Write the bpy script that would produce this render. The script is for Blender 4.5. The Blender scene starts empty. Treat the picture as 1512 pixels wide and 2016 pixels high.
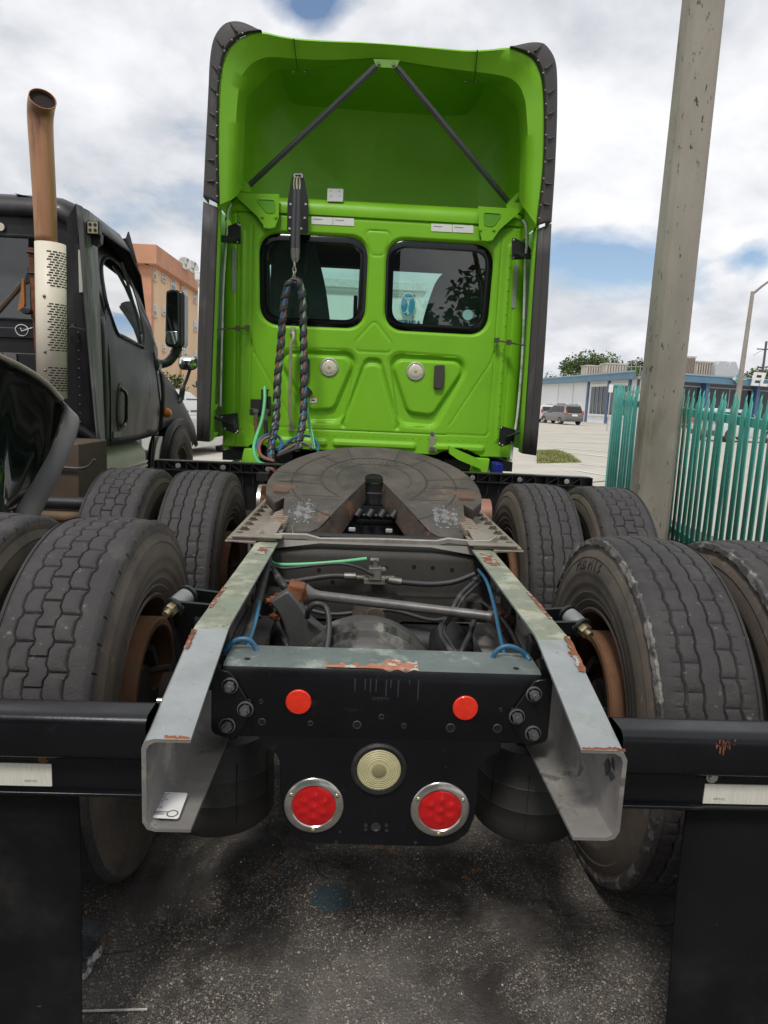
import bpy, bmesh, math, random
import numpy as np
from math import sin, cos, pi, radians, sqrt
from mathutils import Vector, Matrix
random.seed(7)
RNG = np.random.RandomState(5)
S = bpy.context.scene
COL = S.collection

# ------------------------------------------------------------------ camera, sky, sun, exposure
CAMP = np.array([-.071, 0.0, 1.376]); FPX = 1361.0
YAW, PITCH, ROLL = radians(2.28), radians(9.20), radians(2.57)
_f = np.array([sin(YAW)*cos(PITCH), cos(YAW)*cos(PITCH), -sin(PITCH)])
_r = np.array([cos(YAW), -sin(YAW), 0.0]); _d = np.cross(_f, _r)
_R = cos(ROLL)*_r - sin(ROLL)*_d; _D = sin(ROLL)*_r + cos(ROLL)*_d
cam = bpy.data.cameras.new('camera'); cam_ob = bpy.data.objects.new('camera', cam); COL.objects.link(cam_ob)
m = Matrix.Identity(4)
for i in range(3):
    m[i][0] = _R[i]; m[i][1] = -_D[i]; m[i][2] = -_f[i]; m[i][3] = CAMP[i]
cam_ob.matrix_world = m
cam.sensor_fit = 'HORIZONTAL'; cam.sensor_width = 36.0; cam.lens = 36.0*FPX/1512.0
cam.clip_start = .05; cam.clip_end = 3000
S.camera = cam_ob

SUN_EL, SUN_AZ = radians(58), radians(200)      # azimuth measured clockwise from +Y
world = bpy.data.worlds.new('World'); S.world = world; world.use_nodes = True
nt = world.node_tree; nt.nodes.clear()
def N(t, **k):
    n = nt.nodes.new(t)
    for a, b in k.items(): setattr(n, a, b)
    return n
def LK(a, b): nt.links.new(a, b)
def MATH(op, a, b=None, c=None):
    n = N('ShaderNodeMath', operation=op)
    for i, v in enumerate((a, b, c)):
        if v is None: continue
        if isinstance(v, (int, float)): n.inputs[i].default_value = v
        else: LK(v, n.inputs[i])
    return n.outputs[0]
sky = N('ShaderNodeTexSky', sky_type='NISHITA', sun_disc=False, sun_elevation=SUN_EL, sun_rotation=SUN_AZ)
sky.dust_density = 1.5
tc = N('ShaderNodeTexCoord'); sep = N('ShaderNodeSeparateXYZ'); LK(tc.outputs['Generated'], sep.inputs[0])
zz = MATH('MAXIMUM', MATH('ADD', sep.outputs[2], .42), .08)
cmb = N('ShaderNodeCombineXYZ'); LK(MATH('DIVIDE', sep.outputs[0], zz), cmb.inputs[0]); LK(MATH('DIVIDE', sep.outputs[1], zz), cmb.inputs[1])
cmb.inputs[2].default_value = 3.3
def noise(scale, detail, rough, off=0, dist=0):
    mp = N('ShaderNodeMapping'); mp.inputs['Location'].default_value = (off, off*.7, 0); LK(cmb.outputs[0], mp.inputs[0])
    n = N('ShaderNodeTexNoise'); n.inputs['Scale'].default_value = scale; n.inputs['Detail'].default_value = detail
    n.inputs['Roughness'].default_value = rough; n.inputs['Distortion'].default_value = dist
    LK(mp.outputs[0], n.inputs['Vector']); return n.outputs['Fac']
def ramp(fac, stops):
    r = N('ShaderNodeValToRGB'); e = r.color_ramp.elements
    while len(e) < len(stops): e.new(.5)
    for i, (p, c) in enumerate(stops): e[i].position = p; e[i].color = (*c, 1)
    LK(fac, r.inputs[0]); return r
c1 = noise(2.6, 9, .55, 12.3, .2); c2 = noise(6.5, 6, .55, 9.3, .1); c3 = noise(1.0, 5, .5, 8.8)
tone = MATH('ADD', MATH('MULTIPLY', c1, .68), MATH('MULTIPLY', c2, .32))
clouds = ramp(tone, [(.37, (.50, .53, .57)), (.45, (.62, .64, .68)), (.53, (.76, .77, .80)), (.64, (.92, .92, .93))])
cover = ramp(MATH('ADD', MATH('MULTIPLY', c3, .6), MATH('MULTIPLY', c1, .4)), [(.25, (0, 0, 0)), (.33, (1, 1, 1))])
def gap(px, py, rx, ry):      # a break in the cloud deck in one part of the sky, ragged by the cloud noise
    d_ = _R*((px-756)/FPX) + _D*((py-1008)/FPX) + _f; d_ = d_/np.linalg.norm(d_); w_ = d_[2]+.42
    a = MATH('MULTIPLY', MATH('SUBTRACT', MATH('DIVIDE', sep.outputs[0], zz), d_[0]/w_), 1/rx)
    b_ = MATH('MULTIPLY', MATH('SUBTRACT', MATH('DIVIDE', sep.outputs[1], zz), d_[1]/w_), 1/ry)
    r_ = MATH('SQRT', MATH('ADD', MATH('MULTIPLY', a, a), MATH('MULTIPLY', b_, b_)))
    return MATH('ADD', MATH('MULTIPLY', MATH('SUBTRACT', 1.0, r_), .30), 0.0)
gp = MATH('MAXIMUM', MATH('MAXIMUM', gap(1230, 500, .34, .22), gap(610, 5, .10, .08)), MATH('MAXIMUM', gap(1480, 500, .12, .14), 0.0))
cov2 = MATH('SUBTRACT', MATH('ADD', MATH('MULTIPLY', c1, .85), .10), gp)
cover2 = ramp(cov2, [(.30, (0, 0, 0)), (.43, (1, 1, 1))])
skys = N('ShaderNodeVectorMath', operation='SCALE'); LK(sky.outputs[0], skys.inputs[0]); skys.inputs['Scale'].default_value = .12
mx = N('ShaderNodeMix', data_type='RGBA'); LK(MATH('MULTIPLY', cover.outputs[0], cover2.outputs[0]), mx.inputs[0]); LK(skys.outputs[0], mx.inputs[6]); LK(clouds.outputs[0], mx.inputs[7])
bg = N('ShaderNodeBackground'); LK(mx.outputs[2], bg.inputs[0]); bg.inputs[1].default_value = .84
wo = N('ShaderNodeOutputWorld'); LK(bg.outputs[0], wo.inputs[0])

sl = bpy.data.lights.new('sun', 'SUN'); sl.energy = 1.5; sl.angle = radians(11); sl.color = (1, .96, .9)
so = bpy.data.objects.new('sun', sl); COL.objects.link(so)
sd = Vector((sin(SUN_AZ)*cos(SUN_EL), cos(SUN_AZ)*cos(SUN_EL), sin(SUN_EL)))
so.rotation_euler = sd.to_track_quat('Z', 'Y').to_euler(); so.location = (0, 0, 30)
S.view_settings.view_transform = 'Standard'; S.view_settings.look = 'None'
S.view_settings.gamma = 1; S.view_settings.exposure = 0.48; S.view_settings.use_curve_mapping = False
S.cycles.max_bounces = 8; S.cycles.transparent_max_bounces = 16

# ------------------------------------------------------------------ measuring helpers (photo pixel -> point of a real plane)
def ray(px, py): return _R*((px-756)/FPX) + _D*((py-1008)/FPX) + _f
def at(px, py, ax, v):
    d = ray(px, py); k = 'xyz'.index(ax); t = (v-CAMP[k])/d[k]
    p = CAMP + t*d; return Vector(p)
def PY(px, py, y): return at(px, py, 'y', y)
def onplane(px, py, A, n):
    d = Vector(ray(px, py)); c = Vector(CAMP); n = Vector(n)
    return c + d*((Vector(A)-c).dot(n)/d.dot(n))

# ------------------------------------------------------------------ materials
MATS = {}
def mat(name, col, rough=.5, metal=0.0, var=.12, vscale=6, bump=0.0, bscale=60, spots=(), coat=0.0, spec=.5, stretch=(1,1,1), rvar=.0, coord='Object'):
    """spots: list of (colour, scale, lo, hi, rough) noise patches laid over the base"""
    if name in MATS: return MATS[name]
    M = bpy.data.materials.new(name); M.use_nodes = True; t = M.node_tree; n = t.nodes; L = t.links
    b = n['Principled BSDF']; b.inputs['Roughness'].default_value = rough; b.inputs['Metallic'].default_value = metal
    b.inputs['Coat Weight'].default_value = coat; b.inputs['Coat Roughness'].default_value = .08
    b.inputs['Specular IOR Level'].default_value = spec
    c = n.new('ShaderNodeTexCoord'); mp = n.new('ShaderNodeMapping'); mp.inputs['Scale'].default_value = stretch
    L.new(c.outputs[coord], mp.inputs[0])
    def nz(sc, det=5, ro=.6):
        q = n.new('ShaderNodeTexNoise'); q.inputs['Scale'].default_value = sc; q.inputs['Detail'].default_value = det
        q.inputs['Roughness'].default_value = ro; L.new(mp.outputs[0], q.inputs['Vector']); return q.outputs['Fac']
    v = nz(vscale); mr = n.new('ShaderNodeMapRange'); mr.inputs[1].default_value = .3; mr.inputs[2].default_value = .7
    mr.inputs[3].default_value = 1-var; mr.inputs[4].default_value = 1+var; L.new(v, mr.inputs[0])
    vm = n.new('ShaderNodeVectorMath'); vm.operation = 'SCALE'; vm.inputs[0].default_value = col; L.new(mr.outputs[0], vm.inputs['Scale'])
    cur = vm.outputs[0]; rcur = None
    if rvar:
        r2 = n.new('ShaderNodeMapRange'); r2.inputs[1].default_value = .3; r2.inputs[2].default_value = .7
        r2.inputs[3].default_value = max(.02, rough-rvar); r2.inputs[4].default_value = min(1, rough+rvar); L.new(nz(vscale*1.7), r2.inputs[0]); rcur = r2.outputs[0]
    for (sc, s, lo, hi, sr) in spots:
        f = nz(s, 8, .65); r = n.new('ShaderNodeMapRange'); r.interpolation_type = 'SMOOTHSTEP'
        r.inputs[1].default_value = lo; r.inputs[2].default_value = hi; L.new(f, r.inputs[0])
        m_ = n.new('ShaderNodeMix'); m_.data_type = 'RGBA'; L.new(r.outputs[0], m_.inputs[0]); L.new(cur, m_.inputs[6]); m_.inputs[7].default_value = (*sc, 1)
        cur = m_.outputs[2]
        q = n.new('ShaderNodeMix'); L.new(r.outputs[0], q.inputs[0])
        if rcur is None: q.inputs[2].default_value = rough
        else: L.new(rcur, q.inputs[2])
        q.inputs[3].default_value = sr; rcur = q.outputs[0]
    L.new(cur, b.inputs['Base Color'])
    if rcur is not None: L.new(rcur, b.inputs['Roughness'])
    if bump:
        bn = n.new('ShaderNodeBump'); bn.inputs['Strength'].default_value = bump; bn.inputs['Distance'].default_value = .004
        L.new(nz(bscale, 6, .65), bn.inputs['Height']); L.new(bn.outputs[0], b.inputs['Normal'])
    MATS[name] = M; return M

def glass_mat(name, tint=(.55, .68, .62), rough=.0, refl=1.0):
    M = bpy.data.materials.new(name); M.use_nodes = True; t = M.node_tree; n = t.nodes; L = t.links; n.clear()
    o = n.new('ShaderNodeOutputMaterial'); mx = n.new('ShaderNodeMixShader'); tr = n.new('ShaderNodeBsdfTransparent'); g = n.new('ShaderNodeBsdfGlossy')
    fr = n.new('ShaderNodeFresnel'); fr.inputs[0].default_value = 1.5
    ml = n.new('ShaderNodeMath'); ml.operation = 'MULTIPLY'; ml.inputs[1].default_value = refl; L.new(fr.outputs[0], ml.inputs[0])
    tr.inputs[0].default_value = (*tint, 1); g.inputs[1].default_value = rough
    L.new(ml.outputs[0], mx.inputs[0]); L.new(tr.outputs[0], mx.inputs[1]); L.new(g.outputs[0], mx.inputs[2]); L.new(mx.outputs[0], o.inputs[0])
    MATS[name] = M; return M

RUST = (.17, .055, .022)
GREEN = mat('green_paint', (.205, .505, .022), .38, var=.05, vscale=2.5, bump=.04, bscale=220, coat=.0, spec=.32, rvar=.06, spots=[((.16, .40, .02), 1.6, .52, .80, .5), ((.24, .50, .06), 5.0, .62, .80, .5), ((.34, .50, .18), 26, .71, .78, .5)])
GREENIN = mat('green_inner_lifted', (.225, .55, .022), .5, var=.08, vscale=2.0, bump=.12, bscale=120, coat=.1, rvar=.08, spots=[((.16, .38, .05), 2.2, .6, .85, .55)])  # same green as the cab, base colour lifted to brighten the shaded fairing inside
RUBBER = mat('grey_rubber', (.045, .042, .040), .62, var=.16, vscale=5, bump=.15, bscale=140, stretch=(1, 1, .25), spots=[((.11, .10, .095), 9, .55, .8, .75)])
TYRE = mat('tyre_rubber', (.036, .033, .033), .72, var=.25, vscale=9, bump=.5, bscale=150, spots=[((.15, .14, .13), 48, .62, .70, .9), ((.068, .063, .060), 14, .52, .72, .85), ((.035, .033, .033), 5, .55, .75, .7)])
SIDEW = mat('dusty_sidewall', (.098, .080, .063), .85, var=.22, vscale=5, bump=.25, bscale=120, spots=[((.065, .058, .052), 7, .48, .68, .8), ((.19, .16, .125), 22, .58, .75, .9)])
SCUFF = mat('scuffed_rubber', (.20, .19, .175), .9, var=.35, vscale=30, bump=.9, bscale=90, spots=[((.06, .056, .054), 17, .42, .52, .85)])
RIMM = mat('steel_rim', (.11, .085, .07), .6, .3, var=.3, vscale=6, bump=.2, bscale=80, spots=[((.10, .045, .022), 6, .50, .7, .8)])
DRUM = mat('rusty_drum', (.17, .082, .040), .75, .1, var=.22, vscale=7, bump=.35, bscale=90, spots=[((.13, .055, .026), 6, .5, .68, .85), ((.26, .15, .08), 18, .62, .78, .8)])
GALV = mat('weathered_rail_paint', (.30, .32, .32), .45, .25, var=.14, vscale=9, bump=.2, bscale=90, rvar=.1,
           spots=[((.24, .28, .24), 7, .55, .68, .7), ((.50, .49, .42), 12, .60, .74, .7), ((.20, .21, .21), 34, .64, .72, .6), (RUST, 5.2, .665, .69, .85)])
GALVG = mat('lichen_rail_paint', (.215, .235, .175), .7, .1, var=.2, vscale=14, bump=.5, bscale=70,
            spots=[((.38, .38, .29), 9, .48, .62, .8), ((.13, .15, .13), 19, .60, .70, .8), ((.20, .25, .20), 12, .58, .68, .8), ((.30, .13, .07), 4.5, .64, .66, .85)])
GALVD = mat('rail_inside', (.19, .18, .168), .7, .15, var=.25, vscale=6, bump=.3, bscale=70, spots=[((.36, .34, .31), 8, .52, .7, .6), ((.13, .115, .10), 16, .58, .68, .8), ((.26, .17, .12), 7, .62, .72, .8)])
BEAM = mat('black_beam_paint', (.0055, .006, .008), .28, .0, var=.3, vscale=5, bump=.08, bscale=120, rvar=.1, spec=.38, spots=[((.022, .025, .03), 12, .62, .75, .5)])
BEAMTOP = mat('worn_beam_top', (.115, .14, .132), .6, .1, var=.22, vscale=8, bump=.4, bscale=90, spots=[((.26, .30, .26), 11, .52, .66, .6), ((.12, .14, .14), 20, .56, .68, .6)])
BLACKM = mat('black_metal', (.018, .018, .019), .5, .1, var=.3, vscale=10, bump=.15, bscale=90, spots=[((.05, .047, .042), 12, .55, .75, .75)])
BLACKP = mat('black_plastic', (.016, .016, .017), .42, var=.2, vscale=12, bump=.2, bscale=150, spots=[((.06, .058, .055), 9, .58, .8, .7)])
BLACKG = mat('black_gloss_paint', (.008, .009, .012), .16, var=.3, vscale=3, coat=.6, bump=.03, bscale=30, rvar=.05, spots=[((.03, .03, .032), 3.5, .58, .85, .42)])
BLACKD = mat('dulled_black_paint', (.014, .014, .017), .42, var=.35, vscale=2.2, spec=.35, coat=.08, bump=.05, bscale=50, rvar=.1, stretch=(1, 1, .35), spots=[((.065, .065, .07), 1.8, .50, .75, .48)])
CHASSIS = mat('dirty_chassis', (.042, .038, .034), .75, .1, var=.35, vscale=7, bump=.4, bscale=60, spots=[((.11, .10, .085), 9, .52, .72, .85), ((.035, .032, .03), 6, .52, .66, .8)])
XMEMB = mat('brown_grey_member', (.036, .032, .028), .6, .15, var=.25, vscale=4, bump=.25, bscale=90, stretch=(1, 1, .5), spots=[((.080, .072, .062), 6, .55, .75, .7)])
GREASE = mat('greasy_plate', (.095, .082, .068), .62, .2, var=.22, vscale=8, bump=.45, bscale=60, spots=[((.060, .054, .047), 5, .46, .64, .55), ((.25, .125, .055), 6, .62, .72, .8), ((.30, .27, .23), 40, .66, .74, .7)])
GREASER = mat('worn_ramp', (.09, .082, .074), .58, .3, var=.25, vscale=12, bump=.5, bscale=70, spots=[((.24, .13, .065), 7, .56, .68, .8), ((.06, .055, .05), 9, .62, .7, .6)])
GREASEE = mat('rusty_casting', (.065, .048, .036), .75, .2, var=.35, vscale=9, bump=.7, bscale=60, spots=[((.19, .085, .04), 8, .54, .66, .85), ((.025, .022, .02), 7, .52, .66, .6)])
TAN = mat('beige_plate', (.25, .22, .185), .6, .2, var=.16, vscale=12, bump=.3, bscale=90, spots=[((.17, .13, .10), 9, .58, .7, .8), ((.24, .12, .07), 6, .66, .74, .85)])
RUSTM = mat('rust', (.21, .075, .032), .85, .05, var=.35, vscale=18, bump=.6, bscale=80, spots=[((.08, .035, .02), 12, .54, .66, .9)])
BOLT = mat('bolt_steel', (.22, .21, .19), .45, .7, var=.3, vscale=30, spots=[((.16, .09, .05), 25, .52, .66, .8)])
ZINC = mat('zinc_yellow', (.50, .44, .27), .35, .8, var=.2, vscale=30)
STEEL = mat('bright_steel', (.60, .60, .58), .3, .85, var=.12, vscale=12, bump=.05)
ALU = mat('brushed_aluminium', (.58, .58, .56), .32, .8, var=.1, vscale=8, bump=.06)
HOSE = mat('black_hose', (.035, .035, .037), .5, var=.3, vscale=20, bump=.2, spots=[((.10, .095, .085), 14, .55, .7, .8)])
HOSEG = mat('green_hose', (.12, .48, .22), .45, var=.15)
HOSEB = mat('blue_hose', (.03, .12, .22), .42, var=.2)
HOSER = mat('red_hose', (.24, .085, .06), .5, var=.2)
LENS_R = mat('red_lens', (.55, .006, .008), .18, var=.25, vscale=40, coat=.5, bump=.3, bscale=60)
REFL_R = mat('red_reflector', (.85, .035, .012), .25, var=.12, vscale=60, coat=.4, bump=.3, bscale=260)
LENS_C = mat('cloudy_lens', (.52, .48, .27), .25, var=.18, vscale=30, coat=.5)
LAMPW = mat('work_lamp_lens', (.62, .58, .46), .22, var=.15, vscale=50, coat=.5)
WHITE = mat('white_sticker', (.74, .74, .72), .5, var=.05, vscale=20)
TAPE = mat('reflective_tape', (.70, .69, .60), .4, var=.1, vscale=60, stretch=(8, 1, .5), bump=.1, spots=[((.42, .41, .35), 40, .62, .72, .6)])
TAPEG = mat('grey_tape', (.30, .31, .30), .4, var=.12, vscale=40)
INK = mat('dark_ink', (.05, .05, .055), .6, var=.05)
HOLE = mat('hole_dark', (.004, .004, .004), .9, var=.0)
SEAT = mat('seat_fabric', (.11, .145, .125), .9, var=.15, vscale=9, bump=.2)
CABIN = mat('cabin_trim', (.035, .038, .038), .8, var=.15)
GLASS = glass_mat('cab_glass', (.66, .86, .80), 0, 2.6)
GLASSB = glass_mat('light_glass', (.66, .84, .76), 0, 1.6)
GLASSD = glass_mat('dark_window_glass', (.25, .28, .28), 0, 1.2)
MIRROR = mat('mirror_glass', (.75, .78, .78), .03, 1.0, var=0)

# ------------------------------------------------------------------ geometry helpers
class MB:
    def __init__(s): s.v = []; s.f = []; s.mi = []
    def add(s, vs, fs, mi=0):
        o = len(s.v); s.v += [tuple(p) for p in vs]
        for f in fs: s.f.append(tuple(i+o for i in f)); s.mi.append(mi)
        return s
    def box(s, x0, x1, y0, y1, z0, z1, mi=0):
        v = [(x, y, z) for x in (x0, x1) for y in (y0, y1) for z in (z0, z1)]
        return s.add(v, [(0,1,3,2), (4,6,7,5), (0,4,5,1), (2,3,7,6), (0,2,6,4), (1,5,7,3)], mi)
    def obox(s, c, ax, ay, az, mi=0):
        c, ax, ay, az = map(Vector, (c, ax, ay, az))
        v = [c+ax*i+ay*j+az*k for i in (-1, 1) for j in (-1, 1) for k in (-1, 1)]
        return s.add(v, [(0,1,3,2), (4,6,7,5), (0,4,5,1), (2,3,7,6), (0,2,6,4), (1,5,7,3)], mi)
    def bar(s, a, b, w, h, up=(0, 0, 1), mi=0):
        a, b, up = Vector(a), Vector(b), Vector(up); d = (b-a); l = d.length; d.normalize()
        sx = d.cross(up).normalized(); uz = sx.cross(d)
        return s.obox((a+b)/2, d*(l/2), sx*(w/2), uz*(h/2), mi)
    def tube(s, pts, r, seg=8, mi=0, cap=True):
        pts = [Vector(p) for p in pts]; rs = r if isinstance(r, (list, tuple)) else [r]*len(pts)
        o = len(s.v); up = None
        for i, p in enumerate(pts):
            t = (pts[min(i+1, len(pts)-1)]-pts[max(i-1, 0)])
            if t.length < 1e-9: t = Vector((0, 0, 1))
            t.normalize()
            if up is None: up = t.orthogonal().normalized()
            else:
                up = up - t*up.dot(t)
                up = up.normalized() if up.length > 1e-6 else t.orthogonal().normalized()
            w = t.cross(up)
            for k in range(seg):
                a = 2*pi*k/seg; s.v.append(tuple(p + (up*cos(a) + w*sin(a))*rs[i]))
        for i in range(len(pts)-1):
            for k in range(seg):
                a = o+i*seg+k; b = o+i*seg+(k+1) % seg
                s.f.append((a, b, b+seg, a+seg)); s.mi.append(mi)
        if cap:
            s.f.append(tuple(o+k for k in reversed(range(seg)))); s.mi.append(mi)
            s.f.append(tuple(o+(len(pts)-1)*seg+k for k in range(seg))); s.mi.append(mi)
        return s
    def cyl(s, a, b, r, seg=16, mi=0, r2=None): return s.tube([a, b], [r, r if r2 is None else r2], seg, mi)
    def lathe(s, prof, o=(0, 0, 0), ax=(1, 0, 0), seg=48, mi=0, close=False):
        """prof: (distance along axis, radius)"""
        ax = Vector(ax).normalized(); u = ax.orthogonal().normalized(); w = ax.cross(u); o = Vector(o); b = len(s.v); n = len(prof)
        for (a, r) in prof:
            for k in range(seg):
                t = 2*pi*k/seg; s.v.append(tuple(o + ax*a + (u*cos(t)+w*sin(t))*r))
        for i in range(n-1 + (1 if close else 0)):
            for k in range(seg):
                p = b+i*seg+k; q = b+i*seg+(k+1) % seg; j = (i+1) % n
                s.f.append((p, q, b+j*seg+(k+1) % seg, b+j*seg+k)); s.mi.append(mi)
        return s
    def prism(s, poly, d, mi=0):
        """closed polygon of 3-D points pushed along the vector d"""
        p = [Vector(q) for q in poly]; d = Vector(d); n = len(p)
        return s.add(p+[q+d for q in p], [tuple(reversed(range(n))), tuple(range(n, 2*n))]+[(i, (i+1) % n, n+(i+1) % n, n+i) for i in range(n)], mi)
    def grid(s, P, mi=0, closeu=False, closev=False):
        """P[i][j] points"""
        n, k = len(P), len(P[0]); o = len(s.v)
        for r in P: s.v += [tuple(q) for q in r]
        for i in range(n if closeu else n-1):
            for j in range(k if closev else k-1):
                a, b = i, (i+1) % n; c, d = j, (j+1) % k
                s.f.append((o+a*k+c, o+a*k+d, o+b*k+d, o+b*k+c)); s.mi.append(mi)
        return s
    def dome(s, c, n, r, h, seg=10, mi=0, rings=3):
        c, n = Vector(c), Vector(n).normalized()
        prof = [(h*sin(pi/2*i/rings), r*cos(pi/2*i/rings)+1e-5) for i in range(rings+1)]
        return s.lathe(prof, c, n, seg, mi)
    def mesh(s, name, mats, smooth=40):
        me = bpy.data.meshes.new(name); me.from_pydata(s.v, [], s.f); 
        for m_ in (mats if isinstance(mats, (list, tuple)) else [mats]): me.materials.append(m_)
        me.polygons.foreach_set('material_index', s.mi); me.update()
        bm = bmesh.new(); bm.from_mesh(me); bmesh.ops.recalc_face_normals(bm, faces=bm.faces); bm.to_mesh(me); bm.free()
        if smooth:
            me.polygons.foreach_set('use_smooth', [True]*len(me.polygons)); me.set_sharp_from_angle(angle=radians(smooth))
        return me

def link(name, me, parent=None, loc=None, bevel=0, solid=0, kind=None, label=None, rot=None):
    o = bpy.data.objects.new(name, me); COL.objects.link(o)
    if parent is not None:
        o.parent = parent
        if loc is None and parent.get('_world'): o.location = -Vector(parent.location)
    if loc is not None: o.location = loc
    if rot is not None: o.rotation_euler = rot
    if solid:
        q = o.modifiers.new('solid', 'SOLIDIFY'); q.thickness = abs(solid); q.offset = 1 if solid > 0 else -1
    if bevel:
        q = o.modifiers.new('bevel', 'BEVEL'); q.width = bevel; q.segments = 2; q.limit_method = 'ANGLE'; q.angle_limit = radians(40)
        q.harden_normals = False
    if kind: o['kind'] = kind
    if label: o['label'] = label
    return o
def part(name, mb, mats, parent, **k):
    sm = k.pop('smooth', 40)
    return link(name, mb.mesh(name, mats, sm), parent, **k)
def thing(name, label, cat, loc, group=None, rot=None, world=True):
    o = bpy.data.objects.new(name, None); COL.objects.link(o); o.empty_display_size = .2
    o.location = loc; o['label'] = label; o['category'] = cat
    if rot is not None: o.rotation_euler = rot
    if group: o['group'] = group
    if world and rot is None: o['_world'] = 1
    return o
def tag(o, label, cat, group=None):
    o['label'] = label; o['category'] = cat
    if group: o['group'] = group
    return o
def spline(P, n=8):
    P = [Vector(p) for p in P]; Q = [P[0]*2-P[1]]+P+[P[-1]*2-P[-2]]; out = []
    for i in range(1, len(Q)-2):
        a, b, c, d = Q[i-1], Q[i], Q[i+1], Q[i+2]
        for k in range(n):
            t = k/n; out.append(.5*((2*b)+(c-a)*t+(2*a-5*b+4*c-d)*t*t+(3*b-a-3*c+d)*t**3))
    out.append(P[-1]); return out
def resample(P, n):
    P = [Vector(p) for p in P]; L = [0]
    for a, b in zip(P, P[1:]): L.append(L[-1]+(b-a).length)
    out = []
    for k in range(n):
        t = L[-1]*k/(n-1); i = max(j for j in range(len(L)) if L[j] <= t+1e-9); i = min(i, len(P)-2)
        u = (t-L[i])/max(1e-9, L[i+1]-L[i]); out.append(P[i].lerp(P[i+1], min(1, max(0, u))))
    return out
def roundpoly(P, r, n=4):
    """2-D or 3-D polygon with rounded corners"""
    P = [Vector(p) for p in P]; out = []; m_ = len(P)
    for i, p in enumerate(P):
        a, b = P[i-1]-p, P[(i+1) % m_]-p; rr = r[i] if isinstance(r, (list, tuple)) else r
        l = min(rr, a.length*.48, b.length*.48)
        if l < 1e-6: out.append(p); continue
        A, B = p+a.normalized()*l, p+b.normalized()*l
        for k in range(n+1):
            t = k/n; out.append(A*(1-t)**2 + p*2*t*(1-t) + B*t*t)
    return out
def rrect(x0, x1, z0, z1, r, n=5): return [(p.x, p.y) for p in roundpoly([(x0, z0, 0), (x1, z0, 0), (x1, z1, 0), (x0, z1, 0)], r, n)]
def bolt(mb, p, n, r=.012, h=.012, washer=True, mi=0, stud=0):
    p, n = Vector(p), Vector(n).normalized()
    if washer: mb.cyl(p, p+n*.003, r*1.5, 14, mi)
    mb.cyl(p, p+n*h, r, 6, mi)
    if stud: mb.cyl(p+n*h, p+n*(h+stud), r*.5, 10, mi)
def textmesh(name, body, size, m_, parent, M, thick=.0, bold=0, shear=0, loc=None, kind=None):
    cu = bpy.data.curves.new(name, 'FONT'); cu.body = body; cu.size = size; cu.extrude = thick; cu.shear = shear; cu.offset = bold
    cu.align_x = 'CENTER'; cu.align_y = 'CENTER'
    t = bpy.data.objects.new(name, cu); COL.objects.link(t)
    dg = bpy.context.evaluated_depsgraph_get(); me = bpy.data.meshes.new_from_object(t.evaluated_get(dg))
    bpy.data.objects.remove(t); me.transform(M); me.materials.clear(); me.materials.append(m_)
    return link(name, me, parent, loc=loc, kind=kind)
def frame(o, x, y):
    """matrix whose local x,y lie along x,y at o"""
    x, y = Vector(x).normalized(), Vector(y).normalized(); z = x.cross(y)
    M = Matrix.Identity(4)
    for i in range(3): M[i][0] = x[i]; M[i][1] = y[i]; M[i][2] = z[i]; M[i][3] = o[i]
    return M

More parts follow.
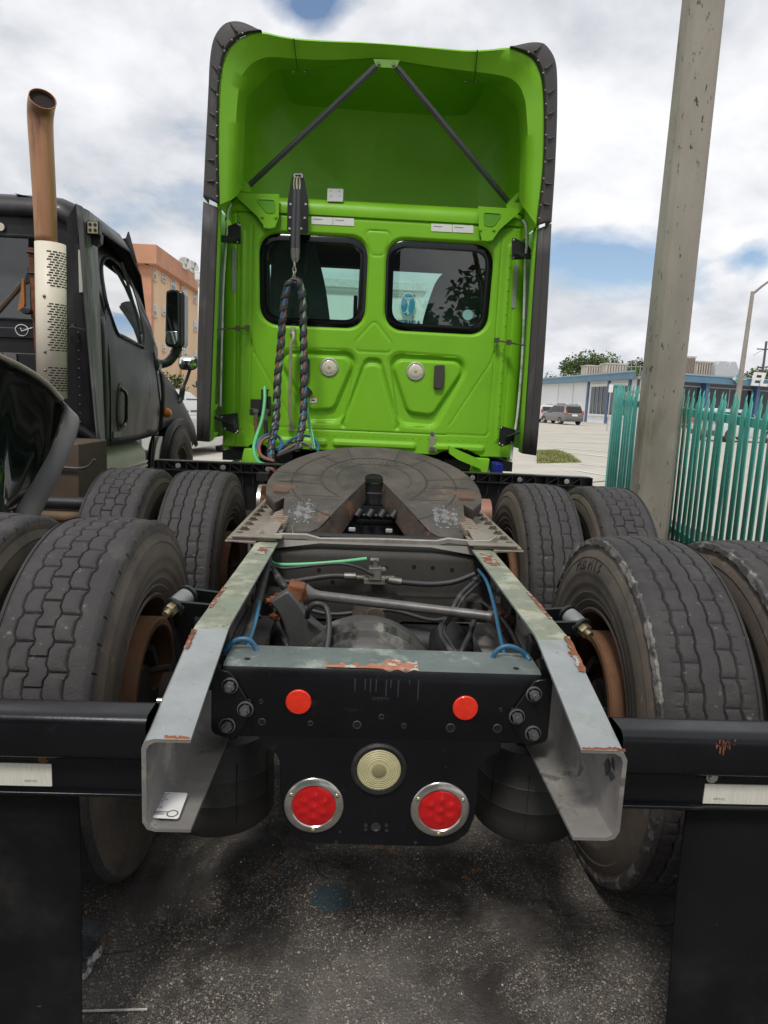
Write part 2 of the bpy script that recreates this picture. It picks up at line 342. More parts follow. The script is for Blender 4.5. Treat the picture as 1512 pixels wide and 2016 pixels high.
# ================================================================== THE SETTING
# far ground: pale sun-bleached lot and street
LOT = mat('bleached_lot', (.44, .41, .35), .9, var=.1, vscale=.35, bump=.25, bscale=18, spots=[((.30, .28, .25), .9, .55, .75, .9), ((.46, .44, .39), 3.0, .58, .75, .9)])
g = MB(); g.add([(-400, -60, -.012), (400, -60, -.012), (400, 900, -.012), (-400, 900, -.012)], [(0, 1, 2, 3)])
part('ground', g, LOT, None, kind='structure')
def asphalt_mat():
    M = bpy.data.materials.new('old_asphalt'); M.use_nodes = True; t = M.node_tree; n = t.nodes; L = t.links; b = n['Principled BSDF']
    c = n.new('ShaderNodeTexCoord')
    def nz(sc, det=6, ro=.6, dist=0):
        q = n.new('ShaderNodeTexNoise'); q.inputs['Scale'].default_value = sc; q.inputs['Detail'].default_value = det; q.inputs['Roughness'].default_value = ro
        q.inputs['Distortion'].default_value = dist; L.new(c.outputs['Object'], q.inputs['Vector']); return q.outputs['Fac']
    def rg(f, a, b_, x=0, y=1):
        r = n.new('ShaderNodeMapRange'); r.interpolation_type = 'SMOOTHSTEP'; r.inputs[1].default_value = a; r.inputs[2].default_value = b_; r.inputs[3].default_value = x; r.inputs[4].default_value = y
        L.new(f, r.inputs[0]); return r.outputs[0]
    def mix(f, a, b_):
        m_ = n.new('ShaderNodeMix'); m_.data_type = 'RGBA'; L.new(f, m_.inputs[0])
        for k, v in ((6, a), (7, b_)):
            if isinstance(v, tuple): m_.inputs[k].default_value = (*v, 1)
            else: L.new(v, m_.inputs[k])
        return m_.outputs[2]
    def mul(a, b_):
        q = n.new('ShaderNodeMath'); q.operation = 'MULTIPLY'; L.new(a, q.inputs[0])
        if isinstance(b_, float): q.inputs[1].default_value = b_
        else: L.new(b_, q.inputs[1])
        return q.outputs[0]
    base = mix(rg(nz(1.3, 5), .40, .62), (.030, .025, .023), (.120, .108, .097))
    # aggregate chips, thicker where the binder has worn away
    wn = n.new('ShaderNodeTexNoise'); wn.inputs['Scale'].default_value = 60; wn.inputs['Detail'].default_value = 3; L.new(c.outputs['Object'], wn.inputs['Vector']); wv = n.new('ShaderNodeVectorMath'); wv.operation = 'MULTIPLY_ADD'; L.new(wn.outputs['Color'], wv.inputs[0]); wv.inputs[1].default_value = (.018, .018, .018); L.new(c.outputs['Object'], wv.inputs[2])
    v = n.new('ShaderNodeTexVoronoi'); v.inputs['Scale'].default_value = 165; v.feature = 'F1'; L.new(wv.outputs[0], v.inputs['Vector'])
    sp = n.new('ShaderNodeSeparateColor'); L.new(v.outputs['Color'], sp.inputs[0])
    chip = mul(rg(v.outputs['Distance'], .62, .35), rg(sp.outputs[0], .58, .95))
    v2 = n.new('ShaderNodeTexVoronoi'); v2.inputs['Scale'].default_value = 330; L.new(wv.outputs[0], v2.inputs['Vector'])
    sp2 = n.new('ShaderNodeSeparateColor'); L.new(v2.outputs['Color'], sp2.inputs[0])
    chip2 = mul(rg(v2.outputs['Distance'], .65, .3), rg(sp2.outputs[1], .35, .8))
    worn = rg(nz(2.3, 9, .72, .5), .40, .56)
    cur = mix(mul(chip2, mul(worn, .9)), base, (.26, .235, .20))
    cur = mix(mul(chip, mul(worn, .95)), cur, (.50, .44, .35))
    cur = mix(mul(rg(nz(240, 3, .7), .50, .62), .55), cur, (.018, .016, .015))
    cur = mix(mul(mul(rg(nz(420, 3, .8), .54, .64), worn), .6), cur, (.30, .26, .21))
    # a few bare white specks everywhere
    v3 = n.new('ShaderNodeTexVoronoi'); v3.inputs['Scale'].default_value = 70; L.new(c.outputs['Object'], v3.inputs['Vector'])
    sp3 = n.new('ShaderNodeSeparateColor'); L.new(v3.outputs['Color'], sp3.inputs[0])
    cur = mix(mul(rg(v3.outputs['Distance'], .28, .12), rg(sp3.outputs[2], .88, .9)), cur, (.42, .39, .33))
    # dark oily patches and a pale dusty streak
    cur = mix(mul(rg(nz(1.1, 7, .7, 1.0), .56, .60), .6), cur, (.014, .013, .013))
    cur = mix(mul(rg(nz(2.4, 6, .7, 1.2), .60, .72), .35), cur, (.20, .19, .18))
    # hairline cracks
    vc = n.new('ShaderNodeTexVoronoi'); vc.feature = 'DISTANCE_TO_EDGE'; vc.inputs['Scale'].default_value = 1.5
    wn2 = n.new('ShaderNodeTexNoise'); wn2.inputs['Scale'].default_value = 5; wn2.inputs['Detail'].default_value = 7; L.new(c.outputs['Object'], wn2.inputs['Vector'])
    wv2 = n.new('ShaderNodeVectorMath'); wv2.operation = 'MULTIPLY_ADD'; L.new(wn2.outputs['Color'], wv2.inputs[0]); wv2.inputs[1].default_value = (.28, .28, .28); L.new(c.outputs['Object'], wv2.inputs[2]); L.new(wv2.outputs[0], vc.inputs['Vector'])
    crack = mul(rg(vc.outputs['Distance'], .010, .002), rg(nz(1.9, 3), .45, .55)); cur = mix(mul(crack, .85), cur, (.008, .007, .007))
    cur = mix(mul(mul(rg(vc.outputs['Distance'], .035, .010), rg(nz(9, 5), .45, .6)), .30), cur, (.22, .20, .17))
    # blue paint spill
    p = at(651, 1770, 'z', 0); vm = n.new('ShaderNodeVectorMath'); vm.operation = 'DISTANCE'; L.new(c.outputs['Object'], vm.inputs[0]); vm.inputs[1].default_value = (p.x, p.y, .004)
    ad = n.new('ShaderNodeMath'); ad.operation = 'ADD'; L.new(vm.outputs['Value'], ad.inputs[0]); L.new(mul(nz(26, 5), .05), ad.inputs[1])
    cur = mix(mul(rg(ad.outputs[0], .085, .070), .75), cur, (.025, .07, .095))
    L.new(cur, b.inputs['Base Color']); L.new(rg(nz(3, 4), .4, .65, .55, .92), b.inputs['Roughness'])
    bn = n.new('ShaderNodeBump'); bn.inputs['Strength'].default_value = .9; bn.inputs['Distance'].default_value = .005
    ad2 = n.new('ShaderNodeMath'); ad2.operation = 'ADD'; L.new(nz(150, 4, .7), ad2.inputs[0]); L.new(mul(chip, .8), ad2.inputs[1]); L.new(ad2.outputs[0], bn.inputs['Height']); L.new(bn.outputs[0], b.inputs['Normal'])
    return M
ASPH = asphalt_mat()
# the yard asphalt, a sheet with gentle unevenness
def yardz(x, y): return .0 + .006*sin(x*2.1+1)*cos(y*1.7) if y < 6 else 0
P = []
for i in range(81):
    y = -6 + 18.5*i/80; P.append([(x, y, .003+.004*sin(x*2.1+1)*cos(y*1.7)+.004) for x in [-16+20.0*j/80 for j in range(81)]])
part('asphalt', MB().grid(P), ASPH, None, kind='structure')
# concrete walk and kerb at the end of the yard, painted stall lines further off
CONC = mat('pale_concrete', (.46, .43, .37), .9, var=.12, vscale=1.2, bump=.3, bscale=25, spots=[((.34, .31, .27), 2.5, .55, .75, .9)])
g = MB(); g.add([(-30, 12.55, .004), (3.9, 12.55, .004), (7.2, 15.6, .004), (3.5, 24.5, .004), (-30, 24.5, .004)], [(0, 1, 2, 3, 4)])
part('sidewalk', g, CONC, None, kind='structure')
k = MB(); k.box(-16, 4.1, 12.5, 12.65, -.05, .11); part('kerb', k, CONC, None, kind='structure', bevel=.02)
ln = MB()
for (a, b, w) in (((1080, 868), (1200, 872), .13), ((1090, 880), (1203, 889), .10), ((1120, 890), (1200, 899), .10), ((1140, 913), (1200, 919), .10), ((1130, 925), (1197, 936), .10), ((1075, 852), (1200, 854), .15)):
    A, B = at(*a, 'z', .014), at(*b, 'z', .014); d = (B-A).normalized(); s = Vector((-d.y, d.x, 0))*w/2
    ln.add([A-s, B-s, B+s, A+s], [(0, 1, 2, 3)])
part('parking_lines', ln, mat('faded_line_paint', (.74, .73, .68), .8, var=.15, vscale=6), None, kind='structure')
# grass island and tufts
def grass(name, pts_fn, n, h, cols, label, cat='grass'):
    mb = MB()
    for i in range(n):
        x, y, z, hh = pts_fn(); a = random.uniform(0, 2*pi); w = .008+.012*random.random(); l = random.uniform(-.5, .5)*h
        hh = h*hh*random.uniform(.5, 1.2)
        mb.add([(x-w*cos(a), y-w*sin(a), z), (x+w*cos(a), y+w*sin(a), z), (x+l*sin(a), y-l*cos(a), z+hh)], [(0, 1, 2)], i % 2)
    o = part(name, mb, cols, None, kind='stuff', smooth=0); tag(o, label, cat); return o
GR1 = mat('grass_green', (.15, .20, .045), .9, var=.3, vscale=2); GR2 = mat('grass_dry', (.36, .33, .14), .9, var=.3, vscale=2)
ic = [at(*p, 'z', 0) for p in ((1058, 890), (1090, 889), (1145, 911), (1058, 913))]
def isl():
    u, v = random.random(), random.random(); p = ic[0].lerp(ic[1], u).lerp(ic[3].lerp(ic[2], u), v)
    return p.x, p.y, 0, (4*v*(1-v))**.4
grass('island_grass', isl, 9000, .14, [GR1, GR2], 'low mound of weedy grass on the pale lot beyond the green truck')
g = MB(); P = []
for i in range(13):
    P.append([]) 
    for j in range(13):
        p = ic[0].lerp(ic[1], i/12).lerp(ic[3].lerp(ic[2], i/12), j/12); u, v = i/12, j/12
        P[-1].append((p.x, p.y, -.02+.10*(16*u*(1-u)*v*(1-v))**.5))
part('island_soil', g.grid(P), mat('soil', (.13, .11, .06), .95, var=.3, vscale=3), None, kind='structure')
grass('fence_grass', lambda: (random.uniform(2.7, 3.3), random.uniform(5.0, 9.3), .0, 1), 4500, .07, [GR1, GR2], 'patchy short grass along the foot of the green fence')

# ================================================================== FENCE, POLE, SIGN
FG = mat('green_fence_paint', (.10, .43, .38), .5, var=.2, vscale=4, bump=.15, bscale=60, spots=[((.16, .42, .36), 6, .55, .75, .7), ((.02, .17, .13), 9, .6, .72, .6), ((.30, .22, .14), 7, .70, .76, .8)])
FG2 = mat('faded_fence_paint', (.13, .32, .25), .6, var=.25, vscale=6, spots=[((.34, .33, .22), 7, .5, .65, .8)])
f0, f1 = Vector((2.80, 3.0)), Vector((3.37, 9.35)); fd = (f1-f0).normalized(); fn_ = Vector((-fd.y, fd.x))
fence = thing('palisade_fence', 'teal green palisade fence of spiked steel pickets running past the concrete pole', 'fence', (2.8, 3.0, 0))
def fz(y): return .045*(y-5.6)
def fp(s, off=0): p = f0+fd*s+fn_*off; return p
FL = (f1-f0).length
ra = MB()
for (h0, h1, nm) in ((1.30, 1.375, 0), (.12, .185, 1)):
    rb = MB(); a, b = fp(0, 0), fp(FL, 0)
    rb.bar((a.x, a.y, (h0+h1)/2+fz(a.y)), (b.x, b.y, (h0+h1)/2+fz(b.y)), .045, h1-h0)
    part('rail', rb, FG, fence, bevel=.004)
npk = int(FL/.122)
pick = []
for i in range(npk):
    s = .06+i*.122; p = fp(s, .035); z0 = fz(p.y)
    key = i % 3
    if len(pick) <= key:
        mb = MB(); h = 1.56+[0, .012, -.01][key]; w = .035
        # W-section pale with a three-pointed head
        prof = [(-w, 0), (-w*.6, -.016), (-w*.2, -.004), (0, -.016), (w*.2, -.004), (w*.6, -.016), (w, 0)]
        zt = [h-.135, h-.085, h-.03, h, h-.03, h-.085, h-.135]
        mb.grid([[(x, y, .03) for x, y in prof], [(x, y, h-.15) for x, y in prof], [(x*.95, y-.004, z) for (x, y), z in zip(prof, zt)]])
        me = mb.mesh('picket', FG, 30); me2 = me.copy(); me2.materials[0] = FG2; me3 = me.copy(); me3.materials[0] = mat('sunbleached_fence_paint', (.13, .44, .38), .55, var=.2, vscale=5, spots=[((.30, .48, .42), 7, .52, .66, .8)]); pick.append((me, me2, me3))
    o = link('picket', pick[key][1 if i in (30, 31, 35) else (2 if i % 5 == 1 else 0)], fence, solid=.004)
    o.location = Vector((p.x, p.y, z0))-Vector(fence.location)
    o.rotation_euler = (random.uniform(-.010, .010), random.uniform(-.016, .016), math.atan2(fd.y, fd.x)+random.uniform(-.05, .05))
for s in (.02, FL):
    p = fp(s); mb = MB(); mb.box(p.x-.035, p.x+.035, p.y-.035, p.y+.035, 0, 1.52+fz(p.y)); mb.box(p.x-.045, p.x+.045, p.y-.045, p.y+.045, 1.52+fz(p.y), 1.55+fz(p.y))
    part('fence_post', mb, FG, fence, bevel=.004)

CPOLE = mat('pole_concrete', (.29, .262, .225), .9, var=.18, vscale=2.2, bump=.5, bscale=40, stretch=(1, 1, .35), spots=[((.055, .045, .035), 24, .615, .64, .95), ((.36, .33, .28), 3, .55, .75, .9), ((.17, .145, .11), 1.6, .55, .72, .95)])
pole = thing('utility_pole', 'tall grey square concrete utility pole with pitted faces standing before the green fence', 'pole', (2.82, 6.75, 0))
mb = MB(); P = []
for i in range(25):
    z = -.1+9.1*i/24; h = .172-.0035*z; cx, cy = 2.85-.0*z, 6.75
    ch = .045; a = radians(-4)
    pts = [(-h, -h+ch), (-h+ch, -h), (h-ch, -h), (h, -h+ch), (h, h-ch), (h-ch, h), (-h+ch, h), (-h, h-ch)]
    P.append([(cx+x*cos(a)-y*sin(a), cy+x*sin(a)+y*cos(a), z) for x, y in pts])
mb.grid(P, closev=True); mb.add(P[-1], [tuple(range(8))])
pl = part('pole_shaft', mb, CPOLE, pole, smooth=25, bevel=.008)

# bent, flaking square frame
SG = thing('sign_frame', 'flaking yellow and rust square tube frame standing behind the fence end', 'post', onplane(1238, 960, (0, 9.6, 0), (0, 1, 0)))
mb = MB(); q = [PY(1237, 815, 9.6), PY(1236, 772, 9.6), PY(1268, 771, 9.6), PY(1266, 800, 9.6)]
base = PY(1237, 815, 9.6); 
for a, b in ((Vector((base.x, base.y, .05)), q[1]), (q[1], q[2]), (q[2], q[3])): mb.bar(a, b, .05, .05, (0, 1, 0))
part('tube_frame', mb, mat('flaking_paint', (.50, .46, .30), .8, var=.15, vscale=9, spots=[((.15, .10, .05), 9, .5, .56, .9)]), SG, bevel=.004)

def signpost(px, ytop, ybot, y, w, h, label):
    A = PY(px, ytop, y); t = thing('parking_sign', label, 'sign', (A.x, y, 0))
    mb = MB(); mb.box(A.x-.025, A.x+.025, y-.025, y+.025, 0, A.z); part('sign_post', mb, ALU, t)
    mb = MB(); mb.box(A.x-w/2, A.x+w/2, y-.05, y-.035, A.z-h, A.z); part('sign_plate', mb, WHITE, t)
signpost(1203, 757, 830, 45, .28, .50, 'small white sign on a slim post before the shop windows')

# ================================================================== BLUE AND WHITE SHOP
WALLW = mat('painted_block_wall', (.78, .80, .82), .85, var=.05, vscale=.6, bump=.1, bscale=8, spots=[((.70, .72, .74), .8, .6, .8, .85)])
BLUE = mat('blue_trim', (.06, .12, .24), .5, var=.1, vscale=1)
FASC = mat('blue_fascia', (.10, .20, .29), .5, var=.1, vscale=.6)
DARKG = mat('shop_glass', (.022, .026, .028), .08, var=.3, vscale=.4)
shop = thing('shop_building', 'low white shop with blue fascia and dark plate windows across the lot', 'building', (30, 62, 0))
ZR = 5.0
Cn = at(1265, 731, 'z', ZR); Lf = at(1078, 745.5, 'z', ZR); d2 = (at(1450, 744, 'z', ZR)-Cn).normalized(); Rt = Cn+d2*30
dL = (Lf-Cn).normalized(); nL = Vector((dL.y, -dL.x, 0)); nL = nL if nL.dot(Vector(CAMP)-Cn) > 0 else -nL
nR = Vector((d2.y, -d2.x, 0)); nR = nR if nR.dot(Vector(CAMP)-Cn) > 0 else -nR
Lb = Lf+dL*3
def wallbar(mb, A, B, n, z0, z1, t0, t1, mi=0):
    A, B = Vector((A.x, A.y, 0)), Vector((B.x, B.y, 0))
    mb.prism([A+n*t0+Vector((0, 0, z0)), B+n*t0+Vector((0, 0, z0)), B+n*t0+Vector((0, 0, z1)), A+n*t0+Vector((0, 0, z1))], n*(t1-t0), mi)
mb = MB(); wallbar(mb, Cn, Lb, nL, -.1, 4.3, -.3, 0); part('wall', mb, WALLW, shop)
mb = MB(); wallbar(mb, Cn, Rt, nR, -.1, 4.3, -.6, -.3); part('wall', mb, mat('shop_dark_wall', (.13, .13, .14), .7), shop)
bk = Lb+d2*30
mb = MB(); mb.prism([Vector((p.x, p.y, 4.3)) for p in (Cn+nL*.5+nR*.5, Rt+nR*.5, bk+d2*5, Lb+nL*.5)], (0, 0, .25)); part('roof', mb, mat('roof_deck', (.4, .4, .4), .9), shop)
mb = MB(); wallbar(mb, bk+d2*5, Rt, d2, -.1, 4.3, -.3, 0); part('wall', mb, WALLW, shop)
mb = MB(); wallbar(mb, bk, Lb, dL, -.1, 4.3, -.3, 0); part('wall', mb, WALLW, shop)
mb = MB(); wallbar(mb, Cn+nL*.1, Lb, nL, 4.28, 5.0, .5, .62); wallbar(mb, Cn+nL*.5, Rt, nR, 4.28, 5.0, .5, .62); part('fascia', mb, FASC, shop, bevel=.02)
mb = MB(); wallbar(mb, Cn+nL*.1, Lb, nL, 4.92, 5.06, .62, .68); wallbar(mb, Cn+nL*.5, Rt, nR, 4.92, 5.06, .62, .68); part('fascia_lip', mb, mat('pale_lip', (.24, .36, .40), .5), shop)
# left face features from the photograph
def sL(px): p = onplane(px, 790, Cn, nL); return (p-Cn).dot(dL)
def onL(s): return Cn+dL*s
for px in (1098, 1127):
    mb = MB(); s = sL(px); wallbar(mb, onL(s-.05), onL(s+.05), nL, 0, 4.28, 0, .03); part('wall_joint', mb, mat('joint_grey', (.45, .47, .49), .8), shop)
for px in (1157, 1197, 1238):
    mb = MB(); s = sL(px); wallbar(mb, onL(s-.22), onL(s+.22), nL, 0, 4.28, 0, .14); part('pilaster', mb, BLUE, shop)
for (a, b) in ((1163, 1194), (1201, 1235)):
    s0, s1 = sL(a), sL(b); w = MB(); wallbar(w, onL(s0), onL(s1), nL, .9, 3.75, .02, .06); wo_ = part('shop_window', w, DARKG, shop)
    fr = MB(); wallbar(fr, onL(s0+.15), onL(s1-.15), nL, 3.75, 4.05, .02, .12); wallbar(fr, onL(s0+.15), onL(s1-.15), nL, .7, .9, .02, .12); part('window_frame', fr, WHITE, wo_)
    n_ = 3
    mu = MB()
    for q in range(1, n_+1):
        s = s0+(s1-s0)*q/(n_+1); wallbar(mu, onL(s-.035), onL(s+.035), nL, .9, 3.75, .06, .12)
    part('mullion', mu, mat('shop_mullion', (.3, .33, .38), .5), wo_)
def sR(px): p = onplane(px, 790, Cn, nR); return (p-Cn).dot(d2)
def onR(s): return Cn+d2*s
for px in (1386, 1486, 1560):
    mb = MB(); s = sR(px); wallbar(mb, onR(s-.22), onR(s+.22), nR, 0, 4.28, -.3, .3); part('pilaster', mb, BLUE, shop)
for (a, b) in ((1275, 1335), (1340, 1380), (1392, 1482), (1490, 1556)):
    s0, s1 = sR(a), sR(b); w = MB(); wallbar(w, onR(s0), onR(s1), nR, .4, 3.9, -.28, -.25); wo_ = part('shop_window', w, DARKG, shop)
    mu = MB(); nn = max(1, int((s1-s0)/2.2))
    for q in range(0, nn+1):
        s = s0+(s1-s0)*q/nn; wallbar(mu, onR(s-.05), onR(s+.05), nR, .4, 3.9, -.25, -.2)
    wallbar(mu, onR(s0), onR(s1), nR, 3.9, 4.0, -.27, -.2); wallbar(mu, onR(s0), onR(s1), nR, .3, .4, -.27, -.15)
    part('mullion', mu, mat('shop_mullion', (.3, .33, .38), .5), wo_)
# sign on the right face
sp = onplane(1454, 746, Cn+nR*.75, nR)
sgn = thing('shop_sign', 'white slanted EL letters beside a blue green globe on the shop fascia', 'sign', sp)
mb = MB(); u, w = d2, Vector((0, 0, 1)); 
mb.prism([sp+u*(.50*cos(a))+w*(.50*sin(a)) for a in [2*pi*k/24 for k in range(24)]], nR*.12); part('globe', mb, mat('globe_blue', (.10, .34, .42), .5, var=.3, vscale=.9, spots=[((.16, .42, .20), .9, .48, .54, .5)]), sgn)
mb = MB(); mb.bar(sp-u*.7-w*.02+nR*.16, sp+u*.8-w*.02+nR*.16, .05, .10, nR); mb.prism([sp-u*.6+w*.18+nR*.16, sp-u*1.0-w*.02+nR*.16, sp-u*.6-w*.22+nR*.16], nR*.05); part('arrow', mb, mat('arrow_pale', (.6, .72, .8), .5), sgn)
le = onplane(1494, 748, Cn+nR*.75, nR)
ztxt = u.cross(w)
uu = u if ztxt.dot(nR) > 0 else -u
textmesh('lettering', 'EL', 1.75, WHITE, sgn, frame(le, uu, w) @ Matrix.Diagonal((1.28, 1, 1, 1)), .06, .05, .22)
# roof plant
ACM = mat('ac_beige', (.50, .46, .40), .7, var=.12, vscale=2, spots=[((.38, .28, .20), 3, .6, .75, .8)])
def acunit(px0, px1, ztop, depth, label, y):
    A, B = PY(px0, 740, y), PY(px1, 740, y); zt = PY((px0+px1)/2, ztop, y).z
    t = thing('air_conditioner', label, 'air conditioner', (A.x, y, 4.56), 'air conditioners on the shop roof')
    mb = MB(); mb.box(A.x, B.x, y, y+2.2, 4.56, zt-.15); part('housing', mb, ACM, t, bevel=.03)
    mb = MB(); mb.box(A.x-.06, B.x+.06, y-.06, y+2.26, zt-.15, zt); part('top_cover', mb, ACM, t)
    n_ = 7
    for i in range(n_):
        x = A.x+(B.x-A.x)*(i+.7)/(n_+.4); mb = MB(); mb.box(x-.05, x+.05, y-.05, y-.002, 4.75, zt-.25); part('louvre', mb, mat('louvre_dark', (.16, .12, .10), .8), t)
acunit(1154, 1190, 719, 2, 'leftmost low beige louvred box on the shop roof, before the tree', 84)
acunit(1192, 1231, 715, 2, 'taller beige louvred box left of the concrete pole on the shop roof', 82)
acunit(1343, 1366, 701, 2, 'tall louvred box just right of the concrete pole on the shop roof', 68)
acunit(1370, 1406, 711, 2, 'wide pale box between the louvred unit and the round duct on the shop roof', 70)
t = thing('roof_duct', 'rounded galvanised duct hood on the right of the shop roof', 'duct', PY(1420, 725, 69))
A, B = PY(1408, 733, 69), PY(1455, 733, 69); mb = MB(); h = PY(1430, 711, 69).z-4.56
pr_ = [Vector((A.x, 69, 4.56)), Vector((A.x, 69, 4.56+h*.8)), Vector((A.x+.3, 69, 4.56+h)), Vector((A.x+(B.x-A.x)*.45, 69, 4.56+h)), Vector((A.x+(B.x-A.x)*.5, 69, 4.56+h*.75)), Vector((A.x+(B.x-A.x)*.62, 69, 4.56+h)), Vector((B.x-.4, 69, 4.56+h)), Vector((B.x, 69, 4.56+h*.6)), Vector((B.x, 69, 4.56))]
mb.prism(pr_, (0, 2.0, 0)); part('duct_body', mb, mat('galv_duct', (.50, .52, .54), .5, .3, var=.1), t, bevel=.05)
t = thing('roof_pipe_run', 'thin white pipe and curb run between the roof boxes left of the pole', 'pipes', PY(1236, 733, 76))
mb = MB(); A, B = PY(1234, 722, 76), PY(1270, 722, 76)
mb.bar(A, B, .10, .08); mb.box(A.x, B.x, 75.8, 77, 4.56, 5.0)
for x in np.linspace(A.x, B.x, 5): mb.bar((x, 76, 4.56), (x, 76, A.z+random.uniform(.2, .9)), .06, .06, (0, 1, 0))
part('pipe', mb, mat('pipe_grey', (.32, .30, .28), .6), t)

# ================================================================== APARTMENT BUILDING (left background)
PEACH = mat('peach_stucco', (.70, .50, .32), .9, var=.07, vscale=.5, bump=.15, bscale=10, spots=[((.64, .41, .25), .5, .6, .8, .9)])
TERRA = mat('terracotta_band', (.50, .25, .15), .85, var=.12, vscale=.8, spots=[((.60, .30, .22), 1.2, .55, .75, .9)])
apt = thing('apartment_building', 'peach three storey apartment block with terracotta roof band', 'building', (-14, 47, 0))
ZA = 10.5
Ac = at(296, 484, 'z', ZA); Ae = at(389, 549.5, 'z', ZA); Ag = at(264, 483, 'z', ZA)
aL = (Ae-Ac).normalized(); aN = Vector((aL.y, -aL.x, 0)); aN = aN if aN.x > 0 else -aN
gL = Vector((-1, .02, 0)).normalized(); gN = Vector((0, -1, 0))
Aend = Ac+aL*22; Gend = Ac+gL*9
mb = MB(); wallbar(mb, Ac, Aend, aN, 0, 9.3, -.3, -.02); part('long_wall', mb, PEACH, apt)
mb = MB(); wallbar(mb, Ac, Gend, gN, 0, 9.3, -.3, -.02); part('gable_wall', mb, mat('grey_stucco', (.33, .30, .26), .9, var=.15, vscale=1), apt)
mb = MB(); wallbar(mb, Gend, Gend+aL*22, -aN, 0, 9.3, -.3, 0); wallbar(mb, Aend, Gend+aL*22, Vector((0, 1, 0)), 0, 9.3, -.3, 0); part('back_wall', mb, PEACH, apt)
mb = MB(); wallbar(mb, Ac+gN*.55, Aend, aN, 9.3, 10.5, -.3, .55); wallbar(mb, Ac, Gend, gN, 9.3, 10.5, -.3, .55); part('roof_band', mb, TERRA, apt, bevel=.03)
mb = MB(); mb.prism([Vector((p.x, p.y, 10.2)) for p in (Ac, Aend, Gend+aL*22, Gend)], (0, 0, .15)); part('roof', mb, mat('roof_deck', (.4, .4, .4), .9), apt)
mb = MB(); mb.box(Ac.x-.75, Ac.x+.04, Ac.y-.06, Ac.y+.5, 0, 9.3); part('corner_pilaster', mb, TERRA, apt)
# rubble stone facing on the gable
random.seed(3)
stm = [mat('stone_a', (.36, .31, .24), .9, var=.3, vscale=2), mat('stone_b', (.22, .18, .14), .9, var=.3, vscale=2), mat('stone_c', (.46, .42, .35), .9, var=.25, vscale=2)]
zs = 0
while zs < 9.2:
    hh = random.uniform(.35, .6); xs = Ac.x-.80
    while xs > Ac.x-4.2:
        ww = random.uniform(.35, .9); mb = MB()
        pts = [(xs-ww+random.uniform(.02, .10), zs+random.uniform(.02, .1)), (xs-random.uniform(.02, .1), zs+random.uniform(.02, .1)), (xs-random.uniform(0, .08), zs+hh-random.uniform(.02, .12)), (xs-ww*.5, zs+hh-random.uniform(0, .05)), (xs-ww+random.uniform(.02, .1), zs+hh-random.uniform(.02, .12))]
        mb.prism([Vector((x, Ac.y-.03, z)) for x, z in pts], (0, -random.uniform(.05, .12), 0)); part('stone', mb, random.choice(stm), apt, smooth=0)
        xs -= ww
    zs += hh
WF = mat('window_white', (.62, .62, .60), .5, var=.05)
def aptwin(px0, px1, py0, py1):
    A = onplane(px0, py0, Ac, aN); B = onplane(px1, (py0+py1)/2, Ac, aN); Z0 = onplane(px0, py1, Ac, aN).z; Z1 = A.z
    s0, s1 = (A-Ac).dot(aL), (B-Ac).dot(aL)
    fr = MB(); wallbar(fr, Ac+aL*s0, Ac+aL*s1, aN, Z0, Z1, -.02, .05); f = part('window', fr, WF, apt)
    zm = (Z0+Z1)/2
    for (a, b, mm) in ((zm+.05, Z1-.08, mat('pale_glass', (.30, .34, .35), .15)), (Z0+.08, zm-.05, DARKG)):
        p = MB(); wallbar(p, Ac+aL*(s0+.12), Ac+aL*(s1-.12), aN, a, b, .05, .07); part('pane', p, mm, f)
    sl_ = MB(); wallbar(sl_, Ac+aL*(s0-.1), Ac+aL*(s1+.1), aN, Z0-.1, Z0, -.02, .12); part('sill', sl_, mat('sill_stone', (.5, .42, .33), .8), f)
for (a, b, c_, d) in ((301, 306, 524, 550), (318, 325, 536, 552), (336, 344, 546, 570), (360, 367, 562, 585), (381, 386, 572, 594),
                      (301, 307, 597, 622), (319, 325, 604, 618), (336, 343, 622, 646), (360, 366, 625, 650), (381, 387, 631, 650),
                      (302, 307, 670, 692), (320, 325, 676, 690), (362, 368, 684, 704), (381, 386, 690, 708), (340, 346, 676, 700)):
    aptwin(a, b, c_, d)
mb = MB()
for px in (354,):
    p = onplane(px, 600, Ac, aN); mb.tube([(p.x+.08, p.y, .2), (p.x+.08, p.y, 9.3)], .06, 6)
part('downpipe', mb, TERRA, apt)
def dish(px, py, y, r, label, az):
    c = PY(px, py, y); t = thing('satellite_dish', label, 'satellite dish', (c.x, y, 10.35), 'satellite dishes on the apartment roof')
    ax = Vector((cos(az)*.8, -.9, .45)).normalized(); mb = MB()
    mb.lathe([(-r*.18*(1-(k/6)**2), r*k/6+1e-4) for k in range(7)], c, ax, 20); part('reflector', mb, mat('dish_grey', (.45, .44, .42), .6), t, solid=.03)
    mb = MB(); mb.tube([(c.x, y, 10.35), (c.x, y+.05, c.z-.1), c-ax*r*.2], .04, 6); part('mast', mb, BOLT, t)
    mb = MB(); mb.tube([c-Vector((0, 0, r))+ax*.02, c+ax*r*.9], .025, 6); mb.cyl(c+ax*r*.8, c+ax*r*1.05, .07, 8); part('feed_arm', mb, BOLT, t)
dish(365, 518, 53, .50, 'left grey satellite dish above the terracotta roof band', -.6)
dish(379, 525, 54, .50, 'right grey satellite dish nearer the green truck', .2)

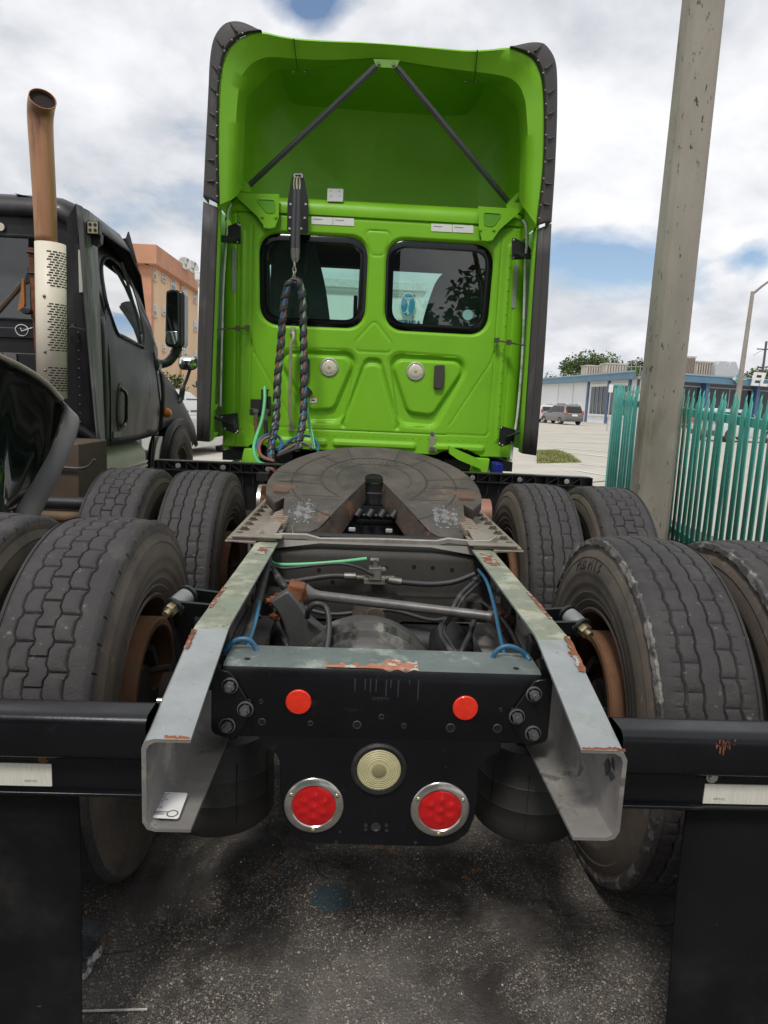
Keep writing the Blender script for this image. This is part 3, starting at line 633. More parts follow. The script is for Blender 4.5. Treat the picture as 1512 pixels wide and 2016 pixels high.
# ================================================================== TREES
LEAF = [mat('leaf_a', (.055, .095, .022), .7, var=.35, vscale=1.2), mat('leaf_b', (.10, .14, .035), .7, var=.35, vscale=1.2)]
BARK = mat('bark', (.10, .075, .055), .9, var=.3, vscale=4, bump=.4, bscale=20)
def tree(name, label, base, H, W, n, leaf, seed, trunkh=.35, group=None, cat='tree'):
    rr = random.Random(seed); t = thing(name, label, cat, base, group)
    bx, by, bz = base; mb = MB(); th = H*trunkh
    mb.tube([(bx, by, bz-.1), (bx+.03*W, by, bz+th*.6), (bx-.02*W, by+.02*W, bz+th), (bx, by, bz+H*.75)], [W*.045, W*.035, W*.028, W*.008], 8)
    cl = []
    for i in range(14):
        a = rr.uniform(0, 2*pi); q = rr.uniform(.15, .48)*W; z = bz+th+(H-th)*rr.uniform(.05, .85); 
        zz_ = (z-bz-th)/(H-th); q *= (1.1-.75*max(0, zz_-.35)/.65)
        c = Vector((bx+q*cos(a), by+q*sin(a), z)); cl.append((c, W*rr.uniform(.10, .2)))
        s = Vector((bx, by, bz+th*rr.uniform(.6, 1.1))); mb.tube([s, s.lerp(c, .5)+Vector((0, 0, .05*W)), c], [W*.016, W*.010, W*.003], 5)
    cl.append((Vector((bx, by, bz+H*.82)), W*.18)); part('trunk', mb, BARK, t)
    mb = MB()
    for i in range(n):
        c, r = rr.choice(cl); d = Vector((rr.gauss(0, 1), rr.gauss(0, 1), rr.gauss(0, .8))); d = d.normalized()*r*rr.random()**.4
        p = c+d; u = Vector((rr.gauss(0, 1), rr.gauss(0, 1), rr.gauss(0, .6))).normalized(); w = u.orthogonal().normalized(); w.rotate(Matrix.Rotation(rr.uniform(0, 6), 3, u))
        l = leaf*rr.uniform(.6, 1.4)
        mb.add([p, p+u*l*.5+w*l*.28, p+u*l, p+u*l*.5-w*l*.28], [(0, 1, 2, 3)], 0 if rr.random() < .6 else 1)
    part('crown', mb, LEAF, t, smooth=0); return t
def tr(px, ptop, y, W, n, seed, label, nm='broadleaf_tree', leaf=.35, trunkh=.3):
    p = PY(px, ptop, y); tree(nm, label, (p.x, y, 0), p.z, W, n, leaf, seed, trunkh, 'trees behind the shop')
tr(1156, 694, 92, 9.0, 5000, 1, 'left bushy tree rising behind the shop roof')
tr(1200, 692, 90, 9.5, 5000, 2, 'second bushy tree just behind the louvred roof boxes')
tr(1252, 704, 96, 6.5, 2200, 3, 'thin topped tree behind the shop beside the concrete pole')
tr(1086, 733, 110, 6, 1500, 4, 'low bushy tree beside the black fairing of the green truck')
tr(1500, 720, 105, 9, 3500, 5, 'dark leafy tree at the right end of the shop roof')

# street lamp and far wooden pole
t = thing('street_lamp', 'slim concrete street lamp with an arm reaching up to the right', 'street lamp', (PY(1455, 790, 42).x, 42, 0))
mb = MB(); a, b = PY(1453, 800, 42), PY(1482, 574, 42); a = Vector((a.x-.12, 42, 0)); mb.tube([a, b], [.19, .11], 8); part('lamp_post', mb, CPOLE, t)
mb = MB(); c = PY(1516, 552, 42); mb.tube([b-Vector((0, 0, .15)), b.lerp(c, .5)-Vector((0, 0, .05)), c], [.08, .07, .06], 6); part('lamp_arm', mb, mat('lamp_arm_grey', (.16, .16, .16), .6), t)
mb = MB(); mb.obox(c+Vector((.35, 0, .05)), (.4, 0, .12), (0, .15, 0), (0, 0, .07)); part('lamp_head', mb, MATS['lamp_arm_grey'], t, bevel=.03)
t = thing('power_pole', 'dark far power pole at the right edge above the trees', 'pole', (PY(1508, 740, 80).x, 80, 0))
mb = MB(); b = PY(1509, 672, 80); mb.tube([(b.x, 80, 0), b], .13, 6); mb.bar(b+Vector((-1, 0, -.9)), b+Vector((1, 0, -.9)), .1, .12); part('post', mb, mat('dark_wood', (.09, .09, .10), .9), t)
mb = MB(); mb.tube(spline([PY(1483, 700, 60), PY(1496, 692, 68), b+Vector((0, 0, -.9))], 5), .02, 4); part('wire', mb, BLACKM, t)

# ================================================================== WHITE CLINIC seen through the cab
CL = mat('clinic_wall', (.80, .82, .80), .8, var=.04, vscale=.7)
t = thing('clinic_building', 'white walled building seen through the cab windows with a blue oval logo', 'building', (-2, 30, 0))
pr1 = PY(835, 565, 30); xr = pr1.x; zt = PY(800, 556, 30).z
mb = MB(); mb.box(-7.0, xr, 30, 36, 0, zt-.35); part('wall', mb, CL, t)
mb = MB(); mb.box(-7.1, xr+.12, 29.85, 36.1, zt-.35, zt); part('parapet', mb, mat('clinic_trim', (.62, .66, .66), .7), t, bevel=.02)
mb = MB(); mb.box(xr-.45, xr-.37, 29.95, 29.99, 0, zt-.5); mb.box(-7, xr-.37, 29.95, 29.99, zt-.58, zt-.5); part('wall_groove', mb, mat('groove_grey', (.35, .40, .40), .7), t)
sg2 = thing('clinic_logo', 'blue oval badge with a white stretching figure on the white building', 'sign', PY(802, 600, 29.9))
c = PY(803, 600, 29.88); rx_, rz_ = .29, .46
el = lambda k, y: [Vector((c.x+rx_*k*cos(a), y, c.z+rz_*k*sin(a))) for a in [2*pi*q/28 for q in range(28)]]
mb = MB(); mb.prism(el(1.1, 29.92), (0, -.06, 0)); part('badge_rim', mb, WHITE, sg2)
mb = MB(); mb.prism(el(1.0, 29.855), (0, -.03, 0)); part('badge', mb, mat('badge_blue', (.03, .24, .42), .5, var=.05), sg2)
mb = MB(); y = 29.81
for pts in ([(-.18, .30), (-.03, .18), (.01, 0), (0, -.22), (.02, -.42)], [(.17, .30), (.04, .18), (.01, .02)], [(0, -.2), (-.06, -.3), (-.15, -.35)]):
    mb.tube([Vector((c.x+a, y, c.z+b)) for a, b in pts], .018, 6)
mb.dome((c.x+.01, y, c.z+.25), (0, -1, 0), .035, .03); part('figure', mb, WHITE, sg2)
le = PY(797, 636.5, 29.93)
tt = thing('clinic_lettering', 'blue capital letters under the oval badge on the white building', 'sign', le)
textmesh('letters', 'AMERICA', .33, mat('letter_blue', (.02, .09, .16), .5), tt, frame(le, (1, 0, 0), (0, 0, 1)), .03, .006)

# ================================================================== THE GREEN TRUCK
T = thing('semi_truck', 'bright green day cab semi tractor seen from behind with bare tilted fifth wheel', 'truck', (0, 2.5, 0))
RAILZ = .864; YB = 1.488; YE = 1.135; ZE = .777
def sym(f):
    for s in (-1, 1): f(s)
# --- frame rails
def rail(s):
    def sec(y, zt, zb):
        t = .0062; X = lambda x: s*x
        out = [(.345, zt), (.408, zt), (.422, zt-.004), (.430, zt-.018), (.430, zb+.018), (.422, zb+.004), (.408, zb), (.345, zb)]
        inn = [(.345, zb+t), (.406, zb+t), (.417, zb+.012), (.422, zb+.022), (.422, zt-.022), (.417, zt-.012), (.406, zt-t), (.345, zt-t)]
        return [(X(x), y, z) for x, z in out+inn]
    ys = [(YE, ZE, .600), (YE+.12, ZE+(RAILZ-ZE)*.35, .598), (YB-.012, RAILZ-.004, .594), (YB+.015, RAILZ, .594), (2.5, RAILZ, .594), (7.2, RAILZ, .594)]
    P = [sec(*q) for q in ys]; mb = MB(); n = 16
    o = 0
    for r in P: mb.v += r
    for i in range(len(P)-1):
        for j in range(n):
            a = i*n+j; b = i*n+(j+1) % n
            mi = 0
            if 7 <= j <= 14: mi = 2
            if i >= 2 and j < 3: mi = 1
            mb.f.append((a, b, b+n, a+n)); mb.mi.append(mi)
    # end caps as strips (outer k joined to inner 15-k)
    for base in (0, (len(P)-1)*n):
        for k in range(7): mb.f.append((base+k, base+k+1, base+14-k, base+15-k)); mb.mi.append(2)
    r = part('frame_rail', mb, [GALV, GALVG, GALVD], T, smooth=30)
    # torn, rusty patches on the flange
    for (y0, y1, x0, x1) in ((2.20, 2.31, .352, .400), (1.62, 1.80, .408, .421), (1.40, 1.47, .411, .424)) if s < 0 else ((2.16, 2.34, .352, .405), (1.62, 1.86, .406, .421), (1.36, 1.49, .405, .424)):
        rm = MB(); k = 10; up = [(x0+(x1-x0)*random.uniform(0, .35), y0+(y1-y0)*i/k) for i in range(k+1)]; dn = [(x1-(x1-x0)*random.uniform(0, .2), y0+(y1-y0)*i/k) for i in reversed(range(k+1))]
        def zf(y): return RAILZ+.0012 if y >= YB else ZE+(RAILZ-ZE)*(y-YE)/(YB-YE)+.0016
        for i in range(k):
            a, b, c_, d = up[i], up[i+1], dn[k-i-1], dn[k-i]
            rm.add([(s*a[0], a[1], zf(a[1])), (s*b[0], b[1], zf(b[1])), (s*c_[0], c_[1], zf(c_[1])), (s*d[0], d[1], zf(d[1]))], [(0, 1, 2, 3)])
        part('rust_patch', rm, mat('flaking_rust', (.20, .075, .035), .85, var=.4, vscale=22, bump=.7, bscale=90, spots=[((.33, .34, .31), 34, .545, .57, .6), ((.09, .04, .02), 15, .56, .66, .9)]), r, smooth=0)
    er = MB()   # rusted, chipped end edge
    for i in range(16):
        x = .350+.072*i/15; w = random.uniform(.002, .008); 
        if s < 0 and i < 9 or (s > 0): er.add([(s*(x-.003), YE-.0006, ZE-.001), (s*(x+.003), YE-.0006, ZE-.001), (s*(x+.003), YE+w, ZE+.0015+w*.3), (s*(x-.003), YE+w, ZE+.0015+w*.3)], [(0, 1, 2, 3)])
    part('rust_edge', er, RUSTM, r, smooth=0, kind='stuff')
    # bolts and pins through the web
    bm_ = MB()
    for (y, z) in ((1.62, .80), (1.62, .70), (1.78, .76), (1.95, .80), (2.2, .76), (2.2, .68), (2.32, .74), (2.32, .68)):
        bolt(bm_, (s*.421, y, z), (-s, 0, 0), .011, .014, stud=.012)
        bolt(bm_, (s*.431, y, z), (s, 0, 0), .011, .014, stud=.03 if y > 2.1 else .014)
    part('rail_bolts', bm_, BOLT, r, kind='stuff')
    mb = MB(); mb.cyl((s*.43, 1.42, .715), (s*.47, 1.42, .715), .009, 10); mb.cyl((s*.47, 1.42, .715), (s*.485, 1.42, .715), .006, 10); part('pin', mb, STEEL, r)
sym(rail)
# white sticker lying on the lower flange of the left rail, with its print
q = [PY(px, py, 1.2) for px, py in ()]
def onz(px, py, z): return at(px, py, 'z', z)
st = [onz(313, 1560, .6125), onz(370, 1562, .6125), onz(351, 1613, .6125), onz(290, 1610, .6125)]
mb = MB(); mb.prism([p for p in roundpoly(st, .006, 3)], (0, 0, .0012)); sk = part('sticker', mb, WHITE, T)
tx = MB()
u_ = (st[1]-st[0]); v_ = (st[3]-st[0])
for i in range(11):
    a = st[0]+v_*(.08+.055*i)+u_*.12+Vector((0, 0, .0018)); b = a+u_*random.uniform(.10, .34); tx.bar(a, b, .0009, .0003)
for i in range(3):
    a = st[0]+v_*(.78+.05*i)+u_*.14+Vector((0, 0, .0018)); tx.bar(a, a+u_*(.45-.05*i), .0013, .0003)
cc = st[0]+v_*.84+u_*.76+Vector((0, 0, .0016))
tx.lathe([(0, .0085), (.0003, .0085), (.0003, .0105), (0, .0105)], cc, (0, 0, 1), 20, close=True)
part('print', tx, INK, sk, smooth=0)
mk = MB(); x = .4205
for pts in ([(1.185, .715), (1.20, .727), (1.215, .708), (1.20, .690)], [(1.165, .722), (1.178, .742), (1.186, .722)], [(1.160, .712), (1.188, .708), (1.190, .700), (1.176, .695)]):
    mk.prism([Vector((x, y, z)) for y, z in pts], (-.0006, 0, 0))
part('marker_scribble', mk, INK, T, smooth=0)

# --- rear cross member, light panel
mb = MB(); x0, x1 = -.343, .343
prof = [(1.53, .806), (1.425, .806), (1.413, .802), (1.406, .790), (1.405, .775), (1.405, .655), (1.409, .644), (1.42, .640), (1.53, .640), (1.53, .648), (1.425, .648), (1.413, .66), (1.413, .775), (1.42, .797), (1.53, .798)]
P = [[(x, y, z) for y, z in prof] for x in np.linspace(x0, x1, 9)]
n = len(prof)
for r in P: mb.v += r
for i in range(8):
    for j in range(n):
        a, b = i*n+j, i*n+(j+1) % n; mb.f.append((a, b, b+n, a+n)); mb.mi.append(1 if j in (0, 1) else 0)
mb.f.append(tuple(range(n))); mb.mi.append(0); mb.f.append(tuple(8*n+k for k in range(n))); mb.mi.append(0)
XM = part('rear_crossmember', mb, [BEAM, BEAMTOP], T, smooth=35)
rp = MB()     # torn rust patch along the top edge, and drips down the face
random.seed(11)
xs = np.linspace(-.125, .075, 60)
for a, b in zip(xs, xs[1:]):
    k0 = max(0, min(1, (a+.02)/.03)); m0 = .034+.010*sin(a*90)+.006*sin(a*260); y1 = 1.424+m0*k0+(1-k0)*.008*(1+sin(a*180))*(1 if abs(a+.075) < .02 or abs(a+.03) < .015 else .15)
    rp.add([(a, 1.424, .8068), (b, 1.424, .8068), (b, y1, .8068), (a, y1, .8068)], [(0, 1, 2, 3)])
    z1 = .8055-.004*k0*(1+sin(a*170)*.7)
    rp.add([(a, 1.4245, .8066), (b, 1.4245, .8066), (b, 1.411, z1+.0012), (a, 1.411, z1+.0012)], [(0, 1, 2, 3)])
part('rust_patch', rp, mat('bright_rust', (.38, .15, .085), .85, var=.35, vscale=30, bump=.6, bscale=110, spots=[((.44, .44, .40), 28, .56, .6, .7)]), XM, smooth=0)
dr = MB()
for i in range(9):
    x = -.06+.13*i/8+random.uniform(-.006, .006); l = random.uniform(.006, .045)
    dr.add([(x-.0018, 1.4043, .785), (x+.0018, 1.4043, .785), (x+.001, 1.4043, .783-l), (x-.001, 1.4043, .783-l)], [(0, 1, 2, 3)])
part('scrape_marks', dr, mat('scrape_grey', (.032, .036, .045), .5), XM, smooth=0, kind='stuff')
# bolt holes in the face
hl = MB(); rg_ = MB()
for (px, py, r) in ((516, 1421, .006), (611, 1424, .0045), (703, 1427, .007), (751, 1411, .0045), (795, 1429, .0045), (887, 1433, .0075), (979, 1434, .0075), (490, 1381, .0035), (514, 1381, .0035), (986, 1397, .003), (1010, 1397, .003), (738, 1376, .001)):
    c = PY(px, py, 1.4045); hl.cyl(c, c+Vector((0, -.0006, 0)), r, 14); rg_.lathe([(0, r), (.0018, r*1.05), (.0018, r*1.25), (0, r*1.4)], c, (0, -1, 0), 16)
part('bolt_holes', hl, HOLE, XM, kind='stuff'); part('hole_rims', rg_, mat('hole_rim', (.045, .045, .05), .4), XM, kind='stuff')
for px, py in ((487, 1297), (1016, 1316)):
    c = at(px, py, 'z', .8065); h_ = MB(); h_.cyl(c, c+Vector((0, 0, .0008)), .0065, 14); part('flange_hole', h_, HOLE, XM)
textmesh('stamped_text', 'IMMMK', .012, mat('stamp', (.03, .03, .034), .5), XM, frame(PY(750, 1376, 1.4042), (1, 0, 0), (0, 0, 1)), .0004)
def gusset(s):
    c = [(.345, .655), (.30, .640), (.262, .690), (.262, .722), (.305, .795), (.345, .800)]
    mb = MB(); mb.prism([Vector(p) for p in roundpoly([(s*(x+.02), 1.4045, z) for x, z in c], .012, 3)], (0, -.007, 0)); gp = part('gusset_plate', mb, BEAM, XM, bevel=.002)
    b_ = MB()
    for x, z in ((.325, .765), (.292, .713), (.330, .675)):
        p = Vector((s*x, 1.397, z)); b_.lathe([(0, .0175), (.004, .0175), (.005, .015)], p, (0, -1, 0), 18); b_.cyl(p, p+Vector((0, -.013, 0)), .0115, 6); b_.cyl(p, p+Vector((0, -.022, 0)), .0062, 10)
    part('bolt', b_, mat('dark_bolt', (.15, .152, .155), .38, .4, var=.3, vscale=40), gp)
sym(gusset)
def reflector(px, py):
    c = PY(px, py, 1.4045); mb = MB(); mb.lathe([(0, .0275), (.0035, .0275), (.005, .026), (.0055, .018), (.0058, 0.0001)], c, (0, -1, 0), 36); part('reflector', mb, REFL_R, T)
reflector(588, 1381); reflector(916, 1393)
pp = [(510, 1436), (510, 1471), (539, 1478), (551, 1496), (551, 1549), (555, 1592), (566, 1628), (588, 1653), (620, 1661), (860, 1667), (893, 1661), (922, 1640), (934, 1608), (940, 1570), (941, 1516), (960, 1491), (986, 1481), (988, 1450)]
pts = [PY(px, py, 1.408) for px, py in pp]; pts[0].z = .652; pts[-1].z = .652
mb = MB(); mb.prism(roundpoly(pts, .012, 3), (0, .006, 0)); LP_ = part('light_panel', mb, BEAM, T, bevel=.0015)
def taillight(px, py):
    c = PY(px, py, 1.4075); n_ = (0, -1, 0)
    mb = MB(); mb.lathe([(0, .0655), (.002, .0655), (.0045, .063), (.0065, .050), (.004, .0475), (0, .0475)], c, n_, 48); tl = part('tail_light', mb, mat('worn_chrome', (.52, .50, .46), .22, .85, var=.15, vscale=25, bump=.08, bscale=60), T)
    ln_ = MB(); R = .0475; P = []
    for i in range(15):
        r = R*i/14+1e-5; row = []
        for k in range(60):
            a = 2*pi*k/60; x, z = r*cos(a), r*sin(a)
            h = .0045+.0035*sqrt(max(0, 1-(r/R)**2))
            for q in [(0, 0)]+[(.026*cos(j*pi/3+.5), .026*sin(j*pi/3+.5)) for j in range(6)]:
                h += .0030*math.exp(-((x-q[0])**2+(z-q[1])**2)/.00006)
            row.append((c.x+x, c.y-h, c.z+z))
        P.append(row)
    ln_.grid(P, closev=True); part('lens', ln_, LENS_R, tl, smooth=60)
    for a in (pi/2+2.2, pi/2-2.2+pi*0, -pi/2):
        a = {0: 0}.get(a, a)
    for a in (radians(152), radians(28), radians(-90)):
        p = c+Vector((.0565*cos(a), -.005, .0565*sin(a))); s_ = MB(); s_.dome(p, n_, .0052, .003, 12); s_.obox(p+Vector((0, -.003, 0)), (.003, 0, 0), (0, .0004, 0), (0, 0, .0006)); part('screw', s_, ZINC, tl)
taillight(618, 1585); taillight(866, 1593)
c = PY(746, 1514, 1.4075); mb = MB(); mb.lathe([(0, .062), (.004, .061), (.0075, .056), (.006, .050), (.001, .048)], c, (0, -1, 0), 48); rl = part('reverse_light', mb, BLACKP, T)
mb = MB(); prof = []
for i in range(40): 
    r = .048*(1-i/39)+1e-5; prof.append((.004+.004*(1-(r/.048)**2)+(.0008 if (i//2) % 2 and r > .022 else 0), r))
mb.lathe(prof, c, (0, -1, 0), 48); part('lens', mb, LENS_C, rl, smooth=25)
mb = MB(); mb.lathe([(.0085, .016), (.0105, .011), (.0105, .0001)], c, (0, -1, 0), 20); part('bulb_spot', mb, mat('bulb_shade', (.28, .25, .14), .3), rl)
mb = MB()
for (px, py, r) in ((740, 1628, .011), (720, 1624, .004), (720, 1632, .004), (761, 1624, .004), (761, 1634, .004), (662, 1657, .0035), (669, 1637, .003), (818, 1658, .0035), (877, 1510, .0015)):
    c = PY(px, py, 1.4075); mb.lathe([(0, r), (.002, r), (.002, r*.7), (.0005, r*.6), (.0005, .0001)], c, (0, -1, 0), 16)
part('rivets', mb, mat('rivet_dark', (.05, .05, .055), .4, .3), LP_, kind='stuff')

# --- mud flap hangers, flaps
def hanger(s):
    mb = MB(); sec = roundpoly([(0, 1.165, .712), (0, 1.245, .712), (0, 1.245, .800), (0, 1.165, .800)], .022, 5)
    dz = -.004 if s > 0 else 0
    P = [[(s*x, p.y, p.z+dz) for p in sec] for x in (.4315, .7, 1.0, 1.24)]
    mb.grid(P, closev=True); mb.add(P[-1], [tuple(range(len(sec)))])
    h = part('flap_hanger', mb, BEAM, T, smooth=30)
    mb = MB(); mb.box(*sorted((s*.432, s*1.24)), 1.195, 1.202, .640, .716); mb.box(*sorted((s*.432, s*1.24)), 1.183, 1.20, .634, .641); mb.box(*sorted((s*.60, s*1.24)), 1.188, 1.195, .702, .712); part('hanger_plate', mb, BEAM, h, bevel=.002)
    x0 = (at(101, 1545, 'y', 1.19).x if s < 0 else at(1390, 1545, 'y', 1.19).x)
    mb = MB(); za, zb = (.648, .692) if s < 0 else (.643, .683)
    mb.box(*sorted((x0, s*1.2)), 1.1925, 1.1947, za, zb); tp = part('reflective_strip', mb, TAPE, h)
    textmesh('strip_print', 'DOT-C2', .006, mat('faint_ink', (.25, .25, .22), .6), tp, frame(Vector((x0+s*.030 if s > 0 else x0-.038, 1.1922, za+.010)), (1, 0, 0), (0, 0, 1)), .0002)
    c = PY(84, 1492, 1.19) if s < 0 else PY(1403, 1532, 1.19); mb = MB(); bolt(mb, (c.x, 1.1945, c.z), (0, -1, 0), .0075, .007); part('bolt', mb, RUSTM if s < 0 else STEEL, h)
    sl_ = MB()
    for dx in (.035, -.018): sl_.box(c.x+s*dx-.012, c.x+s*dx+.012, 1.1938, 1.1946, c.z-.003, c.z+.003)
    part('slot', sl_, HOLE, h, kind='stuff')
    if s > 0:
        c = PY(1432, 1470, 1.156); mb = MB()
        for i in range(16):
            dx = random.uniform(-.018, .018); z = random.uniform(-.006, .010); l = random.uniform(.004, .03)*(1-abs(dx)/.022)
            mb.add([(c.x+dx-.0022, 1.1643, c.z+z), (c.x+dx+.0022, 1.1643, c.z+z), (c.x+dx+.001, 1.1643, c.z+z-l), (c.x+dx-.001, 1.1643, c.z+z-l*.8)], [(0, 1, 2, 3)])
        part('rust_scrape', mb, RUSTM, h, smooth=0, kind='stuff')
    xi, xo = (-.572, -1.2) if s < 0 else (.590, 1.22)
    mb = MB(); P = []
    for i in range(19):
        z = .640-.58*i/18; yb = 1.206+.012*sin(i/18*2.2); P.append([(xi+(xo-xi)*j/10+(.020 if s > 0 else -.010)*(i/18)*(1-j/10), yb+.004*sin(j*.9+i*.3), z) for j in range(11)])
    mb.grid(P); part('mud_flap', mb, mat('flap_rubber', (.007, .007, .0075), .62, spec=.22, var=.3, vscale=3, bump=.15, bscale=100, rvar=.12, spots=[((.036, .035, .034), 2.2, .5, .8, .6), ((.09, .085, .08), 26, .70, .73, .8)]), T, solid=.008)
sym(hanger)

# --- wheels
def tyre_mesh(kind, seed):
    R, W = .515, .112; Np = 46; rr = random.Random(seed)
    ph = [0, .055, .09, .25, .445, .50, .555, .75, .91, .945] ; M_ = Np*len(ph)
    if kind == 'block': gro = [(-.066, .0038), (-.022, .0028), (.022, .0028), (.066, .0038)]; rows = [1, 2, 1]; gd = .008
    else: gro = [(-.066, .0048), (-.024, .0036), (.024, .0036), (.066, .0050)]; rows = [1, 0, 2]; gd = .010; latd = .45
    us = [-.112]
    if kind == 'block': latd = .95
    for g_, w in gro: us += [g_-w-.006, g_-w, g_, g_+w, g_+w+.006]
    us += [.112]
    us = sorted(us); ext = []
    for a, b in zip(us, us[1:]):
        ext.append(a)
        if b-a > .02: ext.append((a+b)/2)
    us = ext+[us[-1]]
    side = [(.108, .509), (.119, .503), (.1245, .492), (.1235, .480), (.1225, .470), (.127, .464), (.131, .456), (.1345, .447), (.1325, .443), (.137, .428), (.1405, .408), (.1412, .398), (.1390, .394), (.1385, .372), (.1375, .362), (.1345, .358), (.131, .342), (.1325, .337), (.127, .325), (.1235, .318), (.1255, .313), (.118, .300), (.113, .291), (.104, .284)]
    P = []
    for q in range(M_):
        pi_, k = divmod(q, len(ph)); th = 2*pi*(pi_+ph[k])/Np; f = ph[k]; row = []
        for (a, r) in reversed(side):
            notch = .010 if abs(r-.492) < .001 and k in (5,) else 0
            row.append((-a+notch*.6, (r-notch)*cos(th), (r-notch)*sin(th)))
        for u in us:
            r = R-.010*(u/.112)**2; d = 0; sh = 0
            ui = -1
            for gi, (g_, w) in enumerate(gro):
                if abs(u-g_) < 1e-6: d = gd
                elif abs(abs(u-g_)-w) < 1e-6: d = .0016
                if abs(u-g_) <= w+.0001 or abs(abs(u-g_)-w) < 1e-6:
                    sh = (.0036 if kind == 'block' else .0020)*(1 if (f < .25 or f > .75) else -1)
                    if kind != 'block' and k in (0, 5) and abs(abs(u-g_)-w) < 1e-6: sh += .006*(1 if u > g_ else -1)*(0); 
            # which row
            for ri in range(3):
                lo, hi = gro[ri][0]+gro[ri][1]*.5, gro[ri+1][0]-gro[ri+1][1]*.5
                if lo < u < hi:
                    if rows[ri] == 1 and k == 0: d = max(d, gd*latd)
                    if rows[ri] == 2 and k == 5: d = max(d, gd*latd)
                    if (rows[ri] == 1 and k in (1, 9)) or (rows[ri] == 2 and k in (4, 6)): d = max(d, .0012)
            if abs(u) > gro[-1][0]+.008 and abs(u) < gro[-1][0]+.016 and k in (0, 5) and kind != 'block': d = .004
            row.append((u+sh, (r-d)*cos(th), (r-d)*sin(th)))
        for (a, r) in side:
            notch = .010 if abs(r-.492) < .001 and k in (0, ) else 0
            row.append((a-notch*.6, (r-notch)*cos(th), (r-notch)*sin(th)))
        P.append(row)
    mb = MB(); mb.grid(P, closeu=True); ns, nu = len(side), len(us); K = len(P[0])
    idx = 0
    for i in range(M_):
        for j in range(K-1):
            sideface = j < ns-3 or j >= ns+nu+2
            mb.mi[idx] = 1 if sideface else 0
            idx += 1
    return mb.mesh('tyre_'+kind, [TYRE, SIDEW], 38)
TB, TR_ = tyre_mesh('block', 1), tyre_mesh('rib', 2)
def lathe_mesh(name, prof, m_, seg=64):
    mb = MB(); mb.lathe(prof, (0, 0, 0), (1, 0, 0), seg); return mb.mesh(name, m_, 35)
# inner side is +x here (towards the truck centre for the left side)
RIMME = lathe_mesh('rim', [(.118, .292), (.122, .286), (.118, .277), (.10, .272), (.07, .262), (.0, .252), (-.07, .262), (-.118, .280), (-.122, .290), (-.115, .270), (-.07, .248), (-.05, .22), (-.06, .17), (-.06, .10)], RIMM)
DRME = lathe_mesh('drum', [(-.04, .13), (-.03, .20), (.00, .212), (.06, .212), (.065, .220), (.135, .220), (.140, .213), (.140, .196), (.134, .190), (.05, .188), (.03, .186), (.028, .06)], DRUM)
def brakeparts(s):
    mb = MB(); mb.lathe([(.10, .0005), (.10, .07), (.06, .085), (.02, .08), (.02, .0005)], (0, 0, 0), (1, 0, 0), 20)
    for a in (.6, 2.4, 3.9, 5.5): mb.obox((.095, .12*cos(a), .12*sin(a)), (.012, 0, 0), (0, .05*cos(a+1.57), .05*sin(a+1.57)), (0, .012*cos(a), .012*sin(a)))
    mb.tube([(.11, .06, -.03), (.15, .10, .01), (.16, .13, .06)], .008, 6); mb.cyl((.08, .10, .02), (.17, .12, .03), .012, 8)
    return mb.mesh('brake', CHASSIS, 35)
BRME = brakeparts(1)
def wheel(x, y, s, tm, a, inner, parent=T, z=.500, lab=None):
    """s=-1 left side of truck (inner face points to +x)"""
    w = link('wheel', RIMME, parent, loc=Vector((x, y, z))-Vector(parent.location), label=lab); 
    w.rotation_euler = (a, 0, 0 if s < 0 else pi)
    t = link('tyre', tm, w, loc=(0, 0, 0)); w.scale = (1, .988, .988)
    if inner:
        link('brake_drum', DRME, w, loc=(0, 0, 0)); b = link('brake_parts', BRME, w, loc=(0, 0, 0)); b.rotation_euler = (-a, 0, 0)
    else:
        mb = MB(); mb.lathe([(-.06, .10), (-.13, .09), (-.15, .07), (-.15, .0005)], (0, 0, 0), (1, 0, 0), 20); part('hub', mb, RIMM, w)
    return w
W = {}
for (y, xi) in ((1.95, .778), (3.28, .792)):
    for s in (-1, 1):
        near = y < 2
        W[(s, near, 1)] = wheel(s*xi, y, s, TB if (near and s < 0) else TR_, random.uniform(0, 6), True)
        W[(s, near, 0)] = wheel(s*(xi+.335), y, s, TB if not (near and s > 0) else TB, random.uniform(0, 6), False)
for s in (-1, 1): wheel(s*1.02, 7.45, s, TR_, .3, True)
# ragged shoulder rubber on the right near tyres
def ragged(w, side, r0, amp, label):
    mb = MB(); rr = random.Random(9); P = []; n_ = 240
    for i in range(n_):
        a = 2*pi*i/n_; g_ = abs(sin(a*3.1)+.5*sin(a*7.3+1)); k = .35+.65*g_
        row = [(side*(.1215+rr.uniform(0, .002)), (r0-.030*k-rr.uniform(0, .004)), 0), (side*(.127+rr.uniform(0, .003)), r0-.016+rr.uniform(-.004, .003), 0), (side*(.1245+rr.uniform(-.002, .003)), r0-.001+rr.uniform(-.002, .003)*k, 0), (side*(.113-.004*k*rr.random()), r0+.0035, 0)]
        P.append([(x, r*cos(a), r*sin(a)) for x, r, _ in row])
    mb.grid(P, closeu=True); part('torn_shoulder', mb, SCUFF, w, smooth=20, loc=(0, 0, 0), label=label)
ragged(W[(1, True, 1)], 1, .502, .01, 'shredded pale rubber along the inner shoulder')
ragged(W[(1, True, 0)], 1, .503, .01, 'heavily scuffed inner shoulder')
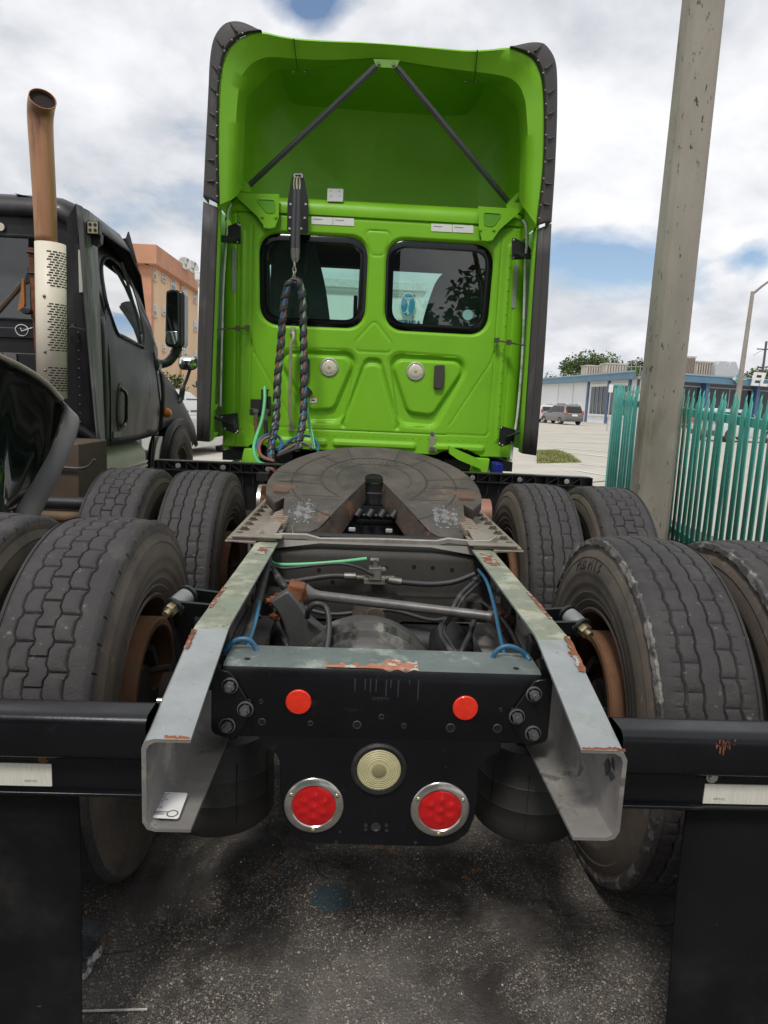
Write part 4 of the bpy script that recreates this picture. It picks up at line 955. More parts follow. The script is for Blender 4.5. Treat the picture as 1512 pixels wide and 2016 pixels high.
# sidewall lettering on the right near inner tyre
def arctext(body, w_ob, radius, a0, size, side):
    cu = bpy.data.curves.new('t', 'FONT'); cu.body = body; cu.size = size; cu.extrude = .0012; cu.align_x = 'CENTER'; cu.offset = .0003
    t = bpy.data.objects.new('t', cu); COL.objects.link(t); me = bpy.data.meshes.new_from_object(t.evaluated_get(bpy.context.evaluated_depsgraph_get())); bpy.data.objects.remove(t)
    c = Vector((w_ob[0], w_ob[1], w_ob[2]))
    for v in me.vertices:
        r = radius+v.co.y; a = a0 - v.co.x/radius   # angle in YZ plane from +Z towards camera (-Y)
        u = r-.40; xs = .1395-6.*u*u
        v.co = Vector((c.x - side*(xs+.0022+v.co.z), c.y + r*sin(a), c.z + r*cos(a)))
    me.materials.clear(); me.materials.append(mat('raised_letter_rubber', (.035, .030, .026), .8)); return me
link('sidewall_lettering', arctext('Plus HT3', (.778, 1.95, .500), .405, .20, .056, 1), T)

# --- axles, differential
for ya in (1.95, 3.28):
    mb = MB(); mb.tube([(-.62, ya, .50), (-.35, ya, .50), (-.22, ya, .50), (.17, ya, .50), (.33, ya, .50), (.62, ya, .50)], [.055, .06, .085, .085, .06, .055], 20)
    ax_ = part('axle_housing', mb, GREASEE if ya < 2 else CHASSIS, T)
    mb = MB(); cy = ya
    mb.lathe([(.16, .10), (.12, .19), (.06, .222), (-.01, .222), (-.016, .229), (-.030, .229), (-.036, .214), (-.056, .211), (-.060, .217), (-.068, .217), (-.074, .200), (-.092, .198), (-.096, .190), (-.112, .184), (-.124, .168), (-.137, .12), (-.145, .06), (-.148, .0005)], (-.03, cy, .512), (0, 1, 0), 56)
    part('differential_bowl', mb, mat('grey_casting', (.11, .108, .10), .42, .3, var=.4, vscale=5, bump=.35, bscale=40, stretch=(1, 1, .4), spots=[((.34, .33, .29), 5, .53, .64, .6), ((.03, .03, .03), 6, .54, .62, .4)]), ax_)
# upright bracket on the housing carrying the torque rod
arm = [(532, 1176), (571, 1153), (592, 1178), (612, 1210), (650, 1240), (660, 1300), (566, 1300), (570, 1250), (560, 1215), (548, 1192)]
mb = MB(); mb.prism(roundpoly([PY(a, b, 2.02) for a, b in arm], .012, 3), (0, -.05, 0)); br = part('torque_rod_bracket', mb, mat('bracket_iron', (.075, .075, .075), .55, .2, var=.3, vscale=8, bump=.3, bscale=50, spots=[((.16, .145, .12), 7, .56, .72, .8)]), T, bevel=.008)
ra_, rb_ = PY(588, 1168, 2.07), PY(985, 1216, 2.05)
mb = MB(); mb.tube([ra_.lerp(rb_, .035), ra_.lerp(rb_, .07), ra_.lerp(rb_, .10), ra_.lerp(rb_, .93), ra_.lerp(rb_, .955), ra_.lerp(rb_, .975)], [.034, .020, .0155, .0155, .021, .030], 16)
tr_ = part('torque_rod', mb, mat('rod_steel', (.15, .145, .14), .42, .4, var=.25, vscale=14, bump=.2, bscale=70), T)
mb = MB(); d_ = (rb_-ra_).normalized()
mb.cyl(ra_+Vector((0, -.045, .01)), ra_+Vector((0, .045, -.01)), .030, 18); part('rod_end', mb, RUSTM, tr_, bevel=.004)
mb = MB(); mb.cyl(rb_+Vector((0, -.05, 0)), rb_+Vector((0, .05, 0)), .032, 18); mb.cyl(rb_+Vector((.015, -.062, .01)), rb_+Vector((.015, .06, .01)), .021, 6); part('rod_end', mb, mat('dark_rust', (.075, .035, .025), .75, .2, var=.3, vscale=14, bump=.4, bscale=60), tr_, bevel=.003)
mb = MB(); mb.obox(rb_+Vector((.045, 0, .0)), (.03, 0, 0), (0, .05, 0), (0, 0, .035)); mb.box(.402, .421, 2.0, 2.14, .66, .79); part('rod_mount', mb, BLACKM, tr_, bevel=.004)
mb = MB(); p = PY(545, 1190, 2.0); bolt(mb, p+Vector((0, 0, .012)), (-.8, -.5, .1), .016, .024, stud=.012); bolt(mb, p+Vector((.005, 0, -.035)), (-.8, -.5, .1), .012, .02, stud=.01); part('bracket_bolt', mb, RUSTM, br)
mb = MB()
bx_ = PY(582, 1163, 2.02); mb.obox(bx_, (.024, 0, -.006), (0, .035, 0), (.006, 0, .024)); part('bolt_block', mb, RUSTM, br, bevel=.006)
# pinion / drive shaft between axles
mb = MB(); mb.tube([(-.03, 2.05, .60), (-.03, 2.2, .62), (-.03, 2.26, .625), (-.03, 2.95, .66)], [.09, .07, .045, .045], 18); part('drive_shaft', mb, GREASEE, T)
mb = MB(); c = PY(735, 1218, 2.15); mb.cyl(c+Vector((-.01, .05, -.01)), c+Vector((.005, -.03, .01)), .035, 18); part('pinion_cap', mb, GREASEE, T, bevel=.004)
# equaliser / suspension arms and air springs
def susp(s):
    mb = MB(); P = []
    mb.tube([(s*.40, 1.72, .40), (s*.40, 1.78, .415), (s*.41, 1.88, .43), (s*.41, 2.05, .47), (s*.41, 2.30, .56)], [.03, .04, .05, .04, .04], 10)
    part('suspension_arm', mb, CHASSIS, T, bevel=.006)
    for yy in (1.61, ):
        mb = MB(); r = .132
        mb.lathe([(0, r*.80), (.004, r*.95), (.012, r*1.0), (.05, r), (.082, r*1.0), (.084, r*1.012), (.087, r*1.0), (.14, r*.99), (.142, r*1.003), (.145, r*.985), (.205, r*.97), (.225, r*.93), (.232, r*.8), (.232, .001)], (s*.385, yy, .345), (0, 0, 1), 48)
        mb.lathe([(-.02, .001), (-.02, r*.66), (0, r*.7), (0.001, r*.75)], (s*.385, yy, .345), (0, 0, 1), 32)
        a_ = part('air_spring', mb, mat('airbag_rubber', (.022, .021, .020), .6, var=.25, vscale=8, bump=.2, bscale=90, spots=[((.075, .068, .058), 3.5, .52, .75, .8)]), T)
        rb = MB()
        for k in range(9):
            a = 2*pi*k/9+.3; rb.bar((s*.385+(r+.0005)*cos(a), yy+(r+.0005)*sin(a), .385), (s*.385+(r+.0005)*cos(a), yy+(r+.0005)*sin(a), .53), .0012, .0012, (cos(a), sin(a), 0))
        part('mould_lines', rb, HOLE, a_, kind='stuff')
    mb = MB(); mb.box(*sorted((s*.33, s*.45)), 1.53, 1.70, .570, .594); part('spring_seat', mb, CHASSIS, T, bevel=.003)
    # u-bolts and clamps on the axle
    mb = MB()
    for yy in (1.88, 2.02):
        mb.tube([(s*.38, yy, .40), (s*.38, yy, .60)], .010, 8); mb.tube([(s*.44, yy, .40), (s*.44, yy, .60)], .010, 8); bolt(mb, (s*.38, yy, .60), (0, 0, 1), .016, .02)
    mb.box(*sorted((s*.36, s*.46)), 1.86, 2.04, .36, .40); part('axle_clamp', mb, BLACKM, T)
    # brake chamber with slack adjuster
    mb = MB(); mb.cyl((s*.27, 2.12, .52), (s*.27, 2.26, .54), .075, 20); mb.cyl((s*.27, 2.26, .54), (s*.27, 2.34, .55), .07, 20); mb.cyl((s*.27, 2.0, .51), (s*.27, 2.12, .52), .014, 8); part('brake_chamber', mb, BLACKM, T, bevel=.006)
    # gearing-like dark bracket below the rail
    mb = MB(); mb.box(*sorted((s*.26, s*.335)), 1.95, 2.02, .52, .60)
    for k in range(3): mb.cyl((s*(.27+.022*k), 1.985, .52), (s*(.27+.022*k), 1.985, .485+.01*(k % 2)), .009, 6)
    part('clamp_bracket', mb, BLACKM, T, bevel=.002)
    # rubber bump brackets on rail inner web
    mb = MB()
    for (y0, h) in ((1.60, .05), (1.70, .07)): mb.prism([Vector((s*.421, y0, .66)), Vector((s*.421, y0+.05, .66)), Vector((s*.421, y0+.05, .66+h*1.6)), Vector((s*.421, y0+.025, .68+h*1.6)), Vector((s*.421, y0, .66+h*1.6))], (-s*.03, 0, 0))
    part('web_bracket', mb, XMEMB, T, bevel=.005)
sym(susp)
def shock(s):
    c = PY(357, 1183, 1.9) if s < 0 else PY(1131, 1222, 1.9)
    ax = Vector((s*.45, -1, -.35)).normalized(); mb = MB()
    sh = MB(); sh.tube([c+Vector((s*.01, .03, -.02)), c+Vector((s*-.01, .10, -.33))], [.032, .036], 16); S_ = part('shock_absorber', sh, BLACKM, T)
    mb = MB(); mb.lathe([(-.028, .021), (-.024, .0255), (.0, .0265), (.024, .0255), (.028, .021)], c, ax, 24); part('bushing', mb, mat('grey_bushing', (.22, .23, .23), .5, var=.2, vscale=30), S_)
    mb = MB()
    for k in (-.034, .034): mb.cyl(c+ax*(k-.004), c+ax*(k+.004), .030, 20)
    e = Vector((s*.432, c.y+.03, c.z-.02))
    for k in (-.034, .034): mb.bar(c+ax*k, e+ax*k*.9, .05, .007, ax)
    part('clevis', mb, mat('dark_green_iron', (.03, .038, .036), .4, .3, var=.2, vscale=20), S_)
    mb = MB(); mb.cyl(c+ax*.038, c+ax*.056, .019, 6); mb.cyl(c+ax*.05, c+ax*.072, .011, 12); part('bolt', mb, ZINC, S_)
sym(shock)
# more plumbing in the bay
def extra(s):
    mb = MB(); mb.cyl((s*.10, 2.40, .50), (s*.36, 2.40, .50), .085, 22); tk = part('air_reservoir', mb, BLACKM, T, bevel=.01)
    mb = MB(); mb.obox((s*.33, 2.24, .70), (.03, 0, 0), (0, .05, 0), (0, 0, .035)); mb.cyl((s*.33, 2.19, .70), (s*.33, 2.15, .70), .014, 10); part('relay_valve', mb, CHASSIS, T, bevel=.004)
    mb = MB(); mb.tube(spline([(s*.33, 2.16, .70), (s*.30, 2.08, .66), (s*.26, 2.0, .62), (s*.27, 2.06, .56), (s*.27, 2.13, .54)], 6), .009, 8); part('brake_hose', mb, HOSE, T, smooth=60)
    mb = MB(); mb.tube(spline([(s*.35, 2.22, .73), (s*.38, 2.0, .74), (s*.39, 1.8, .72), (s*.38, 1.62, .70)], 6), .007, 6); part('brake_hose', mb, HOSE, T, smooth=60)
    mb = MB(); mb.bar((s*.20, 2.02, .47), (s*.30, 2.02, .60), .028, .016, (0, 1, 0)); mb.cyl((s*.20, 2.0, .47), (s*.20, 2.05, .47), .025, 12); part('slack_adjuster', mb, BLACKM, T, bevel=.002)
sym(extra)
mb = MB(); mb.tube(spline([(-.30, 2.36, .66), (-.15, 2.33, .63), (.05, 2.34, .65), (.22, 2.33, .62), (.33, 2.36, .66)], 6), .008, 8); part('brake_hose', mb, HOSE, T, smooth=60)
# --- forward cross member with stamped face
prof = [(2.62, .858), (2.50, .858), (2.455, .850), (2.43, .835), (2.42, .81), (2.42, .70), (2.415, .685), (2.385, .68), (2.38, .66), (2.38, .60), (2.62, .60)]
mb = MB(); P = [[(x, y, z) for y, z in prof] for x in np.linspace(-.42, .42, 5)]; mb.grid(P)
mm = part('middle_crossmember', mb, XMEMB, T)
hl = MB()
for (px, py) in ((760, 1118), (815, 1116), (852, 1118), (890, 1122), (628, 1122), (655, 1145)):
    c = PY(px, py, 2.4195); hl.cyl(c, c+Vector((0, -.0008, 0)), .0075, 14)
part('holes', hl, HOLE, mm, kind='stuff')
mb = MB(); mb.box(-.42, .42, 2.9, 2.93, .60, .84); mb.box(-.42, .42, 2.62, 2.66, .60, .80); part('crossmember', mb, BLACKM, T)
mb = MB(); mb.box(-.42, .42, 2.6, 4.6, .585, .60); part('belly_plate', mb, BLACKM, T)
for y in (3.9, 4.7): mb = MB(); mb.box(-.42, .42, y, y+.06, .60, .85); part('crossmember', mb, BLACKM, T)
# valve with air lines on the middle cross member
v0 = PY(738, 1128, 2.37)
mb = MB(); mb.obox(v0, (.022, 0, 0), (0, .02, 0), (0, 0, .022)); mb.obox(v0+Vector((0, 0, -.028)), (.038, 0, 0), (0, .015, 0), (0, 0, .010)); mb.cyl(v0+Vector((0, 0, .02)), v0+Vector((0, 0, .052)), .011, 10); mb.cyl(v0+Vector((-.018, 0, .045)), v0+Vector((.012, 0, .045)), .010, 8)
mb.cyl(v0+Vector((-.07, 0, -.018)), v0+Vector((.07, 0, -.018)), .010, 10); bolt(mb, v0+Vector((.03, -.01, .015)), (0, -1, 0), .007, .01)
vl = part('brake_valve', mb, mat('valve_metal', (.20, .19, .17), .5, .5, var=.35, vscale=30, bump=.3, bscale=60), T, bevel=.002)
def hose(name, pts, r, m_, par=T, y=None, n=6, seg=8):
    P = [PY(p[0], p[1], p[2] if len(p) > 2 else y) for p in pts]; mb = MB(); mb.tube(spline(P, n), r, seg); return part(name, mb, m_, par, smooth=60)
hose('air_line', [(528, 1100, 2.42), (545, 1111, 2.37), (600, 1111, 2.36), (670, 1106, 2.36), (722, 1100, 2.37)], .0068, HOSEG)
hose('air_line', [(530, 1112), (560, 1119), (620, 1113), (670, 1110), (705, 1117), (735, 1131)], .0055, HOSE, y=2.35)
hose('air_line', [(540, 1125), (562, 1145), (600, 1141), (650, 1134), (700, 1135)], .0105, HOSE, y=2.36)
hose('air_line', [(762, 1142), (800, 1147), (850, 1150), (895, 1145), (935, 1130)], .0105, HOSE, y=2.36)
mb = MB()
for a, b in (((678, 1134.5), (700, 1135)), ((765, 1142), (790, 1146))): mb.cyl(PY(*a, 2.35), PY(*b, 2.35), .0135, 10)
part('hose_fitting', mb, BOLT, vl, kind='stuff')
# harness bundles down the inside of both rails, blue lines and loops
hose('wiring_loom', [(528, 1098, 2.36), (528, 1110, 2.33), (517, 1150, 2.1), (506, 1190, 1.9), (492, 1235, 1.72), (470, 1275, 1.6), (440, 1300, 1.5)], .013, HOSE)
hose('wiring_loom', [(535, 1120, 2.3), (556, 1150, 2.1), (575, 1170, 2.12)], .012, HOSE)
hose('air_line', [(512, 1170, 2.0), (507, 1205, 1.8), (498, 1240, 1.7), (480, 1290, 1.56), (468, 1310, 1.5)], .0055, HOSEB)
hose('air_line', [(443, 1284, 1.50), (452, 1269, 1.5), (470, 1259, 1.5), (490, 1260, 1.5), (503, 1275, 1.5), (509, 1296, 1.49)], .006, HOSEB)
hose('air_line', [(970, 1300, 1.5), (975, 1285, 1.5), (993, 1273, 1.5), (1015, 1276, 1.5), (1035, 1289, 1.5), (1042, 1300, 1.49)], .006, HOSEB)
hose('air_line', [(942, 1122, 2.3), (958, 1145, 2.1), (972, 1190, 1.95), (982, 1240, 1.75), (993, 1290, 1.56)], .0055, HOSEB)
hose('wiring_loom', [(950, 1130, 2.3), (935, 1145, 2.2), (908, 1170, 2.15), (893, 1195, 2.1), (878, 1220, 2.1), (868, 1240, 2.05), (872, 1260, 2.0), (890, 1285, 1.9), (902, 1310, 1.85)], .0085, HOSE)
hose('wiring_loom', [(952, 1132, 2.29), (938, 1152, 2.19), (912, 1178, 2.14), (898, 1200, 2.1), (882, 1222, 2.1), (873, 1242, 2.05), (884, 1262, 2.0), (900, 1290, 1.9), (912, 1312, 1.85)], .007, HOSE)
hose('wiring_loom', [(868, 1228, 2.08), (865, 1245, 2.06), (880, 1275, 1.95), (888, 1300, 1.9)], .004, HOSEG)
hose('air_line', [(605, 1215, 1.95), (608, 1200, 1.93), (622, 1189, 1.92), (640, 1195, 1.92), (647, 1215, 1.9), (647, 1250, 1.86), (640, 1300, 1.8)], .0085, HOSE)
mb = MB()
for p in ((528, 1125, 2.25), (507, 1185, 1.92), (503, 1215, 1.8), (935, 1140, 2.2), (950, 1130, 2.28)):
    c = PY(*p); mb.lathe([(-.004, .016), (.004, .016)], c, (.3, -.5, -.8), 12)
part('cable_ties', mb, BLACKM, T, kind='stuff')

# ================================================================== FIFTH WHEEL
FW = MB()
S5 = .31; Y5, Z5 = 2.95, .992
def onplate(px, py, off=0.0):
    # plane z = Z5 + S5 (y - Y5)
    n_ = Vector((0, -S5, 1)); return onplane(px, py, (0, Y5, Z5+off), n_)
def plz(x, y): return Z5+S5*(y-Y5)
half = [onplate(*p) for p in ((735, 883), (660, 886), (600, 897), (560, 914), (536, 934), (527, 952), (528, 966), (537, 978), (560, 1001))]
hp = [(abs(p.x), p.y) for p in half]; hp[0] = (0, 3.435)
print('plate', hp)
brk = 2.855          # where the ramps begin
out = []
R_ = .462
for k in range(0, 13):
    a = pi/2-k*(pi/2+.22)/12; out.append((R_*cos(a), 2.97+.465*sin(a) if sin(a) > 0 else 2.97+R_*sin(a)))
# from (R,..) down to notch then ramp side
out += [(.405, 2.80), (.372, 2.845), (.362, 2.72), (.352, 2.60), (.335, 2.575), (.245, 2.580), (.215, 2.61), (.12, 2.84), (.060, 2.985), (.040, 3.03), (.040, 3.085), (.028, 3.11), (0, 3.12)]
right = out; left = [(-x, y) for x, y in reversed(out[1:-1])]
full = right+left
def z5(x, y):
    z = plz(x, y)
    if y < brk: z -= (brk-y)*.02
    return z
cen = 0
mb = MB(); n = len(full)
# top surface built as strips: mirror-symmetric triangulated fan via bmesh
bm = bmesh.new(); vs = [bm.verts.new((x, y, z5(x, y))) for x, y in full]; f = bm.faces.new(vs)
bmesh.ops.triangulate(bm, faces=[f]); bmesh.ops.recalc_face_normals(bm, faces=bm.faces)
# cut at the ramp break so the ramp is its own plane
bmesh.ops.bisect_plane(bm, geom=bm.verts[:]+bm.edges[:]+bm.faces[:], plane_co=(0, brk, 0), plane_no=(0, 1, 0))
for v in bm.verts: v.co.z = z5(v.co.x, v.co.y)
me = bpy.data.meshes.new('top_plate'); 
for fc in bm.faces: fc.material_index = 1 if fc.calc_center_median().y < brk else 0
bm.to_mesh(me); bm.free(); me.materials.append(GREASE); me.materials.append(GREASER)
fw = link('fifth_wheel', me, T); fw['label'] = 'greasy tilted coupling plate with worn silver ramps'
# skirt
sk_ = MB(); P = []
for i, (x, y) in enumerate(full):
    inn = 12 < i < len(full)-12
    xv, yv = x, y
    dr_ = .058 if (abs(x) < .33 and y < 3.2) else .05
    P.append([(x, y, z5(x, y)), (x*1.004, y-.002, z5(x, y)-.006), (x*1.004, y, z5(x, y)-dr_*.6), (x*.985, y+.01, z5(x, y)-dr_), (x*.95, y+.02, z5(x, y)-dr_)])
sk_.grid(P, closeu=True); keep = [i for i, f in enumerate(sk_.f) if not all(abs(sk_.v[q][0]) < .05 and sk_.v[q][1] > 3.0 and sk_.v[q][1] < 3.2 for q in f)]; sk_.f = [sk_.f[i] for i in keep]; sk_.mi = [sk_.mi[i] for i in keep]; part('plate_skirt', sk_, GREASEE, fw, smooth=35)
# inner throat walls, deep and rusty
tw = MB()
for s in (-1, 1):
    tp = [(s*.235, 2.578), (s*.20, 2.63), (s*.12, 2.84), (s*.060, 2.985), (s*.040, 3.03)]
    P = [[(x, y, z5(x, y)-.003) for x, y in tp], [(x*.95, y, z5(x, y)-.03) for x, y in tp], [(x*.86, y+.004, z5(x, y)-.066) for x, y in tp], [(x*.81, y+.01, z5(x, y)-.090) for x, y in tp], [(x*.95, y+.02, z5(x, y)-.092) for x, y in tp]]
    tw.grid(P)
part('throat_wall', tw, GREASEE, fw, smooth=50)
fl = MB(); rr = random.Random(4)
for s in (-1, 1):
    for q in range(1100):
        x = s*.272+rr.gauss(0, .032); y = 2.735+rr.gauss(0, .036)
        if abs(x) > .345 or abs(x) < .24-(2.58-y)*-.42*0 or y > 2.84 or y < 2.62: continue
        if abs(x) < .235-(y-2.578)*.44+.01: continue
        r = (.0008+.0042*rr.random()**2)*(1.3 if math.sin(x*160)+math.sin(y*130+x*60) > 0 else .45); a0 = rr.uniform(0, 6); nn = 6; zz0 = z5(x, y)+.0009+rr.uniform(0, .0004)
        pl_ = [(x+r*cos(a0+k)*rr.uniform(.5, 1.3), y+r*1.2*sin(a0+k)*rr.uniform(.5, 1.3)) for k in [2*pi*t/nn for t in range(nn)]]
        fl.add([(a, b, z5(a, b)+.0010+.0001*(q % 5)) for a, b in pl_], [tuple(range(nn))])
part('worn_silver_flecks', fl, mat('worn_silver', (.33, .325, .33), .42, .5, var=.15, vscale=30), fw, smooth=0, kind='stuff')
jw = MB(); jw.box(-.06, .06, 3.14, 3.2, .90, 1.0); jw.box(-.10, .10, 3.10, 3.3, .90, .96)
for k in range(4): jw.cyl((-.075+.05*k, 2.86, .885), (-.055+.05*k, 2.88, .915), .016, 10)
jw.cyl((-.11, 2.90, .885), (.11, 2.90, .885), .013, 8); jw.box(-.12, .12, 2.93, 2.98, .84, .88)
part('locking_jaw', jw, BLACKM, fw, bevel=.004, kind='stuff')
# grease grooves cast in the plate (proud dark ribs sunk to the surface)
gv = MB()
def groove(pts, w=.0055, dz=.0009):
    P = [Vector((x, y, z5(x, y)+dz)) for x, y in pts]
    for a, b in zip(P, P[1:]):
        d = (b-a).normalized(); s_ = Vector((-d.y, d.x, 0)).normalized()*w/2; s_.z = S5*s_.y
        gv.add([a-s_, b-s_, b+s_, a+s_], [(0, 1, 2, 3)])
def arc(cx, cy, r, a0, a1, n=28): return [(cx+r*cos(radians(a0+(a1-a0)*k/n)), cy+r*sin(radians(a0+(a1-a0)*k/n))) for k in range(n+1)]
groove(arc(0, 3.06, .235, -48, 228, 40), .009); groove(arc(0, 3.06, .165, -30, 210, 30), .004)
for s in (-1, 1):
    groove([(s*x, y) for x, y in arc(0, 3.02, .36, -62, 55, 24)], .0075)
    groove([(s*.445, 3.05), (s*.19, 3.16)], .004) if 0 else None
    groove([(s*.24, 3.07), (s*.44, 3.10)], .004); groove([(s*.232, 2.99), (s*.40, 2.995)], .004); groove([(s*.14, 2.87), (s*.31, 2.875)], .003)
    groove([(s*.30, 3.01), (s*.42, 3.0)], .011); groove([(s*.17, 3.22), (s*.25, 3.30)], .006); groove([(s*.10, 3.28), (s*.13, 3.40)], .005)
    groove([(s*.05+.014*cos(a), 3.13+.012*sin(a)) for a in [2*pi*k/12 for k in range(13)]], .002)
part('grease_grooves', gv, mat('grease_dark', (.045, .040, .035), .5, var=.3, vscale=20), fw, smooth=0, kind='stuff')
lt = textmesh('cast_lettering', 'HOLLAND', .052, mat('cast_letters', (.10, .088, .07), .6), fw, frame(Vector((0, 3.235, z5(0, 3.235)+.0012)), (1, 0, 0), (0, 1, S5)), .0008)
# pedestals, slide rails with racks, base angles
def fwside(s):
    mb = MB(); mb.box(*sorted((s*.36, s*.425)), 2.88, 3.04, .885, .985); mb.cyl((s*.33, 2.96, .965), (s*.44, 2.96, .965), .035, 16); part('pedestal', mb, mat('rusty_pedestal', (.115, .072, .045), .8, .1, var=.3, vscale=8, bump=.5, bscale=50), fw, bevel=.006)
    mb = MB(); mb.prism([Vector((s*x, 2.395, z)) for x, z in ((.350, .868), (.522, .868), (.522, .876), (.350, .876))], (0, 1.15, 0)); ap = part('base_angle', mb, TAN, T, bevel=.002)
    mb = MB(); mb.prism([Vector((s*x, 2.40, z)) for x, z in ((.4315, .866), (.4395, .866), (.4395, .74), (.4315, .74))], (0, 1.1, 0)); part('angle_leg', mb, CHASSIS, ap)
    for k in range(9):
        y = 2.445+.105*k; b_ = MB(); bolt(b_, (s*.487, y, .8765), (0, 0, 1), .0125, .011); b_.cyl((s*.487, y, .86), (s*.487, y, .8765), .006, 6); part('bolt', b_, mat('bolt_brown', (.15, .12, .085), .55, .5, var=.3, vscale=40, spots=[((.08, .05, .03), 30, .5, .6, .8)]), ap)
    mb = MB(); mb.box(*sorted((s*.340, s*.392)), 2.48, 3.45, .877, .888); rk = part('slide_rail', mb, TAN, T, bevel=.003)
    mb = MB()
    for k in range(9):
        y = 2.535+.042*k; mb.prism([Vector((s*.335, y, .889)), Vector((s*.415, y, .889)), Vector((s*.405, y, .905)), Vector((s*.385, y, .912)), Vector((s*.335, y, .912))], (0, .017, 0))
    part('rack_teeth', mb, mat('rack_tan', (.27, .22, .175), .6, .3, var=.2, vscale=14, bump=.3, bscale=70, spots=[((.24, .10, .05), 9, .56, .68, .8)]), rk, bevel=.002)
    mb = MB(); mb.prism([Vector((s*.36, 2.44, .878)), Vector((s*.44, 2.44, .878)), Vector((s*.425, 2.5, .895)), Vector((s*.37, 2.52, .915)), Vector((s*.345, 2.50, .91))], (0, .03, .0)); part('stop_block', mb, TAN, rk, bevel=.003)
    mb = MB(); mb.prism([Vector((s*.33, 2.388, .8775)), Vector((s*.505, 2.388, .8775)), Vector((s*.505, 2.44, .8775)), Vector((s*.33, 2.44, .8775))], (0, 0, .008)); part('stop_plate', mb, TAN, rk, bevel=.002)
    mb = MB(); mb.prism([Vector((s*.425, 2.385, .845)), Vector((s*.432, 2.385, .858)), Vector((s*.50, 2.385, .862)), Vector((s*.528, 2.385, .862)), Vector((s*.528, 2.385, .868)), Vector((s*.42, 2.385, .868)), Vector((s*.418, 2.385, .845))], (0, .03, 0)); part('plate_lip', mb, TAN, rk, bevel=.002)
sym(fwside)
# release bar across the frame
bar = [(513, 1047), (525, 1058), (556, 1055), (602, 1056), (630, 1064), (740, 1065), (858, 1069), (882, 1064), (926, 1069), (964, 1068), (979, 1058)]
P = [PY(a, b, 2.44) for a, b in bar]; mb = MB()
Q = []
for i, p in enumerate(P):
    q0 = P[max(0, i-1)]; q1 = P[min(len(P)-1, i+1)]; n_ = Vector((-(q1-q0).z, 0, (q1-q0).x)).normalized()*.0105
    Q.append([p-n_+Vector((0, -.008, 0)), p+n_+Vector((0, -.008, 0)), p+n_+Vector((0, .010, 0)), p-n_+Vector((0, .010, 0))])
mb.grid(Q, closev=True); mb.add(Q[0], [(0, 1, 2, 3)]); mb.add(Q[-1], [(3, 2, 1, 0)])
part('release_bar', mb, mat('bar_grey', (.30, .28, .25), .5, .35, var=.2, vscale=16, bump=.25, bscale=70, spots=[((.15, .11, .08), 10, .58, .7, .8)]), T, bevel=.003)
mb = MB(); mb.prism([Vector(p) for p in ((-.36, 2.43, .868), (-.12, 2.43, .868), (.12, 2.43, .868), (.36, 2.43, .868), (.36, 2.41, .840), (.20, 2.42, .862), (-.20, 2.42, .862), (-.36, 2.41, .840))], (0, .012, 0)); part('tie_plate', mb, mat('tie_grey', (.17, .155, .14), .6, .2, var=.2, vscale=9), T)
mb = MB(); mb.cyl((-.40, 2.56, .862), (.40, 2.56, .862), .011, 8); part('cross_rod', mb, BLACKM, T)
mb = MB()
for x in (-.10, .045): mb.box(x, x+.026, 2.66, 2.67, .862, .878)
part('small_tabs', mb, mat('tab_grey', (.35, .35, .34), .5), T, bevel=.003, kind='stuff')
hose('thin_line', [(575, 1035, 2.62), (577, 1050, 2.5), (579, 1060, 2.45)], .003, ZINC)

# ================================================================== CAB
YC = 4.91
def Wc(px, py, y=YC): p = PY(px, py, y); return (p.x, p.z)
def inset(poly, r):
    n = len(poly); ar = sum(poly[i][0]*poly[(i+1) % n][1]-poly[(i+1) % n][0]*poly[i][1] for i in range(n)); sg = 1 if ar > 0 else -1; L = []
    for i in range(n):
        (x0, y0), (x1, y1) = poly[i], poly[(i+1) % n]; dx, dy = x1-x0, y1-y0; l = sqrt(dx*dx+dy*dy); nx, ny = -dy/l*sg, dx/l*sg
        L.append((x0+nx*r, y0+ny*r, dx, dy))
    out = []
    for i in range(n):
        x0, y0, dx, dy = L[i-1]; x1, y1, ex, ey = L[i]; de = dx*ey-dy*ex
        t = ((x1-x0)*ey-(y1-y0)*ex)/de; out.append((x0+dx*t, y0+dy*t))
    return out
def psdf(X, Z, poly, r=0.0):
    if r: poly = inset(poly, r)
    d = np.full(X.shape, 1e9); s = np.ones(X.shape); n = len(poly)
    for i in range(n):
        ax, az = poly[i-1]; bx, bz = poly[i]; ex, ez = bx-ax, bz-az; wx, wz = X-ax, Z-az
        t = np.clip((wx*ex+wz*ez)/(ex*ex+ez*ez), 0, 1); d = np.minimum(d, (wx-ex*t)**2+(wz-ez*t)**2)
        c1 = Z >= az; c2 = Z < bz; c3 = ex*wz > ez*wx
        s = np.where((c1 & c2 & c3) | (~c1 & ~c2 & ~c3), -s, s)
    return s*np.sqrt(d)-r
def sm(x): x = np.clip(x, 0, 1); return x*x*(3-2*x)
stp = .0075
xs = np.arange(-1.045, 1.0451, stp); zs_ = np.arange(.985, 2.59, stp)
X, Z = np.meshgrid(xs, zs_, indexing='ij')
H = np.zeros(X.shape)      # + = away from the camera
def mirror_avg(L_, R_):     # average a left and a right pixel polygon into one symmetric one
    a = [Wc(*p) for p in L_]; b = [Wc(*p) for p in R_]; return [((q[0]-p[0])/2, (p[1]+q[1])/2) for p, q in zip(a, b)]
def both(poly): return [poly, [(-x, z) for x, z in poly]]
WIN = [(.062, 2.455), (.800, 2.452), (.785, 1.852), (.068, 1.856)]
for w in both(WIN):
    s = psdf(X, Z, w, .12); H += .022*sm((.018-s)/.022)
triO = [Wc(772, 692), Wc(936, 700), Wc(872, 842), Wc(797, 838)]; triO = [(.235, 1.735), (.70, 1.725), (.50, 1.185), (.265, 1.185)]
